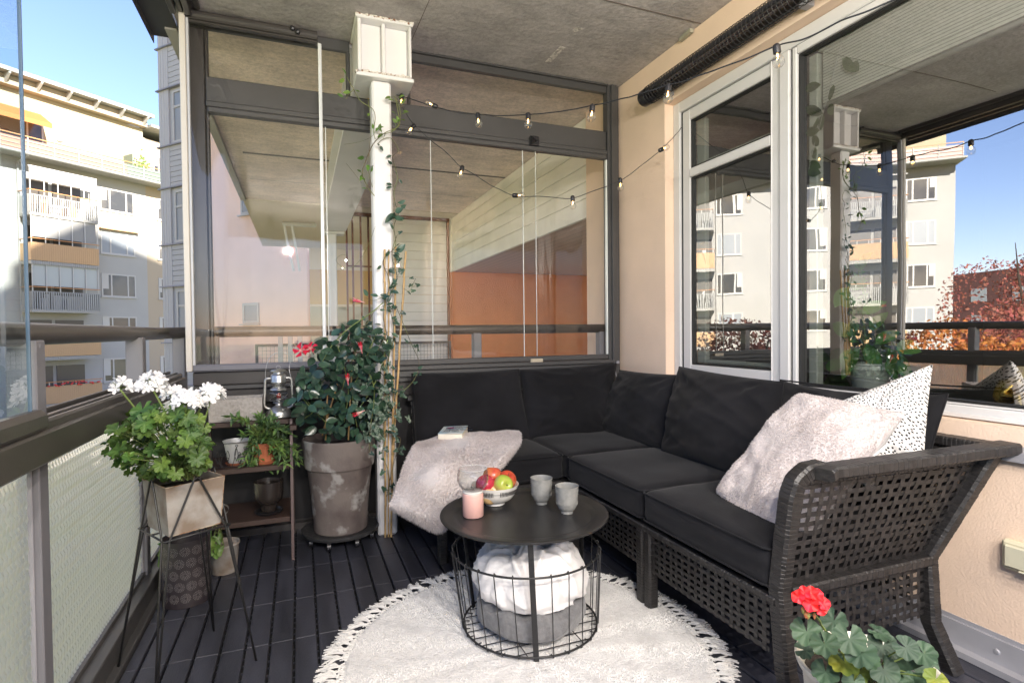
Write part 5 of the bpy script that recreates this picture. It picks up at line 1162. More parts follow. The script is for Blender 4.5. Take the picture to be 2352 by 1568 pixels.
# ================================================================== BEHIND THE WINDOW GLASS
t = thing('roller_blind', 'white bamboo slat roller blind half raised behind the large pane', 'blind', (2.15, .2, 2.3))
m_bl = mat('white_slats', (.74, .73, .68), .6); add_lines(m_bl, 2, .0125, .0028, .3)
p = MB(); p.rbox((2.128, -1.45, 2.025), (2.136, 1.742, 2.30), .001); p.build('slats', m_bl, t); p = MB(); p.tube([(2.14, -1.45, 2.016), (2.14, 1.742, 2.016)], .011, 10); p.build('hem_bar', m_white, t, smooth='all')
def leaf(mb, base, tip, up, w_, kind='oval', fold=.25, curl=.15, n=6):
    base, tip = V(*base), V(*tip); d = tip-base; L_ = d.length; d.normalize(); up = V(*up); s = d.cross(up)
    if s.length < .01: s = d.orthogonal()
    s.normalize(); nn = s.cross(d); vs = []; fs = []
    prof = {'oval': lambda t_: sin(pi*t_**.85)**.75, 'lance': lambda t_: sin(pi*t_**.8)**1.0, 'round': lambda t_: sin(pi*(t_*.94+.03))**.5}[kind]
    for i in range(n+1):
        t_ = i/n; ww = w_/2*max(0, prof(t_)) if 0 < t_ < 1 else .0004
        c_ = base+d*L_*t_ - nn*curl*L_*(t_**2)
        vs += [c_-s*ww+nn*ww*fold, c_, c_+s*ww+nn*ww*fold]
    for i in range(n): fs += [(3*i, 3*i+1, 3*i+4, 3*i+3), (3*i+1, 3*i+2, 3*i+5, 3*i+4)]
    mb.add(vs, fs)
def lobed(mb, c, nrm, fwd, R_, lobes=7, depth=.22, cup=.25, rn=random, notch=.5, star=0.):
    """palmate leaf: geranium (round, scalloped) or ivy (star > 0)"""
    c, nrm = V(*c), V(*nrm).normalized(); fwd = V(*fwd); fwd = (fwd-nrm*fwd.dot(nrm)); fwd = fwd.normalized() if fwd.length > 1e-3 else nrm.orthogonal().normalized(); s = nrm.cross(fwd); n = lobes*4; vs = [c]; ph = rn.uniform(0, 1)
    span = 2*pi-notch
    for ring in (.5, 1.):
        for i in range(n+1):
            a = -span/2+span*i/n; f = abs(sin(i/n*pi*lobes)); sc = 1-depth*(1-f**.6)
            if star: 
                sc = .55+.45*max(0, cos((a)*2.5))**1.2 if abs(a) < 2.5 else .6; sc *= (1.15 if abs(a) < .6 else 1)
            r = R_*ring*(sc if ring == 1 else .5+.5*sc*1.0); z = cup*R_*ring**2*(.6+.5*sin(a*lobes/2*1.0+ph*6))*.5 + .07*R_*ring*cos(2*pi*lobes*i/n) - .0*ring
            vs.append(c+(fwd*cos(a)+s*sin(a))*r+nrm*z)
    m = n+1; fs = [(0, 1+i, 2+i) for i in range(n)]+[(1+i, 1+m+i, 2+m+i, 2+i) for i in range(n)]
    mb.add(vs, fs)
def leafmat(nm, c1, c2, rough=.4, island=.25, trans=.22, spec=.5, bs=60): return mat(nm, c1, rough, col2=c2, vs=18, island=island, trans=trans, spec=spec, bump=.25, bs=bs, bdist=.002)
m_lgloss = leafmat('glossy_dark_leaf', (.035, .075, .045), (.022, .05, .035), .22, .35, .10)
m_lger = leafmat('geranium_leaf', (.10, .17, .03), (.055, .11, .03), .55, .35, .30)
m_lgrey = leafmat('grey_green_leaf', (.07, .13, .065), (.045, .09, .05), .5, .25, .18)
m_lbright = leafmat('bright_leaf', (.14, .24, .05), (.09, .17, .035), .4, .35, .30)
m_livy = leafmat('ivy_leaf', (.05, .10, .06), (.03, .07, .05), .35, .35, .15)
m_lhouse = leafmat('houseplant_leaf', (.15, .34, .07), (.10, .24, .06), .4, .2, .25)
# potted plant on the inner sill
t = thing('potted_houseplant', 'green leafed plant in a white flared pot behind the large window pane', 'potted plant', (2.20, 1.58, .80))
c_ = at(1998, 870, 'x', 2.21); c_ = V(2.21, c_.y, .797)
m_wpot = mat('white_pot', (.74, .77, .72), .4)
p = MB(); p.lathe(c_, [(0, .0), (.056, 0), (.06, .003), (.075, .086), (.0785, .088), (.080, .104), (.0865, .108), (.087, .113), (.083, .114), (.078, .106), (.07, .085), (0, .085)], 56); pot_ = p.build('pot', m_wpot, t, smooth=50)
p = MB()
for k in range(60): th = 2*pi*k/60; p.lathe(c_+V(cos(th)*.0797, sin(th)*.0797, .092), [(0, -.002), (.0022, 0), (0, .002)], 5, ax=V(cos(th), sin(th), 0))
p.build('bead_border', m_wpot, pot_); p = MB(); p.lathe(c_, [(0, .098), (.075, .098)], 20); p.build('soil', m_soil, t)
p = MB(); q = MB(); rn = random.Random(31); cc = c_+V(0, 0, .1)
for (x, y, tx, ty, s) in ((1955, 800, 1935, 845, .5), (1940, 840, 1888, 835, .05), (1990, 790, 2020, 850, 0), (2040, 800, 2092, 870, .1), (2060, 790, 2110, 805, .1), (2048, 815, 2052, 872, 0), (1975, 745, 1935, 775, 0), (1968, 700, 1945, 690, 0), (1985, 660, 1942, 640, 0), (1975, 620, 1990, 590, 0), (2010, 790, 2060, 760, 0), (1960, 770, 1905, 740, 0), (2000, 760, 2030, 720, 0), (1975, 800, 1925, 870, 0), (1980, 720, 2015, 700, 0), (1950, 660, 1925, 690, 0)):
    X = 2.16+rn.uniform(-.04, .04); a, b = at(x, y, 'x', X), at(tx, ty, 'x', X+rn.uniform(-.04, .04)); L_ = (b-a).length; d = (b-a).normalized(); a2 = a-d*.02
    leaf(p, a, a+d*max(.095, L_), V(-1, rn.uniform(-.4, .4), .4), .060, 'oval'); q.tube(smoothpts([cc+V(rn.uniform(-.02, .02), rn.uniform(-.02, .02), 0), (cc+a)/2+V(0, rn.uniform(-.02, .02), .03), a], 4), .0018, 5)
P3 = smoothpts([cc, at(1950, 780, 'x', 2.2), at(1955, 735, 'x', 2.2), at(1985, 690, 'x', 2.2), at(1972, 640, 'x', 2.2), at(1975, 590, 'x', 2.2)], 5); q.tube(P3, .003, 6)
for k in range(40):
    a = P3[5+int(rn.random()*(len(P3)-6))]; d = V(rn.uniform(-.3, .3), rn.uniform(-1, 1), rn.uniform(-.4, .8)).normalized(); leaf(p, a, a+d*.035, V(-1, 0, .3), .018, 'lance')
p.build('leaves', m_lhouse, t, smooth='all'); q.build('stems', m_stem, t, smooth='all')
t = thing('hanging_vine', 'oval dark leaves of a wax vine trained on a string inside the window edge', 'houseplant', at(1930, 200, 'x', 2.16))
p = MB(); q = MB(); st = [(1935, 90), (1912, 180), (1900, 225), (1880, 300), (1866, 350), (1858, 390)]; q.tube(smoothpts([at(x, y, 'x', 2.112) for x, y in st], 5), .0015, 5); q.build('string', m_white, t, smooth='all')
m_lvine = leafmat('wax_vine_leaf', (.11, .19, .06), (.07, .12, .04), .35, .2, .3)
for x, y, tx, ty in ((1925, 78, 1968, 66), (1935, 135, 1965, 165), (1958, 145, 1970, 160), (1915, 195, 1905, 232), (1905, 240, 1912, 262), (1848, 205, 1885, 195), (1850, 248, 1890, 262), (1890, 262, 1885, 300), (1880, 270, 1866, 305), (1850, 305, 1882, 300), (1880, 335, 1866, 312), (1868, 340, 1872, 360), (1855, 392, 1885, 398), (1858, 375, 1885, 385)):
    a, b = at(x, y, 'x', 2.112), at(tx, ty, 'x', 2.108); L_ = max((b-a).length, .055); leaf(p, a, a+(b-a).normalized()*L_, V(-1, .3, .1), .042, 'oval', curl=.02, fold=.1)
p.build('leaves', m_lvine, t, smooth='all')
t = thing('orchid', 'dark broad leaved pot plant in the shade left of the white window pot', 'potted plant', at(1890, 890, 'x', 2.2))
p = MB(); q = MB()
for x, y, tx, ty in ((1900, 830, 1870, 800), (1895, 850, 1868, 880), (1905, 850, 1935, 870), (1900, 835, 1930, 800), (1896, 855, 1890, 900), (1905, 862, 1950, 895)):
    leaf(p, at(x, y, 'x', 2.25), at(tx, ty, 'x', 2.2), V(-1, .2, .5), .07, 'oval')
c_ = at(1898, 880, 'x', 2.27); p.build('leaves', m_lvine, t, smooth='all'); q.lathe(V(c_.x, c_.y, .8), [(0, 0), (.045, 0), (.055, .06), (.05, .06), (0, .05)], 24); q.build('pot', m_blackp, t, smooth=40)
# gilded figurine on the inner sill
m_gold = mat('polished_gold', (.62, .42, .10), .25, metal=1, bump=.6, bs=90, stretch=(1, 1, 4), bdist=.003)
c_ = at(2335, 925, 'x', 2.17); c_ = V(2.17, c_.y-.01, .80)
t = thing('gold_figurine', 'gilded monkey figurine crouching on the inner sill at the right edge', 'figurine', c_)
def blob(mb, ctr, rad, seed=0, n=16):
    ctr = V(*ctr); mb.grid(lambda u, v: ctr+V(cos(2*pi*u)*sin(pi*v)*rad[0], sin(2*pi*u)*sin(pi*v)*rad[1], -cos(pi*v)*rad[2])*(1+.05*noise.noise(V(u*6, v*6, seed))), n, n//2+4, wrapu=True)
p = MB(); p.tube(smoothpts([c_+V(0, .03, .0), c_+V(0, .045, .03), c_+V(0, .035, .06), c_+V(-.005, .01, .078), c_+V(-.01, -.012, .088)], 5), [.028]*2+[.030]*4+[.027]*6+[.022]*6+[.018]*3, 16)
blob(p, c_+V(-.012, -.02, .098), (.021, .023, .020)); blob(p, c_+V(-.025, -.037, .091), (.010, .012, .009)); blob(p, c_+V(-.018, -.002, .11), (.004, .006, .006))
for s in (-1, 1):
    p.tube(smoothpts([c_+V(s*.018, .012, .068), c_+V(s*.03-.01, .03, .035), c_+V(-.03+s*.008, -.0, .036), c_+V(-.03, -.045, .052)], 5), [.010]*5+[.008]*6+[.0065]*5, 10)
    p.tube(smoothpts([c_+V(s*.015, .04, .015), c_+V(s*.03-.01, -.01, .035), c_+V(s*.02-.02, -.02, .003)], 5), [.015]*5+[.010]*6, 10)
    for f_ in range(4): p.tube([c_+V(-.03, -.045, .048+f_*.004), c_+V(-.036, -.058, .047+f_*.004), c_+V(-.028, -.066, .047+f_*.004)], .0022, 6)
p.build('body', m_gold, t, smooth='all'); p = MB(); p.lathe(c_+V(-.02, -.07, .03), [(0, 0), (.016, 0), (.020, .04), (.019, .04), (.014, .004), (0, .004)], 20); p.build('cup', m_gold, t, smooth=40)
# ================================================================== PLANTS AND CORNER THINGS
def zp(ox, oy, s): return lambda x, y: ((ox+x/s)/1.377551, (oy+y/s)/1.377551)
m_zinc = mat('aged_zinc', (.33, .315, .295), .92, metal=0, bump=.7, bs=70, col2=(.20, .155, .12), vs=11, cs=(.38, .60), bdist=.002)
m_zincd = mat('rust_edge', (.24, .12, .06), .9, bump=.8, bs=60, col2=(.42, .36, .28), vs=30)
m_cem = mat('speckled_grey_zinc', (.33, .31, .29), .6, metal=.2, bump=.3, bs=220, var=.14, vs=90, bdist=.001)
m_shelf = mat('dark_brown_shelf', (.045, .026, .020), .55, bump=.1, bs=20)
# ---- shelf
t = thing('plant_shelf', 'dark brown stepped plant shelf in the far left corner', 'shelf', (-.22, 2.95, 0))
def shelfb(y0, y1, z): p = MB(); p.rbox((-.415, y0, z-.024), (-.055, y1, z), .002); p.build('shelf_board', m_shelf, t)
shelfb(2.875, 3.10, .644); shelfb(2.80, 3.10, .440); shelfb(2.775, 3.10, .198)
for x in (-.425, -.045):
    p = MB(); p.pbox((x, 2.752, 0), (x, 2.865, .645), .020, .012, up=V(1, 0, 0)); p.build('front_leg', mat('brown_steel', (.075, .045, .042), .5), t)
    p = MB(); p.pbox((x, 3.12, 0), (x, 3.10, .62), .020, .012, up=V(1, 0, 0)); p.build('rear_leg', m_shelf, t)
p = MB(); p.rbox((-.05, 2.79, .60), (-.02, 3.10, .622), .002); p.build('side_rail', m_shelf, t)
# ---- zinc trough
t = thing('window_box', 'empty speckled grey zinc planter trough with raised rings on the top shelf', 'planter', (-.29, 2.95, .645))
p = MB(); x0, x1, y0, y1, z0, z1 = -.400, -.172, 2.882, 3.02, .646, .752; w_ = .003
p.box((x0, y0, z0), (x1, y0+w_, z1)); p.box((x0, y1-w_, z0), (x1, y1, z1)); p.box((x0, y0+w_, z0), (x0+w_, y1-w_, z1)); p.box((x1-w_, y0+w_, z0), (x1, y1-w_, z1)); p.box((x0+w_, y0+w_, z0), (x1-w_, y1-w_, z0+w_)); p.build('box', m_cem, t)
p = MB(); p.tube([(x0, y0, z1), (x1, y0, z1), (x1, y1, z1), (x0, y1, z1), (x0, y0, z1)], .0022, 6); p.build('rim', m_cem, t, smooth='all')
p = MB()
for cz in (z1-.042, z1-.078):
    for r in (.0165, .0115): p.tube([V(-.288+cos(a)*r, y0-.0006, cz+sin(a)*r) for a in [2*pi*i/24 for i in range(25)]], .0013, 5, caps=False)
for dx in (-.026, .022):
    for cz in (z1-.022, z1-.060): p.tube([V(-.288+dx+cos(a)*.0055, y0-.0006, cz+sin(a)*.0055) for a in [2*pi*i/14 for i in range(15)]], .0012, 5, caps=False)
p.build('ring_relief', m_cem, t, smooth='all')
# ---- hurricane lantern
m_galv = mat('galvanised_steel', (.50, .50, .49), .33, metal=.85, bump=.2, bs=40, var=.2, vs=20, bdist=.001)
c = V(-.100, 2.935, .646)
t = thing('hurricane_lantern', 'galvanised metal hurricane lantern with a wire handle on the top shelf', 'lantern', c)
p = MB(); p.lathe(c, [(0, 0), (.054, 0), (.060, .004), (.061, .010), (.058, .014), (.056, .018), (.057, .028), (.053, .034), (.048, .038), (.040, .046), (.025, .054), (.018, .058), (.0165, .066), (.024, .069), (.028, .072), (.026, .075), (0, .075)], 48); p.build('tank', m_galv, t, smooth=50)
p = MB(); p.lathe(c+V(.022, -.03, .040), [(.011, 0), (.0125, .006), (.0115, .009), (0, .009)], 20, ax=V(.2, -.3, 1)); p.build('filler_cap', m_galv, t, smooth=40)
p = MB(); p.lathe(c, [(.026, .077), (.036, .088), (.0395, .104), (.038, .120), (.031, .134), (.028, .138)], 40); p.build('glass_chimney', m_cg, t, smooth='all')
p = MB(); p.lathe(c, [(0, .075), (.012, .076), (.014, .084), (.009, .092), (0, .096)], 20); p.build('burner', m_galv, t, smooth=40)
p = MB(); p.lathe(c, [(0, .095), (.010, .096), (.011, .110), (.006, .118), (0, .120)], 12); p.build('red_wick', mat('red_wick', (.3, .03, .02), .6), t, smooth='all')
p = MB(); p.lathe(c, [(.040, .136), (.038, .141), (.030, .146), (.0255, .150), (.0265, .163), (.033, .168), (.037, .172), (.037, .176), (.0355, .180), (.0365, .205), (.033, .211), (.024, .215), (.022, .222), (.037, .225), (.038, .229), (.028, .235), (0, .239)], 40); p.build('hood', m_galv, t, smooth=50)
p = MB()
for k in range(10): th = 2*pi*k/10; p.lathe(c+V(cos(th)*.0262, sin(th)*.0262, .157), [(.0022, 0), (.0022, .0012), (0, .0012)], 8, ax=V(cos(th), sin(th), 0))
p.build('air_hole', m_black, t)
for s in (-1, 1):
    p = MB(); p.tube(smoothpts([c+V(s*.030, 0, .192), c+V(s*.052, 0, .192), c+V(s*.060, 0, .178), c+V(s*.062, 0, .12), c+V(s*.066, 0, .075), c+V(s*.060, 0, .052), c+V(s*.035, 0, .042)], 6), .0065, 12); p.build('side_tube', m_galv, t, smooth='all')
p = MB(); p.tube([c+V(cos(a)*.041, sin(a)*.041, .100+.016*sin(a*1+1)) for a in [2*pi*i/30 for i in range(31)]], .0012, 5); p.tube([c+V(cos(a)*.041, sin(a)*.041, .106-.016*sin(a+1)) for a in [2*pi*i/30 for i in range(31)]], .0012, 5); p.build('wire_guard', m_galv, t, smooth='all')
p = MB(); p.tube(smoothpts([c+V(-.058, -.01, .190), c+V(-.056, -.012, .235), c+V(-.040, -.01, .290), c+V(-.005, -.006, .318), c+V(.040, -.004, .312), c+V(.058, 0, .290), c+V(.050, 0, .240), c+V(.058, -.01, .190)], 7), .0013, 6); p.tube([c+V(cos(a)*.010, 0, .246+sin(a)*.008) for a in [2*pi*i/14 for i in range(15)]], .0010, 5); p.build('handle', m_galv, t, smooth='all')
# cable clip beside it
t = thing('strap_hook', 'small pale strap screwed under the sill rail beside the lantern', 'hook', at(712, 870, 'y', 3.12))
c = at(719, 869, 'y', 3.12); p = MB(); p.rbox((c.x-.008, c.y, c.z-.008), (c.x+.008, c.y+.006, c.z+.008), .001); p.tube(smoothpts([c, c+V(0, -.005, -.02), c+V(.015, -.01, -.04), c+V(.035, -.01, -.055)], 5), .0025, 6, flat=.3); p.build('strap', m_flash, t, smooth=40)
t = thing('strap_hook', 'pale metal hook hanging at the partition post above the corner cushion', 'hook', at(1417, 855, 'y', 3.1))
p = MB(); p.tube(smoothpts([at(1420, 828, 'y', 3.1), at(1413, 838, 'y', 3.09), at(1413, 850, 'y', 3.08), at(1417, 868, 'y', 3.07)], 5), .0045, 6, flat=.3); c = at(1420, 832, 'y', 3.1); p.rbox((c.x-.01, c.y, c.z-.008), (c.x+.01, c.y+.006, c.z+.01), .001); p.build('strap', m_flash, t, smooth=40)
# ---- white pot and wire rack on the middle shelf
m_terra = mat('terracotta', (.42, .13, .06), .8, bump=.2, bs=60, var=.15, vs=12)
c = V(-.285, 2.895, .4405)
t = thing('zinc_pot', 'pale zinc pot on a terracotta saucer behind black curly wire', 'pot', c)
p = MB(); p.lathe(c, [(0, .012), (.040, .012), (.055, .100), (.060, .112), (.0615, .115), (.058, .115), (.052, .098), (.04, .06), (0, .06)], 40); p.build('pot', mat('pale_zinc', (.55, .56, .57), .45, metal=.2, bump=.2, bs=50, var=.1, vs=20), t, smooth=50)
p = MB(); p.lathe(c, [(0, 0), (.044, 0), (.053, .012), (.050, .013), (.042, .004), (0, .004)], 32); p.build('saucer', m_terra, t, smooth=40)
t = thing('wire_rack', 'black curly wire pot rack on the middle shelf', 'rack', (-.25, 2.83, .44))
p = MB(); yq = 2.828
p.tube([(-.385, yq, .552), (-.19, yq, .555)], .0016, 5); p.tube([(-.385, yq, .446), (-.19, yq, .446)], .0016, 5)
for x in (-.385, -.19): p.tube([(x, yq, .44), (x, yq, .556)], .0018, 5)
rn = random.Random(4)
def curl(x, z, dx, h, r):
    pts = [V(x, yq, z), V(x+dx*.5, yq, z+h*.4), V(x+dx, yq, z+h)]; p.tube(smoothpts(pts, 5), .0014, 5); cc = V(x+dx, yq, z+h+r); p.tube([cc+V(cos(a)*r, 0, sin(a)*r) for a in [2*pi*i/14 for i in range(15)]], .0013, 5, caps=False)
for x, z, dx, h, r in ((-.262, .447, -.008, .05, .006), (-.30, .447, .02, .088, .005), (-.275, .447, .03, .075, .006), (-.22, .455, -.012, .07, .007), (-.24, .447, .01, .022, .006), (-.31, .447, -.008, .03, .005), (-.35, .447, .01, .05, .007), (-.335, .447, -.02, .02, .005)): curl(x, z, dx, h, r)
for x, z, h in ((-.318, .47, .05), (-.282, .47, .06), (-.268, .455, .045), (-.36, .46, .06)): p.tube(smoothpts([V(x, yq, z), V(x-.007, yq, z+h*.5), V(x, yq, z+h), V(x+.007, yq, z+h*.5), V(x, yq, z)], 5), .0013, 5)
p.build('wire', m_black, t, smooth='all')
# ---- leafy grey-green plant in a terracotta pot
c = V(-.165, 2.88, .4405)
t = thing('leafy_plant', 'bushy plant with narrow green leaves in a terracotta pot on the middle shelf', 'potted plant', c)
p = MB(); p.lathe(c, [(0, .010), (.042, .010), (.055, .080), (.062, .082), (.062, .100), (.056, .100), (.05, .085), (0, .085)], 32); p.lathe(c, [(0, 0), (.05, 0), (.058, .012), (.054, .013), (.04, .006), (0, .006)], 32); p.build('pot', m_terra, t, smooth=40)
p = MB(); q = MB(); rn = random.Random(15); F_ = zp(640, 1250, 6.533)
tips = [(700, 440), (720, 460), (560, 440), (1120, 430), (1200, 450), (1490, 430), (1480, 520), (1650, 620), (1720, 700), (1850, 850), (1900, 1050), (1380, 600), (1250, 620), (1330, 520), (960, 740), (1020, 800), (860, 830), (1780, 780), (1560, 680), (1650, 1200), (1820, 1280), (1450, 1250), (1200, 1400), (1000, 1420), (1600, 1480), (1100, 1180), (830, 1480), (1000, 1500), (2000, 1180), (2030, 1330), (1350, 1550), (900, 1100), (1750, 1450), (2020, 1430), (1300, 880), (1500, 900), (1600, 1050), (1400, 1080), (1150, 950), (1050, 1050)]
for tx, ty in tips:
    yy = rn.uniform(2.70, 2.90); tip = at(*F_(tx, ty), 'y', yy); root = c+V(rn.uniform(-.02, .02), rn.uniform(-.03, .02), .09); mid = (root+tip)/2+V(0, -.01, .025+.02*rn.random()); P3 = smoothpts([root, mid, tip], 7); q.tube(P3, [.0022]*8+[.0015]*7, 5)
    for k in range(24):
        f = .35+.65*rn.random()**.7; i = min(int(f*14), 13); a = P3[i]; d = V(rn.gauss(0, 1), rn.gauss(0, .8)-.15, rn.gauss(.25, .8)).normalized(); d = (d+(P3[min(i+1, 14)]-P3[max(i-1, 0)]).normalized()*.8).normalized(); L_ = rn.uniform(.022, .045); leaf(p, a, a+d*L_, V(0, -.5, 1), L_*.30, 'lance', curl=rn.uniform(-.1, .3), n=4)
m_ll = leafmat('fresh_narrow_leaf', (.12, .21, .05), (.07, .13, .055), .42, .35, .25)
p.build('leaves', m_ll, t, smooth='all'); q.build('stems', m_stem, t, smooth='all')
# ---- black pot on the low shelf
c = V(-.150, 2.87, .1985)
t = thing('black_pot', 'shiny black footed pot on a black saucer on the lowest shelf', 'pot', c)
p = MB(); p.lathe(c, [(0, .014), (.034, .012), (.036, .040), (.038, .046), (.058, .062), (.065, .085), (.066, .155), (.062, .155), (.06, .14), (0, .14)], 40); p.build('pot', mat('brown_black_glaze', (.025, .02, .018), .25), t, smooth=50)
p = MB(); p.lathe(c, [(0, 0), (.055, 0), (.065, .014), (.060, .016), (.052, .006), (0, .006)], 40); p.build('saucer', m_blackp, t, smooth=50)
t = thing('curl_hook', 'curled strip of bright zinc beside the square planter', 'hook', at(525, 1165, 'y', 2.3))
c = at(523, 1170, 'y', 2.3); p = MB(); p.grid(lambda u, v: c+V(-.028+.018*cos(radians(200-300*u))+.012, .02*v, .018*sin(radians(200-300*u))+(-.012 if u > .95 else 0)), 24, 1); p.build('strip', m_galv, t, smooth='all')
# ---- big clay pot on a dolly
c = V(.182, 2.925, 0)
t = thing('pot_dolly', 'round black plant dolly on castors under the big clay pot', 'dolly', c)
p = MB(); p.lathe(c, [(0, .052), (.17, .050), (.186, .054), (.190, .064), (.190, .072), (.185, .073), (.180, .066), (.155, .062), (0, .062)], 56); p.build('plate', mat('worn_black_plastic', (.03, .03, .032), .5, col2=(.10, .10, .10), vs=40, cs=(.25, .45), bump=.2, bs=40), t, smooth=40)
for a in (245, 295, 340, 200, 90, 30):
    p = MB(); w0 = c+V(cos(radians(a))*.155, sin(radians(a))*.155, .024); p.lathe(w0-V(.011, 0, 0), [(0, 0), (.018, 0), (.021, .003), (.021, .019), (.018, .022), (0, .022)], 20, ax=V(1, 0, 0)); p.box(w0+V(-.008, -.012, .01), w0+V(.008, .012, .03)); p.build('castor', m_blackp, t, smooth=40)
c = V(.182, 2.925, .0625)
def claymat():
    m = mat('weathered_clay', (.165, .14, .128), .9, bump=.5, bs=60, col2=(.07, .052, .05), vs=5, cs=(.36, .62), bdist=.003); t_ = m.node_tree; L = t_.links.new; b = t_.nodes['Principled BSDF']
    tc = t_.nodes.new('ShaderNodeTexCoord'); n1 = t_.nodes.new('ShaderNodeTexNoise'); n1.inputs['Scale'].default_value = 9; n1.inputs['Detail'].default_value = 8; L(tc.outputs['Object'], n1.inputs[0])
    rp = t_.nodes.new('ShaderNodeValToRGB'); rp.color_ramp.elements[0].position = .56; rp.color_ramp.elements[1].position = .64; L(n1.outputs[0], rp.inputs[0])
    mx = t_.nodes.new('ShaderNodeMix'); mx.data_type = 'RGBA'; L(rp.outputs[0], mx.inputs[0]); L(b.inputs['Base Color'].links[0].from_socket, mx.inputs[6]); mx.inputs[7].default_value = (.30, .29, .28, 1); L(mx.outputs[2], b.inputs['Base Color']); return m
t = thing('clay_pot', 'large weathered grey clay pot with a ribbed collar standing on the dolly', 'pot', c)
prof = [(0, .0), (.128, 0), (.132, .006), (.1345, .08), (.142, .18), (.152, .27), (.1585, .315), (.160, .322)]
prof += [(.168, .324), (.170, .327)]+[(.1705+.0006*(k % 2)+.008*k/44, .329+k*.0029) for k in range(44)]+[(.1795, .460), (.178, .466), (.170, .467), (.166, .458), (.163, .42), (.155, .41), (0, .41)]
p = MB(); p.lathe(c, prof, 80); p.build('pot', claymat(), t, smooth=30)
p = MB(); p.lathe(c, [(0, .415), (.162, .415)], 24); p.build('soil', m_soil, t)
# ---- mandevilla
t = thing('climbing_mandevilla', 'glossy dark green climber with red trumpet flowers in the big clay pot', 'potted plant', c+V(0, 0, .41))
p = MB(); q = MB(); rn = random.Random(77); G_ = zp(880, 900, 4.481)
stems = [[(745, 960), (735, 900), (740, 850), (760, 800)], [(790, 970), (800, 900), (790, 840), (770, 780)], [(820, 980), (810, 900), (830, 850), (850, 800), (868, 760)], [(760, 980), (700, 920), (690, 880)], [(850, 985), (860, 900), (845, 850)], [(740, 830), (765, 790), (800, 755), (850, 720), (880, 695)], [(800, 960), (830, 930), (870, 860), (890, 780)], [(770, 960), (790, 880), (820, 800)], [(700, 960), (720, 940), (690, 905)]]
pts_ = []
for s_ in stems:
    y0_ = rn.uniform(2.74, 2.9); P3 = smoothpts([at(x, y, 'y', y0_+rn.uniform(-.03, .03)) for x, y in s_], 8); q.tube(P3, .0024, 6); pts_ += P3
for a_, b_ in (((748, 1010), (752, 905)), ((800, 1010), (808, 850)), ((740, 1000), (775, 880))): 
    P3 = [at(*a_, 'y', 2.86), at(*b_, 'y', 2.86)]; MBb = MB(); MBb.tube(P3, .004, 8); MBb.build('support_cane', m_bamboo, t, smooth='all')
def env(x, y):   # image-plane silhouette of the bush
    for cx, cy, rx, ry in ((790, 935, 100, 75), (765, 870, 80, 62), (840, 890, 48, 90), (700, 905, 32, 45), (790, 815, 62, 42), (820, 775, 40, 28), (860, 840, 30, 60)):
        if ((x-cx)/rx)**2+((y-cy)/ry)**2 < 1: return True
    return False
n_ = 0
while n_ < 430:
    x, y = rn.uniform(660, 895), rn.uniform(745, 1012)
    if not env(x, y): continue
    n_ += 1; yy = rn.uniform(2.70, 2.98); a = at(x, y, 'y', yy); d = V(rn.gauss(0, .9), rn.gauss(-.35, .5), rn.gauss(-.35, .8)).normalized(); L_ = rn.uniform(.040, .064)
    leaf(p, a, a+d*L_, V(rn.gauss(0, .5), -.8, rn.gauss(.6, .5)), L_*rn.uniform(.55, .68), 'oval', fold=rn.uniform(.1, .35), curl=rn.uniform(0, .25), n=6)
for x, y, tx, ty in ((752, 775, 735, 790), (760, 770, 785, 755), (795, 745, 830, 735), (800, 760, 780, 785), (845, 735, 850, 760), (812, 770, 835, 790), (770, 800, 740, 812), (880, 755, 850, 765), (890, 770, 905, 800), (865, 800, 885, 815), (880, 780, 895, 820)):
    a, b = at(x, y, 'y', 2.84), at(tx, ty, 'y', 2.82); leaf(p, a, b, V(0, -1, .6), .034, 'oval')
p.build('leaves', m_lgloss, t, smooth='all')
m_petal = mat('crimson_petal', (.62, .012, .035), .5, var=.25, vs=30, trans=.25, island=.1); m_petpk = mat('pink_petal', (.72, .08, .16), .5, col2=(.8, .5, .45), vs=25, trans=.25); m_throat = mat('pale_throat', (.72, .45, .38), .5)
def trumpet(base, d, s, open_=True, m=m_petal, pm=m_petpk):
    d = V(*d).normalized(); g = MB(); g.lathe(base, [(.0015*s, 0), (.003*s, .015*s), (.006*s, .028*s), (.010*s, .042*s)], 12, ax=d); tr_ = g.build('flower_tube', pm, t, smooth='all')
    g = MB(); a = d.orthogonal().normalized(); b = d.cross(a); e = base+d*.042*s
    for k in range(5):
        th = 2*pi*k/5+.4; o_ = a*cos(th)+b*sin(th); o2 = a*cos(th+.55)+b*sin(th+.55); sp = .030*s if open_ else .010*s; ln = .004*s if open_ else .022*s
        g.add([e+o_*.008*s, e+o_*sp*.7+a*cos(th-.6)*sp*.5+b*sin(th-.6)*sp*.5+d*ln*.7, e+o_*sp*1.1+d*ln, e+o2*sp*.9+d*(ln*.5), e+o2*.009*s], [(0, 1, 2, 3, 4)])
    g.build('petals', m, tr_)
def fl(x, y, d, s, op=True, yy=2.70, m=None): trumpet(at(x, y, 'y', yy), d, s, op, m or m_petal)
fl(702, 815, (-.4, -.8, .5), 1.15); fl(722, 812, (-.3, -.5, .5), 1.0); fl(838, 695, (-1, -.1, .25), .95, False, 2.72, m_petpk); fl(832, 812, (-.2, -.1, 1), .95, False); fl(800, 885, (-.1, -.3, 1), .95, False); fl(838, 942, (-1, -.3, -.35), 1.0, False)
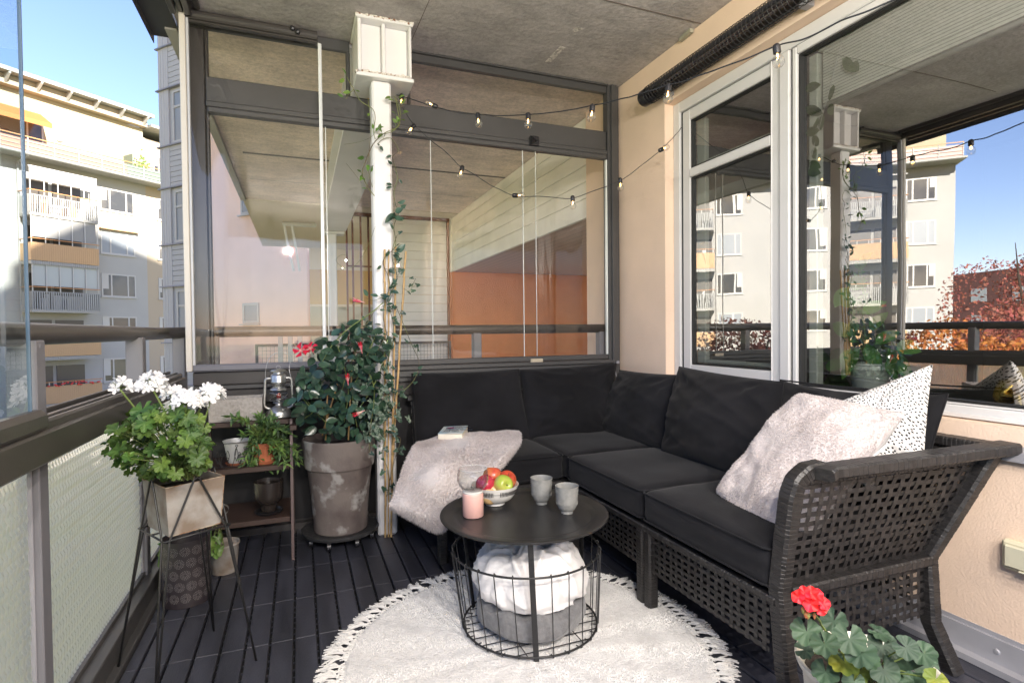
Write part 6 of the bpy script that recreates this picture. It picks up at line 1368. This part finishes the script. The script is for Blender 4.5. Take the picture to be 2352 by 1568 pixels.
# ---- ivy in the same pot, climbing the canes and the column
p2 = MB()
for _ in range(60):
    x, y = rn.gauss(872, 22), rn.gauss(950, 40)
    if y > 1020: continue
    c_ = at(x, y, 'y', rn.uniform(2.70, 2.80)); lobed(p2, c_, (rn.gauss(0, .4), -1, rn.gauss(.5, .4)), (rn.gauss(0, .6), 0, -1), rn.uniform(.018, .030), 5, .1, .15, rn, star=1)
p2.build('ivy_leaves', mat('variegated_ivy', (.17, .22, .17), .5, col2=(.045, .09, .055), vs=70, cs=(.42, .55), trans=.15), t); q.build('stems', m_stem, t, smooth='all')
# canes
cn = [((885, 1228), (883.7, 573)), ((892, 1226), (893, 573)), ((898, 1222), (909, 567)), ((899, 1100), (932, 578))]
for i, (a_, b_) in enumerate(cn):
    tt = thing('bamboo_cane', ('leftmost tall bamboo cane against the white column', 'thin bamboo cane second from the left at the column', 'tall bamboo cane third from the left at the column edge', 'bamboo cane leaning out to the right of the column')[i], 'cane', at(*a_, 'y', 2.85), 'bamboo canes at the column')
    A_, B_ = at(*a_, 'y', 2.862-.004*i), at(*b_, 'y', 2.865-.006*i); r_ = (.0055, .0038, .0055, .0055)[i]; n_ = 9; pp = []; rr = []
    if i < 3: A_.z = .002
    for k in range(n_+1):
        for dz, e in ((0, 1.22), (.004, 1.0)) if k < n_ else ((0, 1),): pp.append(A_.lerp(B_, (k+.0)/n_)+V(0, 0, dz)+V(.002*sin(k*2.1), 0, 0)); rr.append(r_*e)
        if k < n_: pp.append(A_.lerp(B_, (k+.96)/n_)); rr.append(r_)
    g = MB(); g.tube(pp, rr, 8); g.build('cane', m_bamboo, tt, smooth='all')
t = thing('ivy', 'thin ivy and climber vines winding up the bamboo canes and the white column', 'climbing plant', at(890, 1010, 'y', 2.84))
q = MB(); p = MB(); p3 = MB(); rn = random.Random(5)
def vine(pts, yy, r, leaves, kind, n=8, size=.022, mb=None):
    P3 = smoothpts([at(x, y, 'y', yy+rn.uniform(-.012, .012)) for x, y in pts], n); q.tube(P3, r, 5)
    for _ in range(leaves):
        i = rn.randrange(len(P3)); a = P3[i]; d = V(rn.uniform(-1, 1), rn.uniform(-.8, .1), rn.uniform(-.7, .8)).normalized(); s_ = size*rn.uniform(.7, 1.25); e = a+d*s_*.8
        q.tube([a, e], .0007, 3)
        if kind == 'ivy': lobed(mb or p, e+d*s_*.4, (rn.gauss(0, .5), -1, rn.gauss(.4, .5)), d, s_*.75, 5, .1, .2, rn, star=1)
        else: leaf(mb or p, e, e+d*s_*1.5, V(rn.gauss(0, .6), -1, rn.gauss(.5, .5)), s_*.75, 'oval')
    return P3
vine([(882, 1010), (880, 900), (893, 800), (880, 720), (895, 650), (880, 600), (908, 565), (905, 520), (915, 490), (908, 470)], 2.84, .0018, 34, 'oval')
vine([(900, 1020), (908, 930), (890, 850), (905, 760), (893, 690), (912, 640), (900, 585), (912, 540)], 2.835, .0018, 24, 'ivy')
vine([(908, 700), (925, 740), (945, 790), (962, 830), (955, 865), (935, 890), (912, 905)], 2.80, .0016, 17, 'ivy')
vine([(892, 760), (870, 800), (850, 840), (846, 880)], 2.80, .0014, 8, 'oval'); vine([(925, 660), (940, 668), (952, 645), (955, 640)], 2.80, .001, 5, 'ivy')
vine([(882, 680), (860, 690), (840, 684)], 2.80, .001, 3, 'oval'); vine([(885, 700), (860, 715), (845, 740), (820, 760)], 2.82, .0014, 8, 'oval')
vine([(888, 1000), (878, 1040), (890, 1075), (895, 1110), (888, 1140)], 2.79, .0016, 13, 'ivy'); vine([(905, 1000), (920, 1010), (905, 1060), (890, 1130)], 2.80, .0014, 9, 'ivy')
vine([(860, 920), (850, 990), (848, 1040)], 2.70, .0012, 6, 'ivy', size=.018)
vine([(908, 470), (905, 440), (913, 410), (908, 385), (902, 360), (915, 345), (898, 318), (880, 320), (868, 330)], 2.86, .0018, 9, 'oval')
vine([(908, 225), (914, 255), (918, 285), (905, 297), (885, 305), (862, 325), (850, 345), (838, 375), (832, 400), (845, 430), (860, 450)], 2.85, .0022, 13, 'oval', mb=p3)
vine([(812, 205), (828, 232), (855, 250), (862, 270), (858, 300), (862, 320)], 2.85, .0018, 4, 'oval', mb=p3); vine([(797, 178), (806, 195), (812, 205), (800, 218), (795, 228)], 2.85, .0015, 4, 'oval', mb=p3); vine([(845, 225), (852, 300), (845, 380), (855, 430)], 2.86, .0014, 4, 'oval', mb=p3)
vine([(855, 262), (860, 290), (858, 310), (830, 325), (790, 332)], 2.86, .0007, 0, 'oval', n=8); vine([(862, 520), (840, 575), (815, 610), (790, 615), (772, 598), (785, 585), (800, 588)], 2.80, .0008, 0, 'oval'); vine([(795, 375), (815, 400), (830, 420)], 2.87, .0007, 2, 'oval', mb=p3)
vine([(870, 310), (905, 300), (920, 272), (915, 240), (905, 222)], 2.84, .0018, 7, 'oval', mb=p3)
for x, y, tx, ty, w_ in ((905, 490, 885, 510, .03), (908, 488, 925, 478, .03), (912, 580, 930, 560, .034), (905, 498, 925, 505, .028)): leaf(p, at(x, y, 'y', 2.84), at(tx, ty, 'y', 2.82), V(0, -1, .3), w_, 'oval')
p.build('leaves', m_livy, t, smooth='all'); p3.build('young_leaves', m_lbright, t, smooth='all'); q.build('stems', mat('olive_stem', (.17, .20, .06), .6, col2=(.10, .07, .04), vs=9), t, smooth='all')
# ---- perforated candle lantern on the floor
c = V(-.436, 2.500, .001)
t = thing('perforated_lantern', 'dark metal candle lantern pierced with sunburst patterns on the deck', 'lantern', c)
R_ = .086; hh = .255
p = MB(); p.lathe(c, [(0, 0), (R_, 0), (R_, hh), (R_-.003, hh+.001), (R_-.004, hh-.001), (R_-.004, .006), (0, .006)], 64); p.build('shell', mat('brown_black_metal', (.028, .022, .026), .5), t, smooth=40)
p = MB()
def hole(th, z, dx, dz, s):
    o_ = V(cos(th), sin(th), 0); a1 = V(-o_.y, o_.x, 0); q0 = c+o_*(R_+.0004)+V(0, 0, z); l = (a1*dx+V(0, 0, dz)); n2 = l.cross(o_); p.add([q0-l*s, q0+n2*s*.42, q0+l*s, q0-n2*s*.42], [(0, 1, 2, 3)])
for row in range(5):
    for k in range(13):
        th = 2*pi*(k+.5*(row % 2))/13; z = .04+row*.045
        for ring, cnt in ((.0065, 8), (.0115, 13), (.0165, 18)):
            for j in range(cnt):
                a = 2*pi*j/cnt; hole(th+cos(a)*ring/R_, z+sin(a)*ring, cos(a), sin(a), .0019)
p.build('pale_hole_marks', mat('painted_hole_light', (.42, .40, .39), .7), t)  # pale lozenges on a closed shell, painted as light through holes
# ---- small zinc pot with ivy behind it
c = V(-.33, 2.735, .001)
t = thing('ivy_pot', 'small zinc pot of green ivy standing behind the perforated lantern', 'potted plant', c)
p = MB(); p.lathe(c, [(0, 0), (.050, 0), (.051, .006), (.062, .12), (.066, .124), (.064, .13), (.060, .128), (.058, .11), (0, .11)], 36); p.build('pot', m_zinc, t, smooth=50)
p = MB(); q = MB()
for x, y in ((375, 1262), (380, 1275), (372, 1285), (376, 1250), (488, 1240), (498, 1255), (492, 1270), (482, 1262), (500, 1235), (478, 1228), (505, 1262)):
    e = at(x, y, 'y', 2.55 if x < 400 else 2.66); lobed(p, e, (rn.gauss(0, .4), -1, .5), (rn.gauss(0, .5), 0, -1), .026, 5, .1, .2, rn, star=1); q.tube(smoothpts([c+V(0, 0, .11), (c+V(0, 0, .25)+e)/2, e], 5), .0011, 4)
p.build('leaves', m_lbright, t, smooth='all'); q.build('stems', m_stem, t, smooth='all')
# ================================================================== WHITE GERANIUM ON THE WIRE STAND
Z0 = lambda x, y: (x/1.377551, y/1.377551)
A_ = dep(*Z0(524, 1566), 1.62); B_ = dep(*Z0(708, 1524), 1.753); L_ = dep(*Z0(482, 1512), 1.80); zt = .606; hb = .150
for v_ in (A_, B_, L_): v_.z = zt
e1 = (B_-A_); s1 = e1.length; e1.normalize(); e2 = V(-e1.y, e1.x, 0); s2 = .178; s1 = .170
def pl(x, y, z): return A_+e1*x+e2*y+V(0, 0, z)
t = thing('square_planter', 'rust stained square zinc planter standing in the black wire stand', 'planter', pl(s1/2, s2/2, -hb))
p = MB(); k_ = .010
def ring_(z, i, o=0): return [pl(o+i, o+i, z), pl(s1-o-i, o+i, z), pl(s1-o-i, s2-o-i, z), pl(o+i, s2-o-i, z)]
vs = ring_(-hb, k_)+ring_(0, 0)+ring_(0, .003)+ring_(-.03, .005); p.add(vs, [(3, 2, 1, 0)]+[(4*r+i, 4*r+(i+1) % 4, 4*r+4+(i+1) % 4, 4*r+4+i) for r in range(3) for i in range(4)]); p.build('box', m_zinc, t)
p = MB(); rn = random.Random(3)
for a, b in ((pl(0, 0, 0), pl(s1, 0, 0)), (pl(s1, 0, 0), pl(s1, s2, 0)), (pl(0, 0, 0), pl(0, s2, 0)), (pl(0, s2, 0), pl(s1, s2, 0)), (pl(k_, k_, -hb), pl(s1-k_, k_, -hb)), (pl(s1, 0, 0), pl(s1-k_, k_, -hb))):
    p.tube([a.lerp(b, i/16) for i in range(17)], [.0014*rn.uniform(.6, 1.7) for _ in range(17)], 5)
p.build('rusty_edge', m_zincd, t); p = MB(); p.add(ring_(-.03, .004), [(0, 1, 2, 3)]); p.build('soil', m_soil, t)
ctr = pl(s1/2, s2/2, 0); ctr.z = 0
t = thing('wire_stand', 'tall black hairpin wire plant stand at the left of the deck', 'plant stand', ctr)
for k in range(4):
    d = (e1*-1, e2*-1, e1, e2)[k]; s_ = V(-d.y, d.x, 0); hd = (s1/2, s2/2, s1/2, s2/2)[k]+.006; p = MB()
    def hp(a, z, o): return ctr+d*(hd+o)+s_*a+V(0, 0, z)
    zb = zt-hb-.004
    p.tube([hp(-.146, .002, .055), hp(-.080, zb, .004), hp(-.010, zt+.005, .0)]+[hp(.010*sin(radians(x)), zt+.005+.009*cos(radians(x)), 0) for x in (-60, -30, 0, 30, 60)]+[hp(.010, zt+.005, .0), hp(.080, zb, .004), hp(.146, .002, .055)], .0032, 8); p.build('hairpin_leg', m_black, t, smooth='all')
p = MB(); zb = zt-hb-.006; c4 = [ctr+e1*sx*(s1/2+.010)+e2*sy*(s2/2+.010)+V(0, 0, zb) for sx, sy in ((-1, -1), (1, -1), (1, 1), (-1, 1), (-1, -1))]; p.tube(c4, .0032, 8); p.tube([(c4[0]+c4[1])/2, (c4[2]+c4[3])/2], .003, 6); p.tube([(c4[0]+c4[3])/2, (c4[1]+c4[2])/2], .003, 6); p.build('seat_ring', m_black, t, smooth='all')
t = thing('white_geranium', 'white flowering geranium with scalloped leaves in the square planter', 'potted plant', pl(s1/2, s2/2, -.03))
GZ = zp(320, 1140, 3.733); p = MB(); q = MB(); pf = MB(); rn = random.Random(21); root0 = pl(s1/2, s2/2, -.03)
m_wpet = mat('white_petal', (.82, .82, .82), .6, trans=.3, island=.05)
def floret(c_, nrm, r, mb):
    nrm = V(*nrm).normalized(); a = nrm.orthogonal().normalized(); b = nrm.cross(a); ph = rn.uniform(0, 6)
    for k in range(5):
        th = ph+2*pi*k/5; o_ = a*cos(th)+b*sin(th); s_ = b*cos(th)-a*sin(th); r2 = r*rn.uniform(.8, 1.25); up_ = rn.uniform(.1, .55)
        mb.add([c_, c_+o_*r2*.55-s_*r2*.30+nrm*r2*.18, c_+o_*r2*.98-s_*r2*.18+nrm*r2*up_, c_+o_*r2*1.05+s_*r2*.15+nrm*r2*up_*.9, c_+o_*r2*.6+s_*r2*.30+nrm*r2*.15], [(0, 1, 2, 3, 4)])
for cx, cy, rr, nf, dpt in ((225, 250, 120, 9, 1.60), (600, 205, 150, 40, 1.62), (835, 350, 105, 24, 1.70), (1010, 410, 150, 44, 1.62), (1300, 330, 140, 38, 1.72), (1175, 490, 70, 9, 1.66)):
    C_ = dep(*GZ(cx, cy), dpt); R0 = rr/3.733/1736*dpt*.80; hub = C_-V(0, 0, R0*1.0)
    base = root0+V(rn.uniform(-.04, .04), rn.uniform(-.04, .04), .03); q.tube(smoothpts([base, (base+hub)/2+V(rn.uniform(-.01, .01), 0, .02), hub], 6), .0028, 7)
    for _ in range(nf):
        d = V(rn.gauss(0, 1), rn.gauss(0, 1), abs(rn.gauss(.3, .7))).normalized(); e = hub+V(d.x*R0*1.1, d.y*R0*1.1, d.z*R0*1.35); q.tube([hub, (hub+e)/2+V(0, 0, .003), e], .0008, 4); floret(e, d+V(0, -.2, .1), .0165, pf)
for k in range(210):
    x, y = rn.uniform(60, 1330), rn.uniform(560, 1450); cx, cy = 700, 960
    if ((x-cx)/640)**2+((y-cy)/430)**2 > 1 or (y > 1330 and x > 1150): continue
    dpt = rn.uniform(1.50, 1.84); c_ = dep(*GZ(x, y), dpt); rad = (c_-root0); o_ = V(rad.x, rad.y, 0)
    nrm = V(o_.x*5+rn.gauss(0, .35), o_.y*5+rn.gauss(0, .35)-.15, 1.1+rn.gauss(0, .3) if y < 1150 else .5)
    lobed(p, c_, nrm, V(o_.x, o_.y, -.1)+V(.01, 0, 0), rn.uniform(.017, .031), 7, .30, .55, rn, notch=.7)
    if rn.random() < .7: q.tube(smoothpts([root0+V(rn.uniform(-.05, .05), rn.uniform(-.05, .05), .03), (root0+c_)/2+V(0, 0, .03), c_-V(0, 0, .004)], 5), .0014, 5)
p.build('leaves', m_lger, t, smooth='all'); q.build('stems', m_stem, t, smooth='all'); pf.build('flowers', m_wpet, t)
# ================================================================== RED GERANIUM, BOTTOM RIGHT
RD = 1.16; RZ = zp(2140, 1420, 2.119)
c = dep(1992, 1545, RD); rimz = dep(*RZ(830, 1380), RD-.0).z; c.z = 0
t = thing('red_geranium', 'red flowering geranium with round leaves in a cream pot at the bottom right', 'potted plant', c)
p = MB(); rim = rimz-.02; r_ = .135; p.lathe(c, [(0, .001), (.085, 0), (.088, .004), (.112, rim*.72), (.118, rim*.78), (.122, rim-.03), (.130, rim-.022), (r_, rim-.012), (r_+.002, rim-.003), (r_-.003, rim), (r_-.010, rim-.006), (.118, rim-.04), (0, rim-.04)], 64); pot_ = p.build('pot', mat('cream_glazed_pot', (.74, .70, .60), .35), t, smooth=50)
p = MB()
for k in range(90): th = 2*pi*k/90; p.lathe(c+V(cos(th)*.1195, sin(th)*.1195, rim-.05), [(0, -.002), (.002, 0), (0, .002)], 5, ax=V(cos(th), sin(th), 0))
p.build('bead_border', m_wpot, pot_); p = MB(); p.lathe(c, [(0, rim-.035), (.118, rim-.035)], 24); p.build('soil', m_soil, t)
m_lred = leafmat('zonal_leaf', (.045, .088, .048), (.028, .06, .034), .6, .22, .12, bs=90); m_lyel = leafmat('yellowing_leaf', (.26, .27, .03), (.12, .18, .03), .6, .2, .2)
p = MB(); py_ = MB(); q = MB(); rn = random.Random(8); rt = V(c.x, c.y, rim-.03)
for x, y, R0, yel in ((875, 1225, 98, 0), (1055, 1150, 82, 0), (995, 1305, 88, 0), (1160, 1270, 100, 0), (855, 1345, 58, 0), (1385, 1315, 92, 0), (1540, 1330, 76, 0), (1655, 1370, 80, 0), (1235, 1365, 100, 0), (1130, 1430, 95, 1), (1220, 1500, 68, 1), (1000, 1490, 85, 0), (1390, 1480, 95, 0), (1555, 1490, 118, 0), (1665, 1450, 84, 0), (1360, 1232, 70, 0), (1190, 1560, 70, 0), (1460, 1580, 85, 0), (1740, 1540, 72, 1), (1060, 1400, 60, 0), (1300, 1420, 60, 0), (1600, 1560, 70, 0)):
    dpt = RD-.10+.12*rn.random()-.0001*(y-1200); e = dep(*RZ(x, y), dpt); R1 = R0/2.119/1736*dpt*1.06; to = (V(0, 0, H)-e).normalized(); nrm = to*.75+V(rn.gauss(0, .22), rn.gauss(0, .22), .5)
    if (x, y) in ((1360, 1232),): nrm = V(0, -.35, 1)
    lobed(py_ if yel else p, e, nrm, V(rn.gauss(0, .5), rn.gauss(0, .3), -1), R1, 8, .10, .18, rn, notch=.45)
    q.tube(smoothpts([rt+V(rn.uniform(-.03, .03), rn.uniform(-.03, .03), 0), (rt+e)/2+V(0, 0, .01), e-nrm.normalized()*.003], 5), .0016, 5)
p.build('leaves', m_lred, t, smooth='all'); py_.build('yellow_leaves', m_lyel, t, smooth='all')
m_rpet = mat('scarlet_petal', (.85, .025, .035), .55, trans=.25, island=.08); pf = MB(); hub = dep(*RZ(925, 1105), RD-.08)
for x, y, r0 in ((818, 990, 48), (860, 960, 45), (905, 965, 50), (945, 975, 42), (900, 1035, 58), (985, 1035, 48), (970, 1075, 42), (950, 1010, 40)):
    e = dep(*RZ(x, y), RD-.10); q.tube([hub, e], .0009, 4); R1 = r0/2.119/1736*RD*.86; to = (V(0, 0, H)-e).normalized(); nrm = (to+V((x-910)*.007, 0, -(y-1020)*.006)).normalized(); a = nrm.orthogonal().normalized(); b = nrm.cross(a)
    for k in range(5):
        th = 2*pi*k/5+x; o_ = a*cos(th)+b*sin(th); s_ = b*cos(th)-a*sin(th); N7 = 7; vs = [e]
        for j in range(N7): u = (j/(N7-1)-.5)*2; vs.append(e+o_*R1*(.50+.5*cos(u*1.3))+s_*R1*.50*u+nrm*R1*(.05+.35*abs(u)+.15*(k % 2)))
        pf.add(vs, [(0, j+1, j+2) for j in range(N7-1)])
pf.build('flowers', m_rpet, t, smooth='all'); pb = MB()
for x, y, s_ in ((848, 1075, 1), (880, 1112, 1.3), (925, 1112, .9), (865, 1105, 1)):
    e = dep(*RZ(x, y), RD-.09); q.tube([hub, e], .0009, 4); pb.lathe(e, [(0, -.006), (.003*s_, -.003), (.004*s_, .001), (.002*s_, .006), (0, .008)], 10, ax=V(-.2, -.2, -.6))
pb.build('buds', mat('bud', (.45, .06, .04), .6, col2=(.2, .22, .06), vs=120), t, smooth='all')
q.tube(smoothpts([hub, dep(*RZ(960, 1150), RD-.06), dep(*RZ(1000, 1215), RD-.02), rt], 6), .0024, 7); q.build('stems', m_stem, t, smooth='all')
